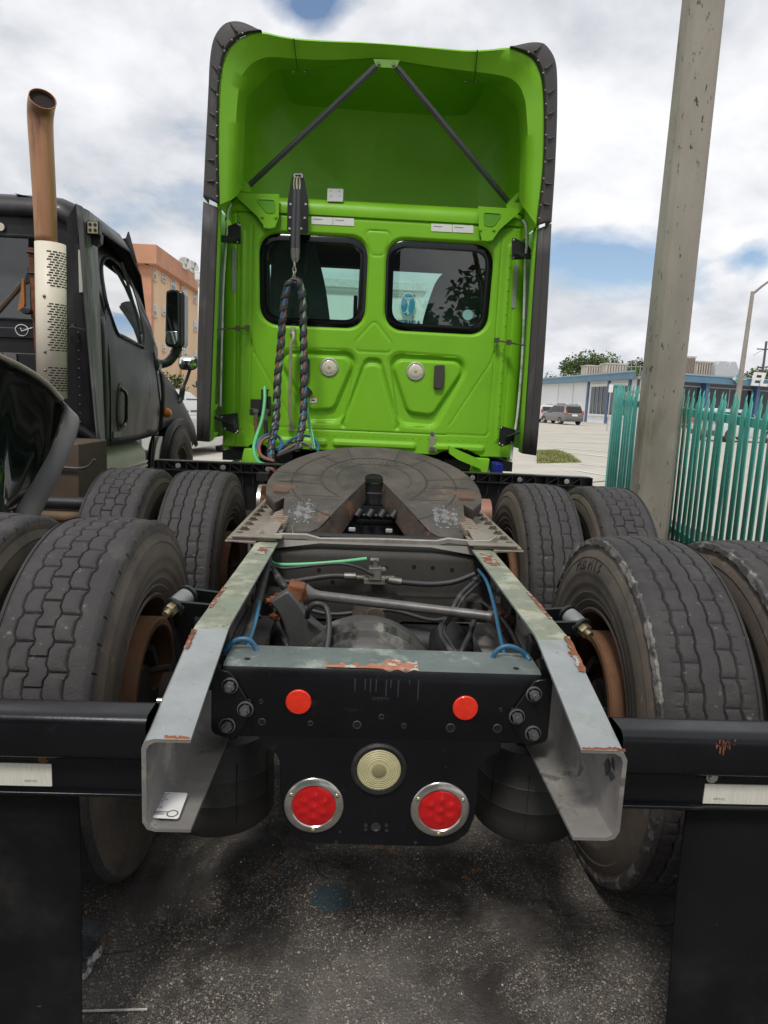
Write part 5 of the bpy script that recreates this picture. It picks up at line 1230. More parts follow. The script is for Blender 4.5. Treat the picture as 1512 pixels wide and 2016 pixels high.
triO = mirror_avg([(716, 690), (538, 688), (616, 836), (690, 834)], [(768, 692), (936, 704), (874, 842), (796, 836)])
triI = mirror_avg([(700, 712), (560, 704), (622, 806), (666, 803)], [(784, 710), (920, 716), (860, 810), (820, 806)])
for po, pi_ in zip(both(triO), both(triI)):
    a = psdf(X, Z, po, .085); b = psdf(X, Z, pi_, .045)
    H += .030*sm(-a/.024)*(1-sm((.034-b)/.030)); H += .007*np.exp(-((a-.002)/.005)**2)+.004*np.exp(-((b-.030)/.005)**2)
ar = [Wc(684, 838), Wc(777, 841), Wc(742, 728), Wc(731, 728)]
ar = [(-.178, 1.165), (.178, 1.165), (.035, 1.60), (-.035, 1.60)]
arO = [(-.235, 1.14), (.235, 1.14), (.06, 1.665), (-.06, 1.665)]
a = psdf(X, Z, arO, .055); b = psdf(X, Z, ar, .03); inT = np.minimum(psdf(X, Z, both(triO)[0], .085), psdf(X, Z, both(triO)[1], .085))
H += .022*sm(-a/.022)*(1-sm((.028-b)/.024))*sm((inT+.004)/.02)*sm((Z-1.165)/.02)
def crease(poly, r, w=.004, d=.005, cond=None):
    g_ = d*np.exp(-(psdf(X, Z, poly, r)/w)**2)
    return g_ if cond is None else g_*cond
H += crease([(-.125, 1.70), (.125, 1.70), (.125, 1.77), (0, 1.915), (-.125, 1.77)], .03, .006, .006)
H += crease([(-.075, 2.50), (.075, 2.50), (.085, 2.46), (.04, 2.34), (-.04, 2.34), (-.085, 2.46)], .03, .005, .006)
# big pressed panel outline
big = [(.845, 1.72), (.845, 1.155), (.52, 1.155), (.845, 1.165)]
def seg(ax, az, bx, bz, w=.0045, d=.006):
    ex, ez = bx-ax, bz-az; t = np.clip(((X-ax)*ex+(Z-az)*ez)/(ex*ex+ez*ez), 0, 1); return d*np.exp(-((X-ax-ex*t)**2+(Z-az-ez*t)**2)/w**2)
for s in (-1, 1):
    for q in ((.845, 2.50, .845, 1.74), (.845, 1.74, .82, 1.66), (.82, 1.66, .555, 1.215), (.54, 1.155, .82, 1.155), (.82, 1.155, .84, 1.18), (.84, 1.18, .845, 1.74), (0, 1.150, .54, 1.150)):
        H += seg(s*q[0], q[1], s*q[2], q[3])
    # rib channel beside the pillar
    x0 = .905*s; pr = np.clip(1-np.abs(X-x0)/.022, 0, 1); H += -.010*sm(pr)*sm((2.47-Z)/.03)*sm((Z-1.10)/.03)
    H += .006*np.exp(-((X-s*.948)/.004)**2)
for s, x0, x1 in ((-1, -.78, -.30), (0, -.26, .33), (1, .44, .82)):
    a = psdf(X, Z, [(x0, 1.035), (x1, 1.035), (x1, 1.085), (x0, 1.085)], .018); H += -.018*sm(-a/.016+.2)
def cond_cut(): pass
# rounded cab corners
ac = np.clip(np.abs(X)-.955, 0, .0899); H += .09-np.sqrt(np.maximum(0, .09**2-ac**2))
H += .012*sm((Z-2.555)/.03)
zb = np.where(np.abs(X) < .9, 1.0, 1.005)+0*X
zb = zb+np.where((X > .46) & (X < .80), .055*np.sin(np.clip((X-.46)/.34, 0, 1)*pi), 0)
zb = zb+np.where((X > -.86) & (X < -.72), .04*np.sin(np.clip((X+.86)/.14, 0, 1)*pi), 0)
mb = MB(); nx, nz_ = X.shape
vs = [(X[i, j], YC+H[i, j], Z[i, j]) for i in range(nx) for j in range(nz_)]
sdw = np.minimum(psdf(X, Z, WIN, .12), psdf(X, Z, both(WIN)[1], .12))
fs = []
for i in range(nx-1):
    for j in range(nz_-1):
        if sdw[i:i+2, j:j+2].max() < -.028 or Z[i, j] < zb[i, j]: continue
        fs.append((i*nz_+j, (i+1)*nz_+j, (i+1)*nz_+j+1, i*nz_+j+1))
mb.add(vs, fs)
CB = part('cab_back_wall', mb, GREEN, T, smooth=60)
CB.modifiers.new('solid', 'SOLIDIFY').thickness = .004
# rivets and spot welds
rv = MB()
for s in (-1, 1):
    for k in range(17):
        z = 1.14+.078*k
        if 1.78 < z < 1.86: continue
        rv.dome((s*(.905), YC-.011, z), (0, -1, 0), .0055, .004, 8)
for x in list(np.arange(-.30, .48, .055))+list(np.arange(.56, .86, .055)): rv.dome((x, YC-.0002, 1.118), (0, -1, 0), .0055, .004, 8)
for x in (-.02, .02): rv.dome((x, YC, 2.37), (0, -1, 0), .004, .003, 8)
part('weld_bumps', rv, GREEN, CB, kind='stuff')
# roof of the cab, rising and curving forward
prof = [(4.93, 2.572), (4.904, 2.582), (4.900, 2.61), (4.908, 2.645), (4.935, 2.678), (4.99, 2.698), (5.2, 2.712), (5.8, 2.74), (6.3, 2.75), (6.7, 2.62)]
P = []
for x in np.linspace(-1.03, 1.03, 61):
    e = max(0, abs(x)-.90)/.13; dz = .13*(1-sqrt(max(0, 1-e*e))); P.append([(x, y+dz*.35, z-dz*min(1, max(0, (z-2.572)/.06))) for y, z in prof])
part('cab_roof', MB().grid(P), GREEN, T, smooth=50, solid=.004)
# windows: black rim, glass
def win(w, s, label):
    o3 = [Vector((x, 0, z)) for x, z in (w if s > 0 else [(-x, z) for x, z in w])]
    po = [(p.x, p.z) for p in roundpoly(o3, .15, 8)]
    cx = sum(p[0] for p in po)/len(po); cz = sum(p[1] for p in po)/len(po)
    ins = [(p.x, p.z) for p in roundpoly([Vector((x, 0, z)) for x, z in inset([(q.x, q.z) for q in o3], .052)], .10, 8)]
    n = len(po); mb = MB(); y0 = YC+.012
    mb.grid([[(x, y0+.005, z) for x, z in po], [(cx+(x-cx)*.985, y0, cz+(z-cz)*.985) for x, z in po], [(x, y0, z) for x, z in ins], [(x, y0+.012, z) for x, z in ins]], closev=True)
    f = part('rear_window', mb, mat('window_frit', (.004, .005, .006), .12, var=0, spec=.35), T, label=label, smooth=85)
    g_ = MB(); g_.add([(x, y0+.004, z) for x, z in ins], [tuple(range(n))]); part('glass', g_, GLASS, f, smooth=0)
    return f
w1 = win(WIN, -1, 'left rear window crossed by the hanging hoses'); w2 = win(WIN, 1, 'right rear window reflecting a tree')
mb = MB(); c = PY(921, 620, YC+.014); mb.cyl(c, c+Vector((0, -.001, 0)), .036, 28); part('round_sticker', mb, mat('pale_blue_sticker', (.20, .42, .40), .5), w2)
# cab shell: sides, floor, firewall, front posts; windshield opening
cb = MB()
def sidewall(s):
    X0 = s*1.045
    for (y0, y1, z0, z1) in ((5.0, 5.35, .98, 2.60), (5.35, 6.45, .98, 1.72), (6.45, 6.62, .98, 2.3), (5.35, 6.5, 2.45, 2.62)): cb.box(*sorted((X0, X0-s*.04)), y0, y1, z0, z1)
sym(sidewall)
part('cab_sides', cb, GREEN, T)
cb = MB(); cb.box(-1.02, 1.02, 4.99, 6.9, 1.02, 1.06); cb.box(-1.02, 1.02, 4.945, 4.95, 1.05, 1.83); cb.box(-1.0, 1.0, 4.99, 6.3, 2.60, 2.62); cb.box(-.99, .99, 6.75, 6.80, 1.05, 1.76); cb.box(-1.0, 1.0, 6.3, 6.75, 1.50, 1.74)
for s in (-1, 1): cb.box(*sorted((s*1.0, s*.985)), 4.99, 6.3, 1.06, 1.8); cb.bar((s*.98, 6.35, 2.60), (s*.98, 6.9, 1.78), .10, .10)
cb.box(-1.0, 1.0, 6.25, 6.36, 2.50, 2.62)
cb.box(-.99, -.79, 4.96, 4.98, 1.05, 2.6); cb.box(.79, .99, 4.96, 4.98, 1.05, 2.6); cb.box(-.06, .06, 4.96, 4.98, 1.8, 2.55); cb.box(-1, 1, 4.96, 4.98, 2.46, 2.6)
part('cab_interior', cb, CABIN, T, smooth=0)
g_ = MB(); g_.add([(-.98, 6.95, 1.80), (.98, 6.95, 1.80), (.93, 6.42, 2.60), (-.93, 6.42, 2.60)], [(0, 1, 2, 3)]); part('windshield', g_, GLASSB, T, smooth=0)
sw = MB(); sw.box(-.155, -.125, 5.3, 5.36, 1.4, 2.13); part('gear_post', sw, BLACKP, T, bevel=.01)
def seat(x, px, label):
    pts = [PY(a, b, 5.35) for a, b in px]; mb = MB(); mb.prism(roundpoly(pts, .10, 5), (0, .13, 0)); S_ = part('cab_seat', mb, SEAT, T, bevel=.03, label=label)
    mb = MB(); mb.box(x-.24, x+.24, 5.4, 5.9, 1.35, 1.52); part('seat_cushion', mb, SEAT, S_, bevel=.04)
seat(-.55, [(528, 655), (534, 480), (560, 468), (618, 470), (640, 560), (652, 655)], 'left seat back seen through the window')
seat(.55, [(828, 655), (842, 600), (862, 545), (890, 524), (925, 524), (948, 545), (955, 655)], 'right seat back seen through the window')
# hood, bumper and under-body so the truck is whole from the side
P = []
for y, w, z0, z1 in ((6.62, 1.04, .9, 1.80), (7.2, 1.0, .95, 1.72), (7.9, .92, .8, 1.58), (8.15, .80, .75, 1.35), (8.2, .78, .55, .9)):
    P.append([p for p in roundpoly([Vector((-w, y, z0)), Vector((w, y, z0)), Vector((w, y, z1)), Vector((-w, y, z1))], [.02, .02, .22, .22], 6)])
mb = MB().grid(P, closev=True); mb.add(P[-1], [tuple(range(len(P[-1])))]); part('hood', mb, GREEN, T)
mb = MB(); mb.box(-1.15, 1.15, 8.1, 8.3, .35, .75); part('front_bumper', mb, BLACKP, T, bevel=.04)
for s in (-1, 1):
    mb = MB(); mb.cyl((s*.86, 4.9, .62), (s*.86, 6.3, .62), .30, 28); part('fuel_tank', mb, ALU, T, bevel=.02)
    mb = MB(); mb.box(*sorted((s*.55, s*1.05)), 5.0, 6.5, .90, .97); part('step_skirt', mb, BLACKP, T)
# under-cab legs, deck plate, tank seen under the cab
for s in (-1, 1):
    a = Wc(494, 905, 4.8) if s < 0 else Wc(962, 915, 4.8)
    mb = MB(); x = .82*s if s < 0 else .80; mb.prism([Vector((x-.055, 4.86, 1.0)), Vector((x+.055, 4.86, 1.0)), Vector((x+.045, 4.84, .88)), Vector((x-.075, 4.84, .88))], (0, .10, 0)); part('cab_mount', mb, GREEN, T, bevel=.008)
mb = MB(); mb.box(-1.0, -.45, 4.45, 4.8, .895, .91)
for k in range(9): mb.bar((-.98+.06*k, 4.46, .912), (-.93+.06*k, 4.79, .912), .012, .004)
part('deck_plate', mb, ALU, T)
mb = MB(); mb.cyl((-.60, 3.7, .80), (-.44, 3.7, .80), .10, 20); part('air_tank', mb, ALU, T); mb = MB(); mb.lathe([(0, .102), (.07, .102)], (-.58, 3.7, .80), (1, 0, 0), 20); part('tank_strap', mb, RUSTM, T)
mb = MB(); mb.cyl((.47, 3.55, .80), (.62, 3.55, .80), .09, 18); part('tank', mb, mat('copper_tank', (.33, .17, .12), .5, .3), T)
mb = MB(); mb.box(-.75, .75, 4.55, 4.85, .55, .86); part('under_cab_block', mb, BLACKM, T)
mb = MB(); c = PY(985, 922, 4.7); mb.box(c.x-.035, c.x+.02, 4.7, 4.9, .80, .98); part('blue_box', mb, mat('blue_plastic', (.008, .02, .20), .6, spec=.2), T, bevel=.01)
mb = MB(); c = PY(925, 905, 4.75); mb.prism([PY(884, 878, 4.78), PY(945, 905, 4.78), PY(950, 925, 4.78), PY(902, 905, 4.78), PY(885, 893, 4.78)], (0, .05, 0)); part('green_step', mb, GREEN, T)
# quarter fender panels, ribbed black plastic
def qf(s):
    x0, x1 = (.475, 1.285) if s > 0 else (.485, 1.23); y = 3.93; zt, zb_ = .992, .72
    mb = MB(); mb.prism([Vector((s*x, y, z)) for x, z in [(p.x, p.y) for p in roundpoly([Vector((x0, zb_, 0)), Vector((x0, zt, 0)), Vector((x1, zt, 0)), Vector((x1, zb_, 0))], [.0, .02, .05, .0], 4)]], (0, .012, 0))
    q_ = part('quarter_fender', mb, BLACKP, T)
    mb = MB(); mb.box(*sorted((s*x0, s*(x1-.03))), y-.05, y, zt-.006, zt); mb.box(*sorted((s*x0, s*x1)), y-.05, y, zt-.055, zt-.049); part('top_flange', mb, BLACKP, q_)
    n_ = 12
    for k in range(n_+1):
        x = x0+(x1-x0-.02)*k/n_; mb = MB(); mb.box(*sorted((s*x-.002, s*x+.002)), y-.048, y, zt-.052, zt-.004)
        if k < n_ and k % 2 == 0: mb.bar((s*x, y-.046, zt-.05), (s*(x+(x1-x0)/n_), y-.046, zt-.006), .004, .004, (0, 1, 0))
        mb.tube([(s*x, y-.02, zt-.055), (s*(x-.006), y-.028, zt-.12), (s*(x-.02), y-.02, zt-.24)], .004, 5)
        part('rib', mb, BLACKP, q_, smooth=0)
    for k in (1, 5, 9):
        x = x0+(x1-x0)*(k+.5)/n_; mb = MB(); bolt(mb, (s*x, y-.05, zt-.028), (0, -1, 0), .010, .006); part('bolt', mb, STEEL, q_)
    mb = MB(); mb.box(*sorted((s*x0, s*(x0+.012))), 3.55, y, .70, zt)
    mb.prism([Vector((s*(x0+.02), y-.02, .80)), Vector((s*(x0+.14), y-.02, .95)), Vector((s*(x0+.14), y-.02, .74)), Vector((s*(x0-.02), y-.02, .72))], (0, .01, 0))
    for k in range(5): mb.box(*sorted((s*(x0+.0), s*(x0+.13))), 3.84, y, .74+.045*k, .744+.045*k)
    part('fender_stay', mb, BLACKP, q_)
sym(qf)

# --- roof fairing
def loopL(pts, y): return [PY(a, b, y) for a, b in pts]
Bp = [(431, 405), (429, 300), (431, 198), (436, 140), (446, 104), (467, 79), (490, 68), (514, 62), (550, 70), (589, 76), (650, 80), (716, 83), (800, 89), (870, 95), (925, 99), (965, 97), (1004, 94), (1035, 106), (1054, 120), (1066, 148), (1071, 195), (1071, 244), (1069, 336), (1056, 446)]
Cp = [(458, 392), (462, 300), (466, 215), (472, 165), (482, 140), (500, 122), (530, 112), (575, 115), (640, 118), (700, 116), (745, 114), (800, 122), (870, 133), (925, 140), (965, 145), (1000, 152), (1020, 166), (1030, 185), (1036, 215), (1040, 300), (1036, 415)]
Dp = [(477, 370), (480, 300), (484, 220), (487, 200), (493, 186), (534, 144), (545, 139), (580, 138), (610, 140), (650, 133), (695, 121), (745, 114), (800, 122), (850, 132), (905, 152), (940, 162), (966, 166), (978, 172), (1012, 204), (1019, 215), (1022, 235), (1024, 300), (1022, 392)]
NL = 120
def L3(pts, y): return resample(spline([PY(a, b, y) for a, b in pts], 6), NL)
LB, LC, LD = L3(Bp, 4.50), L3(Cp, 4.56), resample([PY(a, b, 4.80) for a, b in Dp], NL)
def shrink(Lp, k, kz, y, zbase=2.62): return [Vector((p.x*k, y, zbase+(p.z-zbase)*kz)) for p in Lp]
inner = [LB, [b.lerp(c, .12)+Vector((0, -.012, 0)) for b, c in zip(LB, LC)], [b.lerp(c, .5)+Vector((0, -.006, 0)) for b, c in zip(LB, LC)], LC, [c.lerp(d, .35)+Vector((0, .02, 0)) for c, d in zip(LC, LD)], LD]
RF = part('roof_fairing', MB().grid([[tuple(p) for p in r] for r in inner]), GREEN, T, smooth=50)
LX = [Vector((p.x*1.075, 4.83, 2.60+(p.z-2.60)*1.075)) for p in LD]
shell = [LD, [Vector((a.x, 4.815, a.z)) for a in LX]]
LD0 = LD; LD = LX
for t in (.12, .25, .4, .55, .7, .82, .92, .98):
    shell.append([Vector((p.x*(1.0-.10*t*t), 4.80+.62*t, 2.60+(p.z-2.60)*(1-.10*t*t))) if t < .9 else Vector((p.x*(.90-.35*(t-.82)/.16*.8), 4.80+.62*t, 2.60+(p.z-2.60)*(.90-.45*(t-.82)/.16*.8))) for p in LD])
# close toward the front with a soft bowl
last = shell[-1]
for k in (.6, .25, .03): shell.append([Vector((p.x*k, 5.42+.04*(1-k), 2.72+(p.z-2.72)*k)) for p in last])
part('fairing_inner_shell', MB().grid([[tuple(p) for p in r] for r in shell]), GREENIN, RF, smooth=70)
outer = [LB]
for t, k, kz in ((.15, 1.0, 1.0), (.5, 1.0, .98), (1.0, .98, .90), (1.5, .95, .62), (1.9, .90, .28), (2.1, .86, .05)):
    outer.append([Vector((p.x*k, 4.50+t, 2.66+(p.z-2.66)*kz) if p.z > 2.66 else (p.x*k, 4.50+t, p.z)) for p in LB])
part('fairing_outer_skin', MB().grid([[tuple(p) for p in r] for r in outer]), GREEN, RF, smooth=70)
# floor of the fairing (top of the cab) light edge
# seams in the rim where the panels join
for px in ((578, 76, 586, 140), (940, 98, 934, 160)):
    a, b = PY(px[0], px[1], 4.485), PY(px[2], px[3], 4.60); 
    mb = MB(); q = [p for p in (a, a.lerp(b, .3)+Vector((0, -.006, 0)), a.lerp(b, .7)+Vector((0, -.012, 0)), b)]; mb.tube(q, .0035, 5); part('panel_seam', mb, mat('seam_dark', (.03, .09, .005), .6), RF)
mb = MB()
for (px, py) in ((577, 141), (599, 141), (936, 160), (1043, 165), (915, 160)): mb.dome(PY(px, py, 4.62), (0, -1, 0), .007, .004, 8)
part('rivets', mb, BOLT, RF, kind='stuff')
# black rubber trim around both shoulders with raised ribs
def trim(px_o, px_i, nm, nrib):
    A = resample(spline([PY(a, b, 4.50) for a, b in px_o], 5), 60); B = resample(spline([PY(a, b, 4.49) for a, b in px_i], 5), 60)
    G = []
    for a, b in zip(A, B): G.append([tuple(b+Vector((0, .0, 0))), tuple(b.lerp(a, .15)+Vector((0, -.02, 0))), tuple(b.lerp(a, .6)+Vector((0, -.022, 0))), tuple(a.lerp(b, .08)+Vector((0, -.01, 0))), tuple(a), tuple(a+Vector((0, .14, 0)))])
    tr_ = part(nm, MB().grid(G), RUBBER, RF, smooth=50, solid=-.006)
    for k in range(nrib):
        i = 4+int(k*52/nrib); a, b = A[i], B[min(59, i+3)]; o = Vector((0, -.024, 0)); mb = MB(); w = (A[i+1]-A[i]).normalized()*.004
        p, q = b.lerp(a, .80)+o, b.lerp(a, .25)+o
        mb.add([p-w, p+w, q+w*2.2, q-w*2.2, p+Vector((0, -.004, 0)), q+Vector((0, -.016, 0))-w*1.5], [(0, 3, 2, 1), (0, 1, 4), (1, 2, 5, 4), (2, 3, 5), (3, 0, 4, 5)])
        part('rib', mb, RUBBER, tr_, smooth=0)
    mb = MB()
    for k in range(13): 
        i = 2+int(k*56/13); mb.dome(B[i].lerp(A[i], .10)+Vector((0, -.020, 0)), (0, -1, 0), .0065, .003, 10)
    part('trim_rivets', mb, BOLT, tr_, kind='stuff')
trim([(400, 388), (404, 300), (410, 180), (413, 120), (420, 78), (436, 52), (455, 42), (482, 45), (516, 63)], [(432, 403), (430, 300), (431, 198), (436, 140), (446, 104), (467, 79), (488, 68), (502, 64), (515, 62)], 'rubber_trim', 8)
trim([(1086, 437), (1093, 330), (1097, 230), (1097, 150), (1092, 115), (1078, 92), (1066, 84), (1040, 84), (1003, 94)], [(1056, 445), (1068, 336), (1071, 244), (1069, 180), (1064, 146), (1052, 119), (1035, 106), (1018, 99), (1004, 94)], 'rubber_trim', 8)
# struts and their brackets
tb = [PY(735, 116, 4.53), PY(787, 118, 4.53), PY(781, 131, 4.53), PY(776, 134, 4.53), PY(746, 132, 4.53), PY(740, 129, 4.53)]
mb = MB(); mb.prism(roundpoly(tb, .005, 2), (0, .006, 0)); bk_ = part('brace_bracket', mb, mat('green_bracket', (.16, .36, .04), .4, var=.1), T)
for px, py in ((746, 125), (775, 127)): mb = MB(); bolt(mb, PY(px, py, 4.528), (0, -1, 0), .008, .008); part('bolt', mb, BOLT, bk_)
for (a, b) in (((740, 131, 4.55), (492, 364, 4.95)), ((781, 132, 4.55), (999, 396, 4.95))):
    mb = MB(); A, B = PY(*a), PY(*b); mb.bar(A, B, .034, .018, (0, -1, 0)); mb.bar(A+Vector((0, -.012, 0)), B+Vector((0, -.012, 0)), .016, .010, (0, -1, 0)); part('fairing_brace', mb, mat('brace_grey', (.105, .105, .115), .45, .2, var=.12, vscale=8), T, bevel=.002)
def roofbr(s):
    L_ = [(457, 380), (550, 382), (549, 428), (541, 450), (523, 450), (507, 427)]; R_ = [(1030, 412), (941, 406), (943, 453), (950, 474), (968, 476), (984, 452)]
    pts = [PY(a, b, 4.87) for a, b in (L_ if s < 0 else R_)]
    mb = MB(); mb.prism(roundpoly(pts, .008, 2), (0, .006, 0)); q_ = part('roof_bracket', mb, GREEN, T, bevel=.0015)
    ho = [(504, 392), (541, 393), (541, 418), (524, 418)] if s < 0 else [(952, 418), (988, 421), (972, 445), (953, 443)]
    mb = MB(); mb.prism(roundpoly([PY(a, b, 4.8688) for a, b in ho], .02, 4), (0, .0012, 0)); part('bracket_opening', mb, mat('green_opening_shade', (.10, .33, .012), .5, var=.05), q_)  # darker green plate, shade of the opening put into its colour
    mb = MB(); ho3 = roundpoly([PY(a, b, 4.866) for a, b in ho], .02, 4); mb.tube(ho3+[ho3[0]], .0022, 5); part('opening_edge', mb, GREEN, q_)
    b_ = [(516, 426), (543, 427), (522, 447), (537, 447)] if s < 0 else [(946, 452), (972, 452), (951, 472), (966, 472)]
    for a, b in b_: mb = MB(); bolt(mb, PY(a, b, 4.869), (0, -1, 0), .008, .008); part('bolt', mb, GREEN, q_)
    up = [(464, 341), (470, 342), (494, 372), (493, 379), (464, 376)] if s < 0 else [(1028, 374), (1023, 374), (996, 405), (998, 411), (1030, 412)]
    mb = MB(); mb.prism(roundpoly([PY(a, b, 4.90) for a, b in up], .008, 2), (0, .008, 0)); part('upper_gusset', mb, GREEN, q_, bevel=.0015)
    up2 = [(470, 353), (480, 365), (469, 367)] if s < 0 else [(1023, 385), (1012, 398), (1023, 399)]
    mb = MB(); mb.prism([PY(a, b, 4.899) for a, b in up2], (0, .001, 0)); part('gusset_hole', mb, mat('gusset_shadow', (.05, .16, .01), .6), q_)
sym(roofbr)

# --- side extenders with rubber edge
def ext(s):
    if s < 0: to, ti, bo, bi = (400, 397), (431, 410), (387, 868), (413, 870)
    else: to, ti, bo, bi = (1086, 440), (1057, 452), (1056, 897), (1028, 893)
    A, B, C_, D_ = PY(*to, 4.5), PY(*ti, 4.5), PY(*bo, 4.5), PY(*bi, 4.5); G = []
    for i in range(9):
        t = i/8; o = A.lerp(C_, t)+Vector((s*.010*sin(t*pi), 0, 0)); n_ = B.lerp(D_, t); G.append([tuple(n_+Vector((0, .02, 0))), tuple(n_.lerp(o, .1)+Vector((0, -.008, 0))), tuple(n_.lerp(o, .45)+Vector((0, -.012, 0))), tuple(n_.lerp(o, .5)+Vector((0, -.006, 0))), tuple(n_.lerp(o, .92)+Vector((0, -.008, 0))), tuple(o), tuple(o+Vector((0, .12, 0)))])
    part_e = MB(); P = []
    for i in range(7):
        t = i/6; n_ = B.lerp(D_, t); up_ = .13 if i == 0 else 0; P.append([tuple(n_+Vector((0, .012, up_*.25))), tuple(Vector((n_.x+s*.02, 4.7, n_.z+up_))), tuple(Vector((s*1.10, 4.98, n_.z+up_))), tuple(Vector((s*1.08, 5.3, n_.z+up_)))])
    E_ = part('side_extender', part_e.grid(P), GREEN, T, solid=.012, smooth=60)
    part('rubber_edge', MB().grid(G), RUBBER, E_, smooth=30, solid=-.006)
    cr = MB()
    for z in (2.40, 2.30): cr.cyl((s*.985, 4.56, z), (s*.985, 4.555, z), .006, 8)
    for z in ((.20, 1.12) if 0 else (1.12, 1.30, 2.45)): cr.prism([Vector((s*1.0, 4.60, z)), Vector((s*1.03, 4.60, z)), Vector((s*1.02, 4.60, z-.04))], (0, .006, 0))
    part('extender_ribs', cr, GREEN, E_, kind='stuff')
    # black hinge plates
    for (pts, arm_) in ((([(441, 478), (445, 446), (470, 437), (474, 440), (474, 480), (468, 480)], [(472, 466), (433, 462), (433, 474), (455, 476)]) if s < 0 else ([(1008, 469), (1014, 468), (1040, 482), (1050, 500), (1046, 510), (1008, 511)], [(1012, 497), (1050, 500), (1048, 508), (1030, 506)])),
                        (([(432, 818), (468, 812), (470, 852), (466, 856), (440, 845)], [(458, 835), (420, 818), (420, 826), (440, 830)]) if s < 0 else ([(985, 838), (1016, 846), (1010, 873), (988, 880), (981, 876)], [(996, 860), (1030, 846), (1028, 854), (1010, 856)]))):
        mb = MB(); mb.prism(roundpoly([PY(a, b, 4.80) for a, b in pts], .006, 2), (0, .010, 0)); hp_ = part('hinge_plate', mb, BLACKP, E_, bevel=.002)
        mb = MB(); mb.prism([PY(a, b, 4.74) for a, b in arm_], (0, .05, 0)); part('hinge_arm', mb, BLACKP, hp_, bevel=.002) if 0 else part('hinge_arm', mb, BLACKP, E_, bevel=.002)
        mb = MB()
        for a, b in (pts[0], pts[2], pts[3], pts[-1]):
            c = sum((Vector(PY(*q, 4.798)) for q in pts), Vector())/len(pts); mb.dome(PY(a, b, 4.798).lerp(c, .18), (0, -1, 0), .007, .004, 8)
        part('rivets', mb, STEEL, E_, kind='stuff')
    # stay rod at mid height
    mb = MB(); a, b, c = (PY(418, 649, 4.62), PY(455, 647, 4.80), PY(487, 645, 4.87)) if s < 0 else (PY(1044, 682, 4.62), PY(1018, 677, 4.80), PY(978, 670, 4.87))
    mb.tube([a, b, c], .006, 6); mb.tube([a+Vector((0, 0, -.0)), a+Vector((-s*.02, .02, -.07))], .006, 6)
    for p in (c, c.lerp(b, .6)): mb.obox(p, (.014, 0, 0), (0, .02, 0), (0, 0, .016))
    mb.obox(a, (.012, 0, 0), (0, .02, 0), (0, 0, .012)); part('stay_rod', mb, mat('stay_brown', (.11, .10, .08), .5, .4), E_)
    # white cable down the corner
    pts = [(455, 402, 4.8), (449, 415, 4.75), (447, 440, 4.75), (446, 470, 4.8), (440, 560, 4.85), (437, 660, 4.85), (434, 800, 4.85)] if s < 0 else [(1030, 434, 4.8), (1036, 446, 4.75), (1037, 480, 4.75), (1034, 520, 4.8), (1032, 600, 4.85), (1027, 720, 4.85), (1018, 820, 4.85), (1010, 870, 4.82), (1006, 905, 4.82)]
    hose('white_cable', pts, .007 if s < 0 else .009, mat('white_cable', (.62, .63, .60), .4, var=.15, vscale=12, spots=[((.16, .30, .08), 5, .5, .7, .5)]), E_)
    # corner seam, grey tape
    a = PY(475, 490, YC-.011) if s < 0 else PY(1003, 540, YC-.003)
    mb = MB(); x = s*.962 if s < 0 else .955
    zt_, zb2 = (PY(470, 490, YC).z, PY(470, 575, YC).z) if s < 0 else (PY(1006, 520, YC).z, PY(1006, 606, YC).z)
    mb.box(x-.014, x+.014, YC-.0035, YC-.001, zb2, zt_); part('grey_tape', mb, TAPEG, T)
sym(ext)

# --- fittings on the back wall
def woodlamp(px, py):
    c = PY(px, py, YC); c.y = YC-.002 ; mb = MB(); mb.lathe([(0, .064), (.005, .064), (.008, .060), (.008, .054), (.002, .050)], c, (0, -1, 0), 40); l = part('work_lamp', mb, mat('lamp_grey', (.42, .42, .36), .5, .3, var=.15, vscale=40), T)
    mb = MB(); mb.lathe([(.001, .053), (.004, .050), (.009, .040), (.012, .022), (.013, .0001)], c, (0, -1, 0), 40); part('lens', mb, LAMPW, l)
    mb = MB(); mb.lathe([(.0145, .010), (.0155, .007), (.0155, .0001)], c, (0, -1, 0), 16); part('lens_cap', mb, mat('cap_tan', (.40, .34, .20), .4), l)
woodlamp(648, 723); woodlamp(818, 731)
vp = [PY(a, b, YC) for a, b in ((855, 719), (875, 718), (874, 752), (870, 767), (853, 765))]
mb = MB(); mb.prism(roundpoly(vp, .015, 4), (0, -.028, 0)); part('vent_cover', mb, RUBBER, T, bevel=.006, label='dark grey rounded cover')
vp = [PY(a, b, YC) for a, b in ((591, 707), (610, 706), (609, 740), (604, 756), (591, 752))]
mb = MB(); mb.prism(roundpoly(vp, .012, 4), (0, -.026, 0)); part('vent_cover', mb, BLACKP, T, bevel=.005, label='black cover behind the hanging hose')
mb = MB(); c = PY(608, 770, YC-.02); mb.prism(roundpoly([PY(a, b, YC) for a, b in ((590, 762), (607, 762), (616, 772), (610, 780), (592, 778))], .006, 2), (0, -.03, 0)); mb.tube([PY(594, 780, YC-.03), PY(602, 782, YC-.05), PY(608, 776, YC-.03)], .008, 6); part('cable_socket', mb, BLACKM, T)
def sticker(pts, nm, m_=WHITE, y=YC-.0035, r=.003, par=T): mb = MB(); mb.prism(roundpoly([PY(a, b, y) for a, b in pts], r, 2), (0, .001, 0)); return part(nm, mb, m_, par)
for q in (((613, 426), (655, 428), (655, 443), (613, 441)), ((656, 428), (697, 430), (697, 445), (656, 443)), ((849, 440), (890, 442), (890, 457), (849, 455)), ((891, 442), (932, 444), (932, 459), (891, 457))):
    k = sticker(q, 'white_label'); tx = MB(); a = PY(q[0][0]+4, q[0][1]+5, YC-.0045); tx.bar(a, a+Vector((.06, 0, -.001)), .0006, .004, (0, 0, 1)); part('print', tx, mat('faint_ink', (.25, .25, .22), .6), k)
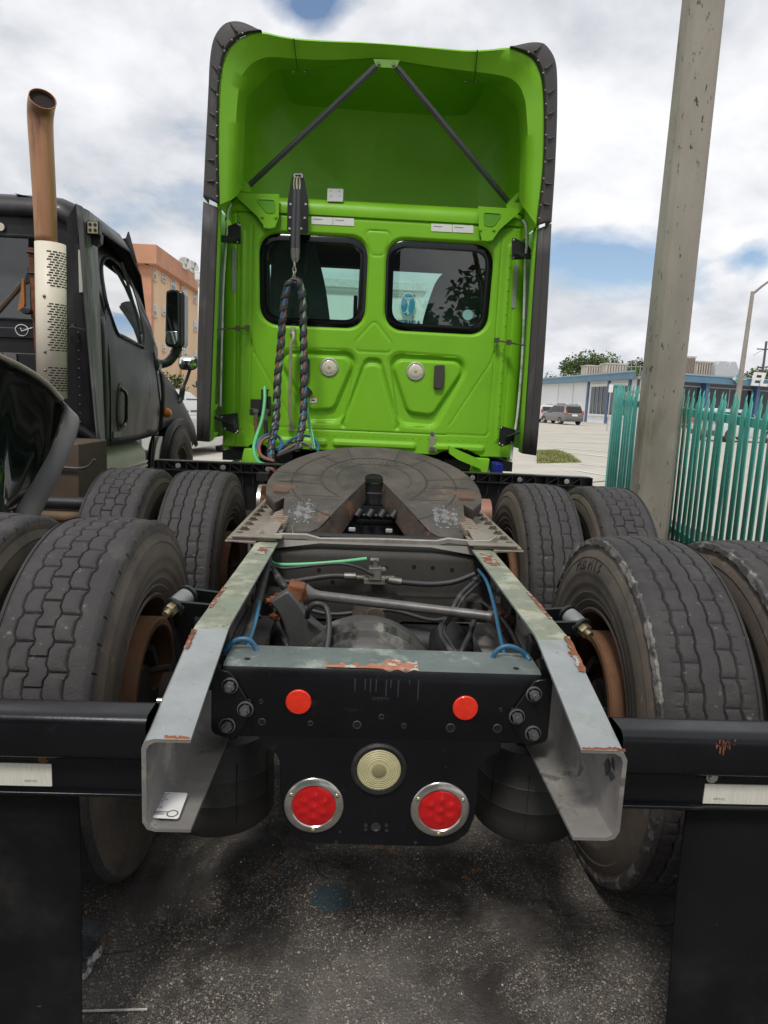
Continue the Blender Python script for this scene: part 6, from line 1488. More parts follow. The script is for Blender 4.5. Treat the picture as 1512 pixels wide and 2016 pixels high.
k = sticker(((610, 781), (624, 781), (624, 793), (610, 793)), 'warning_label'); k2 = sticker(((610, 781), (624, 781), (624, 783.5), (610, 783.5)), 'label_band', mat('orange_band', (.75, .28, .05), .5), YC-.005, .0005, k)
tx = MB(); a = PY(613, 788, YC-.005); tx.bar(a, a+Vector((.025, 0, 0)), .0006, .008, (0, 0, 1)); part('print', tx, INK, k)
# small plate standing on the roof edge
k = sticker(((645, 371), (676, 372), (675, 397), (644, 396)), 'white_plate', mat('plate_white', (.66, .67, .66), .45), 4.905); mb = MB()
for a, b in ((651, 376), (668, 376), (652, 386), (669, 386)): p = PY(a, b, 4.9035); mb.cyl(p, p+Vector((0, -.001, 0)), .003, 8)
part('plate_marks', mb, INK, k)
# grab bar behind the hoses
hb = hose('grab_bar', [(577, 655, YC-.03), (578, 665, YC-.07), (573, 682, YC-.075), (572, 720, YC-.075), (571, 790, YC-.075), (571, 815, YC-.075), (573, 832, YC-.06), (573, 838, YC-.03)], .013, mat('tan_bar', (.42, .38, .26), .45, .2, var=.15, vscale=15))
for a, b in ((576, 651), (573, 841)): mb = MB(); c = PY(a, b, YC-.012); mb.obox(c, (.018, 0, 0), (0, .012, 0), (0, 0, .024)); bolt(mb, c+Vector((0, -.012, 0)), (0, -1, 0), .009, .008); part('bar_foot', mb, mat('foot_tan', (.36, .34, .26), .5, .3), hb, bevel=.003)
# cable carrier plate standing above the roof
pg = [(577, 340), (597, 340), (599, 352), (607, 397), (607, 457), (603, 460), (567, 456), (565, 452), (566, 397), (574, 352)]
mb = MB(); mb.prism(roundpoly([PY(a, b, 4.85) for a, b in pg], .006, 2), (0, .006, 0)); pg_ = part('hose_carrier_plate', mb, BLACKP, T, bevel=.001)
mb = MB(); mb.prism(roundpoly([PY(a, b, 4.845) for a, b in ((578, 341), (596, 341), (597, 350), (577, 349))], .008, 3), (0, .004, 0)); part('carrier_cap', mb, mat('cap_grey', (.40, .40, .38), .5, .3), pg_)
mb = MB(); mb.prism(roundpoly([PY(a, b, 4.843) for a, b in ((581, 344), (593, 344), (592, 348), (582, 348))], .004, 3), (0, .001, 0)); part('cap_slot', mb, HOLE, pg_)
mb = MB()
for a, b in ((571, 428), (600, 429), (570, 450), (593, 450), (572, 402), (602, 402)): mb.obox(PY(a, b, 4.848), (.007, 0, 0), (0, .003, 0), (0, 0, .006))
part('plate_studs', mb, mat('stud_pale', (.5, .5, .46), .5), pg_, kind='stuff')
HY = 4.66
hs = thing('hose_tender', 'hanging spring pair holding a black wrapped loop of colored air hoses', 'hose', PY(580, 340, HY))
HX = T
for (a, b, c_) in (((580.5, 374), (577, 490), (578, 516)), ((588, 374), (585.5, 490), (584, 516))):
    mb = MB(); mb.tube([PY(*a, HY+.03), PY(*b, HY)], .0165, 12); sp_ = part('spring_sleeve', mb, mat('sleeve_black', (.045, .045, .055), .45, var=.2), hs)
    mb = MB(); A_, B_ = PY(*b, HY), PY(*c_, HY); N_ = 14; pts = []
    mb.tube([A_, A_.lerp(B_, .75), B_], [.015, .014, .006], 12)
    for k in range(N_): p = A_.lerp(B_, .8*k/N_); mb.lathe([(-.002, .015), (0, .0172), (.002, .015)], p, (B_-A_), 12)
    part('coil_spring', mb, mat('spring_grey', (.34, .34, .32), .4, .6), hs, smooth=60)
def ring(mb, c, u, v, ru, rv_, r=.004, n=18): mb.tube([Vector(c)+Vector(u)*ru*cos(2*pi*k/n)+Vector(v)*rv_*sin(2*pi*k/n) for k in range(n+1)], r, 6)
for cx in (582, 587): mb = MB(); ring(mb, PY(cx, 362, HY+.05), (.9, .3, 0), (0, 0, 1), .013, .045, .0042); part('snap_hook', mb, mat('brass_hook', (.55, .52, .36), .3, .85), hs)
for k, (a, b) in enumerate(((580, 522), (579.5, 532), (579, 541), (578.5, 549))): mb = MB(); ring(mb, PY(a, b, HY), (1, 0, 0) if k % 2 else (.25, 1, 0), (0, 0, 1), .010, .022, .0038, 14); part('chain_link', mb, mat('brass_hook', (.55, .52, .36), .3, .85), hs)
# wrapped hose loop: three hoses and a black spiral band
path = [(533, 905, 4.36), (534, 880, 4.42), (543, 830, 4.55), (545, 790, 4.60), (547, 740, 4.62), (553, 680, 4.64), (556, 630, 4.64), (560, 590, 4.65), (567, 562, 4.655), (578, 553, 4.66), (590, 560, 4.655), (595, 590, 4.65), (597, 640, 4.65), (598, 700, 4.64), (599, 760, 4.62), (598, 810, 4.58), (594, 845, 4.52), (588, 870, 4.46), (583, 885, 4.42)]
C_ = spline([PY(*p) for p in path], 14)
Ls = [0]
for a, b in zip(C_, C_[1:]): Ls.append(Ls[-1]+(b-a).length)
fr = []; up = Vector((0, -1, 0))
for i, p in enumerate(C_):
    t = (C_[min(i+1, len(C_)-1)]-C_[max(0, i-1)]).normalized(); up = (up-t*up.dot(t)).normalized(); fr.append((p, t, up.copy(), t.cross(up)))
for k, m_ in enumerate((HOSEB, HOSER, mat('pale_green_hose', (.16, .30, .19), .5, var=.2), HOSE)):
    pts = [p+u*.0125*cos(2*pi*k/4+L_*6)+w*.0125*sin(2*pi*k/4+L_*6) for (p, t, u, w), L_ in zip(fr, Ls)]; mb = MB(); mb.tube(pts, .0108, 8); part('air_hose', mb, m_, hs, smooth=60)
sb = MB(); n_ = 0; pitch = .080; R_ = .0248; tot = Ls[-1]; steps = int(tot/pitch*14); P = []
for q in range(steps+1):
    l = tot*q/steps; i = min(len(Ls)-2, max(j for j in range(len(Ls)) if Ls[j] <= l+1e-9)); f_ = (l-Ls[i])/max(1e-9, Ls[i+1]-Ls[i]); f_ = min(1, f_)
    p = fr[i][0].lerp(fr[i+1][0], f_); t, u, w = fr[i][1], fr[i][2], fr[i][3]; a = 2*pi*l/pitch; rad = (u*cos(a)+w*sin(a))*R_
    P.append([p+rad-t*.022, p+rad*1.08-t*.014, p+rad*1.08+t*.014, p+rad+t*.022])
sb.grid(P); part('spiral_wrap', sb, mat('wrap_black', (.030, .030, .033), .4, var=.3, vscale=18), hs, smooth=60, solid=-.003)
hs.parent = None
# hoses and connector block at the foot of the wall
mb = MB(); c = PY(505, 795, 4.84); mb.obox(c, (.035, 0, 0), (0, .04, 0), (0, 0, .032)); mb.obox(PY(524, 793, 4.84), (.030, 0, 0), (0, .04, 0), (0, 0, .045)); mb.obox(PY(513, 812, 4.84), (.070, 0, 0), (0, .035, 0), (0, 0, .022)); mb.obox(PY(521, 776, 4.84), (.022, 0, 0), (0, .02, 0), (0, 0, .030)); mb.tube([PY(514, 768, 4.8), PY(530, 768, 4.8)], .006, 6)
gb = part('hose_connector_block', mb, BLACKM, T, bevel=.005)
for x in (504, 523):
    mb = MB(); mb.cyl(PY(x, 805, 4.78), PY(x, 812, 4.78), .025, 14); mb.cyl(PY(x, 812, 4.78), PY(x, 826, 4.78), .016, 10); part('coupling', mb, mat('coupling_grey', (.22, .21, .19), .4, .6), gb)
    mb = MB()
    for k in range(6): mb.lathe([(0, .014), (.010, .0155), (.020, .014)], PY(x+k*.35, 828+5*k, 4.77), (0, 0, -1), 12)
    part('hose_spring', mb, HOSER if x == 504 else HOSE, gb)
hose('air_line', [(521, 762, 4.80), (521, 790, 4.74), (516, 825, 4.66), (504, 862, 4.55), (500, 885, 4.45), (508, 908, 4.35), (528, 918, 4.2)], .012, HOSEG)
hose('air_line', [(604, 782, 4.80), (608, 820, 4.70), (616, 860, 4.60), (620, 884, 4.5)], .006, HOSEG)
hose('air_line', [(602, 782, 4.80), (605, 820, 4.70), (612, 860, 4.60), (616, 884, 4.5)], .005, mat('pale_green_hose', (.22, .42, .26), .5))
hose('air_line', [(530, 906, 4.3), (513, 895, 4.35), (507, 878, 4.45), (515, 862, 4.5), (533, 855, 4.55), (550, 862, 4.55), (554, 873, 4.5), (545, 884, 4.45), (535, 880, 4.4)], .010, HOSEB)
hose('air_line', [(540, 908, 4.25), (517, 900, 4.3), (510, 884, 4.38), (516, 868, 4.45), (530, 860, 4.48), (543, 864, 4.48)], .010, HOSER)
hose('air_line', [(548, 888, 4.4), (560, 875, 4.5), (580, 862, 4.6), (605, 858, 4.6), (620, 866, 4.6), (627, 880, 4.5), (625, 890, 4.4)], .009, HOSEB)
hose('air_line', [(548, 893, 4.35), (565, 884, 4.4), (590, 872, 4.45), (608, 876, 4.45), (612, 884, 4.4)], .010, mat('brown_hose', (.13, .10, .085), .5))
hose('air_line', [(545, 898, 4.3), (570, 888, 4.35), (595, 880, 4.4)], .010, HOSE)
hose('air_line', [(560, 880, 4.4), (572, 870, 4.5), (590, 880, 4.4)], .009, HOSE)
hose('air_line', [(500, 928, 4.1), (515, 922, 4.0), (530, 922, 3.9), (540, 926, 3.8)], .010, HOSER)
mb = MB(); mb.obox(PY(518, 938, 3.6), (.03, 0, 0), (0, .03, 0), (0, 0, .02)); part('valve_block', mb, BLACKM, T)
# latch at bottom right of centre
mb = MB(); mb.prism(roundpoly([PY(a, b, YC-.004) for a, b in ((847, 852), (856, 852), (860, 890), (843, 889))], .01, 3), (0, -.012, 0)); lt_ = part('latch', mb, mat('latch_grey', (.33, .34, .24), .45, .3, var=.15, vscale=20), T, bevel=.003)
mb = MB(); bolt(mb, PY(851, 854, YC-.017), (0, -1, 0), .009, .006); mb.obox(PY(851, 884, YC-.02), (.018, 0, 0), (0, .01, 0), (0, 0, .012)); part('latch_bolt', mb, BOLT, lt_)
# worn scuffs on the paint

# ================================================================== THE BLACK TRUCK (left)
K = thing('semi_truck', 'black day cab semi truck parked on the left with a rusty exhaust stack', 'truck', (-3.3, 4.0, 0))
def fx(z): return -2.02-.33*max(0, (z-1.75)/.95)**1.6
def interp(xs_, ys_, x): return float(np.interp(x, xs_, ys_))
# side sheet built in columns: sill line, window gap, roof line
ys = [5.32, 5.45, 5.60, 5.66, 5.72, 5.80, 5.95, 6.1, 6.2, 6.3, 6.36, 6.42, 6.47, 6.52, 6.60, 6.70, 6.80]
rt = lambda y: interp([5.3, 5.98, 6.29, 6.45, 6.60, 6.70, 6.80], [2.64, 2.66, 2.62, 2.52, 2.22, 1.95, 1.72], y)
bt = lambda y: interp([5.3, 5.37, 5.89, 6.82], [.94, .926, .924, .95], y)
wl = lambda y: interp([5.60, 5.66, 5.72, 5.9, 6.2, 6.36, 6.40, 6.44, 6.47], [2.0, 1.86, 1.80, 1.785, 1.755, 1.75, 1.80, 2.05, 2.30], y)
wh = lambda y: interp([5.60, 5.68, 5.85, 6.05, 6.25, 6.38, 6.47], [2.05, 2.22, 2.37, 2.44, 2.455, 2.42, 2.32], y)
def bulge(y, z): return .030*math.exp(-((z-1.33)/.22)**2)*min(1, max(0, (y-5.3)/.9))
mb = MB(); P = []
for y in ys: 
    z0, z1 = bt(y), (wl(y) if 5.60 <= y <= 6.47 else (1.9 if y < 6.5 else rt(y)*.5+.9)); P.append([(fx(z)+bulge(y, z), y, z) for z in [z0+(z1-z0)*k/14 for k in range(15)]])
mb.grid(P); P = []
for y in ys:
    z0, z1 = (wh(y) if 5.60 <= y <= 6.47 else (1.9 if y < 6.5 else rt(y)*.5+.9)), rt(y); z0 = min(z0, z1-.002); P.append([(fx(z), y, z) for z in [z0+(z1-z0)*k/6 for k in range(7)]])
mb.grid(P)
P = []
for y in ys[:3]: P.append([(fx(z), y, z) for z in (1.9, wh(5.6))]) 
side = part('cab_side', mb, BLACKD, K, smooth=60, solid=.02)
wy = [y for y in ys if 5.60 <= y <= 6.47]; mb = MB(); mb.grid([[(fx(z)+.004, y, z) for z in [wl(y)+(wh(y)-wl(y))*k/6 for k in range(7)]] for y in wy]); part('door_window', mb, GLASSB, side, smooth=60)
lo_ = [Vector((fx(wl(y))-.001, y, wl(y))) for y in wy]; hi_ = [Vector((fx(wh(y))-.001, y, wh(y))) for y in reversed(wy)]
mb = MB(); mb.tube(spline(lo_+hi_+[lo_[0]], 4), .016, 6); part('window_seal', mb, BLACKP, side, smooth=60)
mb = MB(); mb.tube([(fx(2.35)+.006, 6.28, 2.44), (fx(2.0)+.006, 6.30, 2.0), (fx(1.76)+.006, 6.26, 1.77)], .014, 6); part('window_post', mb, BLACKP, side)
# door gap lines, handle, plate
mb = MB(); mb.tube(spline([(fx(z)+bulge(5.5, z)-.004+.004, 5.5, z) for z in (.95, 1.2, 1.6, 2.0, 2.3)]+[(fx(2.53), 5.75, 2.53), (fx(2.55), 6.1, 2.55)], 6), .007, 5); part('door_gap', mb, HOLE, side)
mb = MB(); mb.tube(spline([(fx(z)+bulge(y, z), y, z) for y, z in ((6.66, 1.72), (6.70, 1.53), (6.72, 1.36), (6.80, 1.22), (6.83, 1.10), (6.78, .99), (6.6, .955), (6.2, .94), (5.5, .945))], 6), .007, 5); part('door_gap', mb, HOLE, side)
hx = lambda y, z, d=0: Vector((fx(z)+bulge(y, z)+.0+d, y, z))
mb = MB(); oval = [hx(5.72+.085*cos(a), 1.22+.20*sin(a), .001) for a in [2*pi*k/24 for k in range(24)]]; mb.prism(oval, (.004, 0, 0)); part('handle_recess', mb, BLACKP, side)
mb = MB(); mb.tube(spline([hx(5.73, 1.37, .0), hx(5.75, 1.33, .03), hx(5.75, 1.2, .035), hx(5.75, 1.1, .03), hx(5.73, 1.06, .0)], 5), .014, 8); part('door_handle', mb, BLACKG, side)
mb = MB(); mb.box(-2.02+.002, -2.012, 5.56, 5.74, .985, 1.03); part('door_plate', mb, mat('dull_plate', (.22, .22, .20), .5), side)
# interior seen through the glass: far wall, seat, steering frame
mb = MB(); mb.box(-4.4, -2.3, 5.35, 6.5, .95, 1.0); mb.box(-4.45, -4.4, 5.35, 6.6, .95, 1.6); mb.box(-4.4, -2.15, 6.6, 6.7, .95, 1.65); part('cab_interior', mb, CABIN, K)
mb = MB(); mb.box(-2.95, -2.45, 5.55, 5.68, 1.3, 2.18); mb.box(-2.95, -2.45, 5.55, 6.0, 1.2, 1.36); part('seat', mb, SEAT, K, bevel=.05)
mb = MB(); mb.box(-4.15, -3.65, 5.55, 5.68, 1.3, 2.18); part('seat', mb, SEAT, K, bevel=.05)
mb = MB(); mb.tube(spline([(-2.25, 6.28, 2.12), (-2.25, 6.02, 2.10), (-2.24, 5.94, 2.0), (-2.22, 6.0, 1.82), (-2.2, 6.22, 1.80)], 6), .022, 8); part('grab_loop', mb, mat('grey_vinyl', (.22, .23, .22), .6), K)
# back wall with window and pressed ribs
YBK = 5.30
xr_ = -2.19
mb = MB(); 
def bw(x0, x1, z0, z1, d=0, m_=None, nm='back_wall', par=K, t=.03, bev=0): q = MB(); q.box(x0, x1, YBK-d, YBK-d+t, z0, z1); return part(nm, q, m_ or BLACKD, par, bevel=bev)
bwp = bw(-4.45, xr_, .98, 1.83); bw(-4.45, xr_, 2.43, 2.62); bw(-2.42, xr_, 1.83, 2.43); bw(-4.45, -4.2, 1.83, 2.43)
mb = MB(); P = []
for x in np.linspace(-4.5, -2.12, 30):
    e = max(0, (x+2.36)/.24); e2 = max(0, (-4.26-x)/.24); e = max(e, e2); dz = .17*(1-sqrt(max(0, 1-min(1, e)**2))); P.append([(x, y, z-dz) for y, z in ((5.285, 2.555), (5.28, 2.60), (5.30, 2.66), (5.38, 2.70), (5.6, 2.72), (6.3, 2.70), (6.6, 2.55), (6.85, 1.95))])
part('roof', MB().grid(P), BLACKD, K, smooth=60, solid=.02)
mb = MB(); mb.grid([[(fx(2.55)+.01, y, 2.55), (fx(2.60)-.02, y, 2.63), (-2.45, y, 2.69), (-2.6, y, 2.715)] for y in (5.32, 5.6, 5.98, 6.2, 6.3)]); part('roof_shoulder', mb, BLACKD, K, smooth=60)
gl = MB(); gl.add([(-4.2, YBK+.01, 1.83), (-2.42, YBK+.01, 1.83), (-2.42, YBK+.01, 2.43), (-4.2, YBK+.01, 2.43)], [(0, 1, 2, 3)]); part('rear_window', gl, GLASS, K, smooth=0)
mb = MB(); mb.tube([(xr_-.24, YBK-.004, 1.84), (-4.2, YBK-.004, 1.84)], .012, 6); mb.tube([(xr_-.24, YBK-.004, 2.42), (-4.2, YBK-.004, 2.42)], .012, 6); part('window_rubber', mb, BLACKP, K)
bw(-2.95, -2.45, 2.565, 2.60, .006, TAPE, 'reflective_strip')
mb = MB(); 
for x0, x1, z0, z1 in ((-4.2, -2.45, 1.70, 1.78), (-3.2, -2.35, 1.35, 1.60)): mb.prism([Vector((x, YBK, z)) for x, z in rrect(x0, x1, z0, z1, .04, 4)], (0, -.018, 0))
part('pressed_ribs', mb, BLACKD, K, bevel=.008)
q = [PY(a, b, YBK-.02) for a, b in ((8, 695), (33, 697), (35, 719), (10, 712))]; mb = MB(); mb.prism(roundpoly(q, .01, 3), (0, -.012, 0)); part('vent_cover', mb, mat('vent_grey', (.13, .12, .11), .5), K, bevel=.003)
mb = MB(); c = PY(43, 650, YBK-.022); mb.tube([c+Vector((.045*cos(a)*(1+.06*sin(3*a)), 0, .040*sin(a))) for a in [2*pi*k/26 for k in range(27)]], .0035, 4); mb.tube([PY(40, 645, YBK-.022), PY(43, 652, YBK-.022), PY(54, 648, YBK-.022), PY(64, 645, YBK-.022)], .0035, 4); part('chalk_scribble', mb, WHITE, K)
mb = MB(); c = PY(2, 447, YBK-.01); mb.cyl(c, c+Vector((0, -.01, 0)), .028, 18); part('round_lamp', mb, LAMPW, K)
# corner pillar, extender
mb = MB(); P = []
for i in range(11):
    t = i/10; z = 2.60-1.62*t; P.append([(-2.19, YBK-.004, z), (-2.12, YBK+.0, z), (-2.07+ (fx(z)+2.02)*.8, YBK+.03, z), (fx(z)+.0, YBK+.08, z)])
part('corner_pillar', MB().grid(P), BLACKD, K, smooth=60)
mb = MB()
for k in range(12): mb.dome((-2.165, YBK-.005, 1.05+.065*k), (0, -1, 0), .006, .004, 8)
part('rivets', mb, BOLT, K, kind='stuff')
EXM = mat('weathered_grey_extender', (.11, .11, .115), .5, var=.25, vscale=3, bump=.08, bscale=60, stretch=(1, 1, .2), coat=.0, spots=[((.30, .30, .31), 3.2, .54, .7, .35), ((.05, .05, .055), 2.6, .56, .7, .5)])
mb = MB(); P = []
for i in range(17):
    t = i/16; py = 402+470*t; a = PY(152+34*t+8*t*t, py, 5.02); b = PY(176+24*t, py+14, 5.12); c = PY(190+18*t, py+25, 5.35)
    P.append([tuple(a), tuple(a.lerp(b, .35)+Vector((.008, -.012, 0))), tuple(a.lerp(b, .5)), tuple(b), tuple(b.lerp(c, .5)+Vector((.004, 0, 0))), tuple(c)])
part('side_extender', MB().grid(P), EXM, K, smooth=30, solid=.012)
mb = MB(); mb.prism([PY(a, b, 5.16) for a, b in ((131, 432), (150, 400), (152, 470), (146, 482), (134, 478))], (0, .01, 0)); part('hinge_plate', mb, BLACKP, K)
mb = MB(); mb.box(-2.145, -2.12, YBK-.02, YBK-.014, PY(137, 575, YBK).z, PY(137, 492, YBK).z); part('grey_tape', mb, TAPE, K)
mb = MB(); mb.tube([PY(128, 645, 5.25), PY(146, 644, 5.2), PY(168, 650, 5.05)], .006, 6)
for a in ((130, 643), (145, 642)): mb.obox(PY(*a, 5.24), (.012, 0, 0), (0, .02, 0), (0, 0, .014))
part('stay_rod', mb, mat('stay_brown', (.11, .10, .08), .5, .4), K)
# work light on the roof corner
c = PY(186, 450, 5.1); wl_ = MB(); wl_.obox(c, (.042, 0, 0), (0, .03, 0), (0, 0, .046)); w_ = part('work_light', wl_, BLACKP, K, bevel=.006)
mb = MB(); mb.obox(c+Vector((0, -.031, 0)), (.034, 0, 0), (0, .002, 0), (0, 0, .038)); part('light_face', mb, mat('lamp_yellow', (.45, .42, .28), .3), w_)
for i in (-1, 1):
    for j in (-1, 1): mb = MB(); mb.cyl(c+Vector((i*.017, -.033, j*.018)), c+Vector((i*.017, -.036, j*.018)), .012, 10); part('light_chip', mb, mat('chip_dark', (.05, .05, .04), .2), w_)
mb = MB(); mb.prism([PY(a, b, 5.12) for a, b in ((173, 458), (198, 460), (197, 478), (188, 485), (176, 478))], (0, .06, 0)); part('light_mount', mb, BLACKP, w_, bevel=.004)
# visor flap over the windshield corner
mb = MB(); P = [[PY(a, b, y) for a, b, y in r] for r in (((240, 470, 6.5), (250, 492, 6.6), (262, 522, 6.7)), ((250, 468, 6.9), (262, 495, 7.0), (271, 518, 7.05)), ((254, 456, 7.1), (258, 470, 7.15), (270, 515, 7.15)))]
part('sun_visor', MB().grid(P), mat('visor_black', (.008, .008, .008), .7, spec=.1), K, solid=.012, smooth=60)
# hood, fender, wheel, steps
mb = MB(); P = []
ht = lambda y: interp([6.80, 7.14, 7.63, 8.2, 8.33], [1.72, 1.618, 1.372, 1.028, .80], y)
hb = lambda y: interp([6.80, 6.95, 7.22, 7.52, 7.85, 8.08, 8.33], [.97, 1.0, 1.03, 1.0, .93, .85, .72], y)
for y in (6.84, 6.95, 7.1, 7.25, 7.4, 7.55, 7.7, 7.85, 8.0, 8.1, 8.2, 8.28, 8.33):
    z1, z0 = ht(y), min(hb(y), ht(y)-.03); P.append([(-2.02+.03*sin(pi*k/8)-(.10 if k > 6 else 0)*(k-6)/2, y, z0+(z1-z0)*k/8) for k in range(9)]+[(-2.5, y, z1+.10), (-3.3, y, z1+.14), (-4.4, y, z1)])
part('hood', MB().grid(P), mat('hood_black', (.012, .012, .014), .45, spec=.25, var=.3, vscale=3), K, smooth=60, solid=-.01)
mb = MB(); P = []
for k in range(15):
    a = pi*(.04+.80*k/14); r = .60; P.append([(-2.0, 7.55-r*cos(a)*1.0, .50+r*.85*sin(a)), (-1.985, 7.55-(r+.04)*cos(a), .50+(r+.06)*.87*sin(a)), (-2.03, 7.55-(r+.08)*cos(a), .50+(r+.10)*.88*sin(a))])
part('fender_lip', MB().grid(P), MATS['hood_black'], K, smooth=60)
wf = wheel(-2.12, 7.62, 1, TR_, .7, False, K, z=.50)
mb = MB(); c = Vector((-1.985, 6.97, 1.155)); mb.dome(c, (1, -.6, 0), .05, .045, 14, rings=4); part('marker_lamp', mb, mat('amber_lens', (.75, .20, .02), .25, var=.1, vscale=40), K, smooth=60)
mb = MB(); mb.prism([Vector((-2.06, 6.70, .50)), Vector((-2.06, 6.98, .50)), Vector((-2.06, 7.10, .92)), Vector((-2.06, 6.82, .93))], (-.02, 0, 0)); part('splash_panel', mb, BLACKG, K, bevel=.006)
mb = MB(); mb.box(-2.35, -2.33, 5.6, 6.7, .35, .95); part('step_side', mb, BLACKM, K)
TNK = mat('dull_white_tank', (.66, .64, .54), .5, .0, var=.12, vscale=5, stretch=(1, .3, 1))
mb = MB(); mb.prism([p for p in roundpoly([Vector((-2.08, 5.35, .45)), Vector((-2.08, 5.35, .80)), Vector((-2.16, 5.35, .90)), Vector((-2.8, 5.35, .90)), Vector((-2.8, 5.35, .45))], .05, 4)], (0, 1.25, 0)); ft = part('fuel_tank', mb, TNK, K, smooth=30)
for z in (.70, .66, .62, .58): mb = MB(); mb.box(-2.082, -2.062, 5.35, 6.6, z, z+.018); part('step_ridge', mb, ALU, ft)
mb = MB(); mb.box(-2.20, -2.05, 5.15, 5.22, .45, .90); part('side_bracket', mb, BLACKG, K, bevel=.01)
mb = MB(); mb.tube(spline([(-2.12, 5.15, 1.0), (-2.10, 5.1, .95), (-2.12, 5.12, .88), (-2.18, 5.1, .80)], 5), .018, 8); part('hanging_cable', mb, HOSE, K)
mb = MB(); mb.box(-2.75, -2.06, 5.02, 5.28, .86, 1.0); mb.tube(spline([(-2.3, 5.1, 1.02), (-2.15, 5.1, 1.08), (-2.0, 5.12, 1.0), (-1.98, 5.12, .92)], 5), .05, 8); part('under_cab_block', mb, BLACKP, K, bevel=.02)
# mirror on its arm
MB_ = mat('mirror_shell', (.030, .034, .033), .35, var=.15, vscale=8, coat=.3)
mp = [(327, 573), (340, 569), (352, 571), (353, 678), (348, 684), (330, 683), (325, 676)]
mb = MB(); mb.prism(roundpoly([PY(a, b, 6.9) for a, b in mp], .02, 4), (0, .05, 0)); mirror_face = part('mirror_face', mb, MB_, K, bevel=.004)
mb = MB(); mb.prism(roundpoly([PY(a, b, 6.898) for a, b in ((329, 577), (341, 573), (349, 575), (350, 650), (329, 650))], .015, 3), (0, -.002, 0)); part('mirror_glass', mb, mat('dark_mirror', (.05, .055, .055), .06, .9, var=0), mirror_face)
mb = MB(); mb.prism(roundpoly([PY(a, b, 6.896) for a, b in ((327, 653), (350, 652), (350, 672), (345, 679), (333, 678), (325, 672))], .012, 3), (0, -.012, 0)); part('convex_mirror', mb, mat('convex_green', (.35, .42, .38), .06, .9, var=0), mirror_face, bevel=.004)
mb = MB(); mb.prism(roundpoly([PY(a, b, 6.93) for a, b in ((349, 572), (360, 573), (363, 580), (363, 678), (358, 685), (345, 685))], .02, 4), (0, .16, 0)); part('mirror_shell', mb, MB_, K, bevel=.02)
mb = MB(); mb.tube(spline([PY(350, 683, 6.98), PY(342, 700, 6.98), PY(328, 714, 6.96), PY(305, 718, 6.9), PY(292, 718, 6.85)], 6), [.052]*6+[.045]*6+[.042]*6+[.05]*7, 12); part('mirror_arm', mb, MB_, K, smooth=60)
mb = MB(); mb.prism(roundpoly([PY(a, b, 6.70) for a, b in ((264, 706), (285, 696), (305, 700), (313, 712), (312, 728), (290, 737), (268, 728))], .04, 4), (0, .14, 0)); part('mirror_base', mb, MB_, K, bevel=.03)
# hood mirror
c = PY(368, 713, 7.5)
mb = MB(); mb.prism(roundpoly([PY(a, b, 7.5) for a, b in ((351, 703), (356, 700), (388, 702), (388, 724), (380, 729), (356, 728), (351, 720))], .04, 5), (0, .03, 0)); hm = part('hood_mirror', mb, MB_, K, bevel=.008)
def domed(pts, y, bul, rnd):
    q = roundpoly([PY(a, b, y) for a, b in pts], rnd, 5); c = sum((Vector(p) for p in q), Vector())/len(q)
    return MB().grid([[tuple(c.lerp(p, k/6+1e-4)+Vector((0, -bul*(1-(k/6)**2), 0))) for p in q] for k in range(7)], closev=True)
part('mirror_glass', domed(((353, 705), (358, 702), (386, 704), (386, 723), (379, 727), (358, 726), (353, 719)), 7.497, .035, .035), MIRROR, hm, smooth=80)
mb = MB(); mb.tube(spline([PY(374, 727, 7.52), PY(368, 745, 7.52), PY(360, 765, 7.5), PY(356, 785, 7.5), PY(348, 792, 7.45)], 5), [.018]*10+[.03]*11, 10); part('mirror_stalk', mb, MB_, hm, smooth=60)
# exhaust stack: bent rusty pipe and slotted heat shield
STK = mat('heat_tinted_pipe', (.40, .20, .105), .5, .35, var=.22, vscale=4, bump=.2, bscale=70, stretch=(1.6, 1.6, .22), spots=[((.15, .085, .065), 3.0, .50, .66, .55), ((.42, .26, .15), 5, .56, .72, .5), ((.12, .075, .06), 3.5, .58, .75, .5)])
yk = 4.85
pp_ = [PY(91, 478, yk), PY(88, 400, yk), PY(83, 310, yk), PY(80, 255, yk), PY(79.5, 228, yk-.01), PY(81, 208, yk-.04), PY(84, 194, yk-.09)]
mb = MB(); C2 = spline(pp_, 6); rr_ = [.069+.011*min(1, i/30) for i in range(len(C2))]; mb.tube(C2, rr_, 28, cap=False)
ax_e = Vector((.42, -.72, .52)).normalized(); n2 = len(C2)
for i in range(n2-9, n2):            # slant-cut mouth that opens backwards and to the right
    w = ((i-(n2-10))/9)**1.5; c_ = C2[i]
    for k in range(28):
        v = Vector(mb.v[i*28+k]); t_ = (C2[i]-C2[i-1]).normalized(); dd = (v-c_); off = -dd.dot(ax_e)/max(.35, t_.dot(ax_e)); mb.v[i*28+k] = tuple(v+t_*off*w*.9)
pipe = part('exhaust_pipe', mb, STK, K, smooth=60, solid=-.004)
pv = [Vector(v) for v in mb.v]; lastr = [pv[(n2-4)*28+k].lerp(C2[n2-4], .03) for k in range(28)]
mb = MB(); mb.add([tuple(v) for v in lastr], [tuple(range(28))]); part('pipe_throat', mb, mat('throat_black', (.018, .012, .010), .9), K, smooth=0)  # near-black disc closing the pipe just inside its mouth
A, B = PY(113-10, 783, yk), PY(99, 480, yk)
CRM = mat('cream_shield', (.72, .66, .54), .5, .0, var=.08, vscale=5, bump=.08, bscale=50, stretch=(1, 1, .3), spots=[((.40, .34, .26), 5, .62, .8, .6)])
mb = MB(); mb.tube([A, B], .095, 40, cap=False); sh_ = part('heat_shield', mb, CRM, K, smooth=60, solid=-.004)
d = (B-A).normalized(); su = d.cross(Vector((0, 1, 0))).normalized()
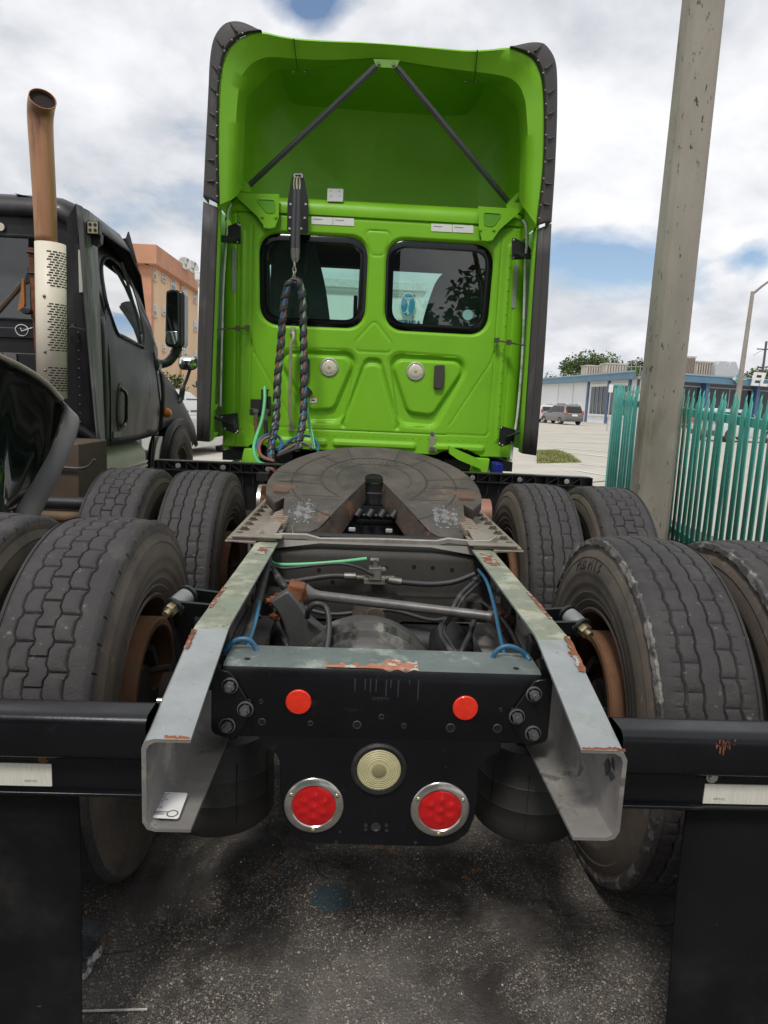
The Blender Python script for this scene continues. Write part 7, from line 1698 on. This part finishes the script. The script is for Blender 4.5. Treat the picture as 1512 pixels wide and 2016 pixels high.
sl_ = MB(); Lh = (B-A).length
def slot(z, ang):
    n_ = Vector((sin(ang), -cos(ang), 0)); t = Vector((cos(ang), sin(ang), 0)); p = A+d*z+n_*.0935
    sl_.obox(p, t*.0135, n_*.0025, (0, 0, .0036))
if su.x < 0: su = -su
z = .05; row = 0
while z < Lh-.06:
    if not (abs(z-.26) < .045 or abs(z-Lh*.66) < .05):
        for q in range(4): slot(z, radians(18+ (row % 3)*6 + 22*q))
    z += .0165; row += 1
part('shield_slots', sl_, HOLE, sh_, smooth=0, kind='stuff')
for z in (.18, Lh*.655, Lh*.30): 
    mb = MB(); p = A+d*z+Vector((-.002, -.096, 0)); mb.dome(p, (0, -1, 0), .011, .01, 10); part('shield_screw', mb, BOLT, sh_)
# rusty brackets and braces beside the stack
RB = mat('brown_rust_bar', (.17, .06, .03), .8, .1, var=.3, vscale=10, bump=.5, bscale=60, spots=[((.09, .035, .02), 7, .5, .7, .9)])
mb = MB(); mb.bar(PY(61, 488, 4.95), PY(78, 745, 4.95), .036, .02, (0, 1, 0)); rb_ = part('rusty_upright', mb, RB, K, bevel=.003)
mb = MB(); mb.prism(roundpoly([PY(a, b, 4.92) for a, b in ((43, 547), (46, 549), (48, 595), (46, 608), (35, 612), (36, 600), (40, 580))], .006, 3), (0, .03, 0)); part('rusty_bracket', mb, mat('orange_rust', (.33, .13, .045), .85, var=.3, vscale=10, bump=.5, bscale=60), rb_)
mb = MB(); mb.prism(roundpoly([PY(a, b, 4.9) for a, b in ((38, 608), (48, 604), (60, 609), (58, 617), (44, 618))], .01, 3), (0, .06, 0)); part('bracket_foot', mb, BLACKM, rb_, bevel=.004)
mb = MB(); mb.tube([PY(-20, 632, 4.95), PY(46, 556, 4.95)], .020, 8); part('brace_rod', mb, mat('rod_brown', (.10, .07, .06), .6, .3, var=.2), rb_)
mb = MB(); mb.prism(roundpoly([PY(a, b, 4.98) for a, b in ((44, 562), (60, 515), (72, 500), (78, 520), (76, 560), (60, 556))], .01, 3), (0, .02, 0)); 
for a, b in (((52, 496), (76, 498)), ((54, 537), (76, 538))): mb.cyl(PY(*a, 4.93), PY(*b, 4.93), .008, 8)
part('mount_plate', mb, BLACKM, rb_, bevel=.003)
# rear chassis parts visible behind the wheel fender
mb = MB(); mb.box(-2.9, -1.83, 4.4, 4.9, .55, 1.02); part('tool_box', mb, mat('tan_box', (.075, .052, .036), .7, var=.25, vscale=3, bump=.2), K, bevel=.01)
for z, m_ in ((.70, BLACKM), (.62, mat('burnt_metal', (.14, .09, .05), .7, .2, var=.4, vscale=9, bump=.8, bscale=30)), (.54, BLACKM)): mb = MB(); mb.cyl((-2.3, 4.05, z), (-1.62, 4.05, z), .038, 12); part('exhaust_duct', mb, m_, K, bevel=.006)
mb = MB(); mb.tube(spline([(-2.3, 4.38, .70), (-2.1, 4.38, .86), (-1.8, 4.38, .87), (-1.72, 4.38, .93)], 6), .009, 6); part('brake_line', mb, HOSE, K)
mb = MB(); mb.box(-1.88, -1.60, 3.98, 4.35, .40, .50); part('rust_beam', mb, RB, K, bevel=.01)
for s in (0, 1): mb = MB(); mb.box(-3.75+.86*s-.03, -3.75+.86*s+.03, 2.4, 7.0, .60, .86); part('frame_rail', mb, BLACKM, K)
for y in (3.0, 4.3): wheel(-2.42 if 0 else -2.45, y-.2, -1, TR_, .4, True, K, z=.505)
# glossy wheel fender with its grey edge strip, nearest the camera
FB = mat('fender_gloss', (.006, .014, .010), .07, var=.3, vscale=1.5, coat=.5, spots=[((.02, .022, .022), 2.0, .60, .8, .25)])
top = [(-60, 672), (-20, 690), (0, 706), (22, 715), (45, 727), (68, 742), (90, 758), (108, 774), (122, 790), (125, 800)]
bot = [(-60, 1040), (-30, 1035), (0, 1030), (8, 1025), (14, 1020), (20, 1016), (24, 1014), (27, 1012), (29, 1010), (30, 1008)]
P = []
for (a, b) in zip(top, bot):
    row = []
    for k in range(15):
        t = k/14; px = a[0]+(b[0]-a[0])*t + (34*sin(pi*t)*(a[0] > 60)*.35); py = a[1]+(b[1]-a[1])*t; row.append(PY(px, py, 3.55+.25*sin(pi*t*.9)-.55*max(0, (120-a[0]))/180.0))
    P.append(row)
G_ = MB().grid(P); fnd = part('wheel_fender', G_, FB, K, smooth=80, solid=.01)
mb = MB(); lip = [PY(a, b, 3.5-.55*max(0, (120-a))/180) for a, b in [(-60, 668), (0, 701), (45, 723), (90, 753), (122, 787)]]; mb.tube(spline(lip, 5), .012, 8); part('fender_rim', mb, mat('beige_edge', (.30, .27, .22), .4, var=.2, vscale=10), fnd, smooth=60)
sa = [(124, 790), (127, 812), (118, 845), (100, 885), (75, 930), (48, 975), (27, 1012), (22, 1024)]; sb_ = [(140, 806), (155, 824), (152, 850), (140, 885), (120, 930), (98, 975), (80, 1012), (74, 1024)]
P = [[tuple(PY(*a, 3.52)), tuple(PY((a[0]+b[0])/2, (a[1]+b[1])/2, 3.52)), tuple(PY(*b, 3.52))] for a, b in zip([p for p in spline([Vector((x, y, 0)) for x, y in sa], 4)], [p for p in spline([Vector((x, y, 0)) for x, y in sb_], 4)]) for a, b in [((a.x, a.y), (b.x, b.y))]]
part('fender_edge_strip', MB().grid(P), mat('strip_grey', (.20, .20, .20), .6, var=.08, vscale=4), fnd, smooth=60, solid=.006)

# ================================================================== CARS IN THE DISTANCE
def car(label, pos, head, col, L=4.7, Wd=1.85, Hh=1.70, group=None, suv=True):
    t = thing('parked_car', label, 'car', pos, group, rot=(0, 0, math.atan2(head[1], head[0])), world=False)
    w = Wd/2; paint = mat('car_paint_%d' % int(col[0]*1000), col, .3, .2, var=.04, coat=.6)
    st = [(-L/2, .45, .80, .86), (-L/2+.05, .35, .98, .95), (-L/2+.5, .28, 1.02, 1.0), (-.3, .26, 1.02, 1.0), (L/2-1.35, .26, 1.0, 1.0), (L/2-.5, .28, .86, .97), (L/2-.08, .33, .72, .88), (L/2, .42, .60, .80)]
    mb = MB(); P = []
    for x, z0, z1, k in st:
        P.append([(x, p.x, p.y) for p in roundpoly([Vector((-w*k, z0, 0)), Vector((w*k, z0, 0)), Vector((w*k, z1, 0)), Vector((-w*k, z1, 0))], [.05, .05, .14, .14], 3)])
    mb.grid(P, closev=True); n = len(P[0]); mb.add(P[0], [tuple(range(n))]); mb.add(P[-1], [tuple(reversed(range(n)))]); body = part('body', mb, paint, t, smooth=35)
    xr0, xr1 = (-L/2+.12, -L/2+.42) if suv else (-L/2+.75, -L/2+1.3); xf1, xf0 = (L/2-2.15, L/2-1.35)
    gh = MB(); P = []
    for z, a, b, k in ((.98, xr0, xf0, .97), (1.2, xr0+(xr1-xr0)*.4, xf0-(xf0-xf1)*.4, .90), (Hh-.14, xr1-.03, xf1-.05, .80), (Hh-.05, xr1+.03, xf1-.2, .76), (Hh, xr1+.2, xf1-.45, .64)):
        P.append([(a, -w*k, z), (b, -w*k, z), (b, w*k, z), (a, w*k, z)])
    gh.grid(P, closev=True); gh.add(P[-1], [(0, 1, 2, 3)]); part('roof', gh, paint, t, smooth=30, bevel=.02)
    def side_pt(x, z, s, off=.012):
        k = .97-(z-.98)*(.17/(Hh-.14-.98)); return (x, s*(w*k+off), z)
    zt = Hh-.18
    for s in (-1, 1):
        xs0, xs1 = xr0+.25, xf0-.1
        cuts = [(xs0, xs0+.75), (xs0+.83, xs0+1.6), (xs0+1.68, xs1-.25)]
        for i, (a, b) in enumerate(cuts):
            a2 = max(a, xr1+.1); b2 = min(b, xf1-.02) 
            q = MB(); q.add([side_pt(a, 1.04, s), side_pt(b, 1.04, s), side_pt(b2 if b2 > a2+.2 else b-.1, zt, s), side_pt(a2, zt, s)], [(0, 1, 2, 3)]); part('side_window', q, DARKG, t, smooth=0)
        for xw in (-L/2+.85, L/2-.9):
            q = MB(); q.lathe([(-.11, .17), (-.11, .31), (-.07, .345), (.07, .345), (.11, .31), (.11, .17)], (xw, s*(w-.10), .345), (0, 1, 0), 24); wh_ = part('wheel', q, TYRE, t)
            q = MB(); q.lathe([(.02, .0005), (.05, .05), (.04, .18), (.09, .21)], (xw, s*(w-.09), .345), (0, s, 0), 20)
            for k in range(5): a = 2*pi*k/5; q.bar((xw, s*(w-.03), .345), (xw+.2*cos(a), s*(w-.01), .345+.2*sin(a)), .05, .03, (0, 1, 0))
            part('rim', q, ALU, wh_)
        q = MB(); q.prism([Vector((-L/2+.02, s*(w*.72), .95)), Vector((-L/2+.04, s*(w*.93), .92)), Vector((-L/2+.10, s*(w*.95), 1.22)), Vector((-L/2+.14, s*(w*.80), 1.2))], (-.05, 0, 0)); part('tail_light', q, mat('tail_red', (.55, .03, .02), .2, coat=.5), t)
        q = MB(); q.obox((xf0-.35, s*(w+.10), 1.08), (.05, 0, 0), (0, .10, 0), (0, 0, .07)); part('side_mirror', q, paint, t, bevel=.02)
        q = MB(); q.obox((L/2-.12, s*w*.68, .70), (.06, 0, 0), (0, .16, 0), (0, 0, .06)); part('headlight', q, mat('headlight_glass', (.6, .62, .62), .15), t, bevel=.02)
        for xx in (.1, -.95): q = MB(); q.obox((xx-.2, s*(w+.01), .92), (.09, 0, 0), (0, .015, 0), (0, 0, .02)); part('door_handle', q, paint, t)
    q = MB(); q.add([(xr0+.02, -w*.80, 1.08), (xr0+.02, w*.80, 1.08), (xr1-.08, w*.68, zt), (xr1-.08, -w*.68, zt)], [(0, 1, 2, 3)]); q.v = [(x-.05, y, z) for x, y, z in q.v]; part('rear_glass', q, DARKG, t, smooth=0)
    q = MB(); q.add([(xf0-.05, -w*.86, 1.06), (xf0-.05, w*.86, 1.06), (xf1-.02, w*.74, zt), (xf1-.02, -w*.74, zt)], [(0, 1, 2, 3)]); q.v = [(x+.06, y, z) for x, y, z in q.v]; part('windshield', q, DARKG, t, smooth=0)
    q = MB(); q.box(-L/2-.06, -L/2+.10, -w*.9, w*.9, .33, .58); part('rear_bumper', q, mat('bumper_grey', (.10, .10, .10), .6), t, bevel=.04)
    q = MB(); q.box(-L/2-.035, -L/2-.02, -.26, .26, .74, .90); part('number_plate', q, WHITE, t)
    q = MB(); q.box(-L/2-.03, -L/2-.01, -w*.7, w*.7, .93, .97); part('trim_bar', q, ALU, t)
    if suv: 
        q = MB(); 
        for s in (-1, 1): q.bar((xr1+.3, s*w*.62, Hh+.04), (xf1-.4, s*w*.62, Hh+.04), .04, .04)
        part('roof_rails', q, BLACKP, t)
    return t
p = PY(1104, 832, 60.5); car('grey sport utility car parked nose in beside the white shop wall', (p.x, 60.5, -.02), (-.20, .98), (.17, .16, .155), 4.7, 1.84, 1.72, 'cars parked by the shop')
p = PY(1070, 832, 64); car('white car half hidden behind the grey sport utility car', (p.x-.4, 64.5, -.02), (-.20, .98), (.62, .62, .60), 4.6, 1.82, 1.62, 'cars parked by the shop')
p = PY(1410, 835, 36); car('white car parked behind the green fence pickets', (p.x+1.6, 37, 0), (.93, .36), (.60, .62, .61), 4.7, 1.85, 1.72)
p = PY(362, 780, 15); car('white car parked beyond the hood of the black truck', (p.x-.55, 15.5, -.1), (.25, .97), (.64, .64, .62), 4.5, 1.80, 1.50, None, False)
p = PY(1480, 835, 44); car('silver car under the shop sign behind the fence', (p.x, 46, 0), (.9, -.3), (.35, .36, .37), 4.6, 1.8, 1.5, None, False)

# bushes beyond the white car
hx0 = PY(350, 752, 34)
for k, lab in enumerate(('left leafy bush at the foot of the peach apartment block', 'right leafy bush at the foot of the peach apartment block')):
    tree('bush', lab, (hx0.x-1.1+2.6*k, 35+k, -.3), 2.6, 3.4, 1500, .22, 70+k, .1, 'bushes by the apartment block', 'bush')

# trees and an added dark wall behind the camera, seen only as reflections in the glass
for i, (x, y, H_, Wt, n, lab) in enumerate(((3.6, -8.5, 8.5, 5.2, 5200, 'loose leafed tree mirrored in the right rear cab window'),)):
    tree('broadleaf_tree', lab, (x, y, 0), H_, Wt, n, .26, 40+i, .22)

wt = thing('added_wall', 'unseen dark wall added behind the camera to darken the left rear window reflection', 'building', (-5, -12, 0))  # invented wall, added so the left window has something dark to reflect
mb = MB(); mb.box(-10, .9, -16, -11, 0, 8.6); part('wall', mb, mat('added_wall_dark', (.045, .05, .05), .9, var=.2, vscale=.7), wt)
mb = MB(); mb.box(-10.2, 1.1, -16.2, -10.8, 8.6, 8.9); part('roof_edge', mb, BLACKM, wt)
for i in range(4):
    mb = MB(); mb.box(-9+2.6*i, -7.4+2.6*i, -11.0, -10.95, 2.2, 4.2); part('window', mb, DARKG, wt)

# ================================================================== ON THE GROUND
gr = MB(); rr = random.Random(21)
for i in range(5200):
    x = rr.uniform(-.95, .98); y = rr.uniform(1.28, 3.0)
    q = math.sin(x*5+1.3)+math.cos(y*7-x*3)+rr.gauss(0, .7)
    if q < .1: continue
    r = .0016+.0030*rr.random()**3; z = .0095; a = rr.uniform(0, 6)
    v = [(x+r*cos(a+k*2.09)*rr.uniform(.7, 1.3), y+r*sin(a+k*2.09)*rr.uniform(.7, 1.3), z-.002) for k in range(3)]+[(x, y, z+r*.9)]
    gr.add(v, [(0, 1, 2), (0, 3, 1), (1, 3, 2), (2, 3, 0)], rr.choice((0, 0, 1, 2)))
o = part('loose_gravel', gr, [mat('chip_tan', (.30, .25, .19), .9), mat('chip_pale', (.50, .47, .41), .9), mat('chip_brown', (.14, .10, .08), .9)], None, kind='stuff', smooth=0); tag(o, 'fine tan and white stone chips strewn over the dark asphalt', 'gravel')
LF = mat('dry_leaf', (.28, .13, .055), .75, var=.35, vscale=60)
def leaf(px, py, l, az, label):
    c = onz(px, py, .012); t = []; mb = MB(); n = 7; u = Vector((cos(az), sin(az), 0)); w = Vector((-sin(az), cos(az), 0)); P = []
    for i in range(n+1):
        s_ = i/n; wd = .26*l*sin(pi*min(1, s_*1.02))**.8+.0004; c0 = c+u*(s_-.5)*l+Vector((0, 0, .006*sin(pi*s_)+.002)); P.append([tuple(c0-w*wd+Vector((0, 0, .005))), tuple(c0), tuple(c0+w*wd+Vector((0, 0, .004)))])
    mb.grid(P); o = part('dry_leaf', mb, LF, None, smooth=60, solid=.0006); tag(o, label, 'leaf', 'dry leaves on the asphalt')
leaf(752, 1674, .030, .2, 'curled brown leaf just below the black light panel'); leaf(762, 1685, .020, 1.3, 'small brown leaf touching the curled leaf under the light panel')
leaf(943, 1717, .022, .5, 'pale brown leaf on the right, farther of the close pair'); leaf(915, 1733, .024, -.3, 'brown leaf on the right, nearer of the close pair')
leaf(537, 1722, .022, 1.9, 'dull brown leaf alone on the left below the left tail light'); leaf(1012, 1625, .028, -.5, 'tan leaf in the shade below the right frame rail')
ck = [onz(px, py, .01) for px, py in ((120, 1842), (172, 1838), (205, 1832), (213, 1845), (196, 1890), (170, 1926), (150, 1936), (110, 1930))]
mb = MB(); b0 = [Vector(p) for p in ck]; cc = sum(b0, Vector())/len(b0); tp = [cc+(p-cc)*(.80 if i != 2 else .93)+Vector((0, 0, (.050, .058, .035, .020, .022, .030, .048, .05)[i])) for i, p in enumerate(b0)]
mb.grid([[tuple(p) for p in b0], [tuple(p) for p in tp], [tuple(cc+(p-cc)*.45+Vector((0, 0, .004))) for p in tp]], closev=True); mb.add([tuple(cc+(p-cc)*.45+Vector((0, 0, .004))) for p in tp], [tuple(range(8))])
o = part('broken_kerb_piece', mb, mat('chunk_paint', (.045, .048, .052), .8, var=.4, vscale=30, bump=1.0, bscale=60, spots=[((.50, .48, .43), 14, .50, .56, .9), ((.20, .12, .07), 12, .62, .68, .9)]), None, smooth=25, bevel=.003); tag(o, 'broken dark chunk with chipped white edges beside the left mud flap', 'debris')
a, b = onz(140, 1991, .014), onz(290, 1987, .014); mb = MB(); mb.bar(a, b, .0035, .003); o = part('white_stick', mb, mat('stick_white', (.50, .50, .47), .7, var=.2, vscale=60), None); tag(o, 'thin white strip lying on asphalt at the bottom left', 'strip')

for o in bpy.data.objects:
    if '_world' in o: del o['_world']
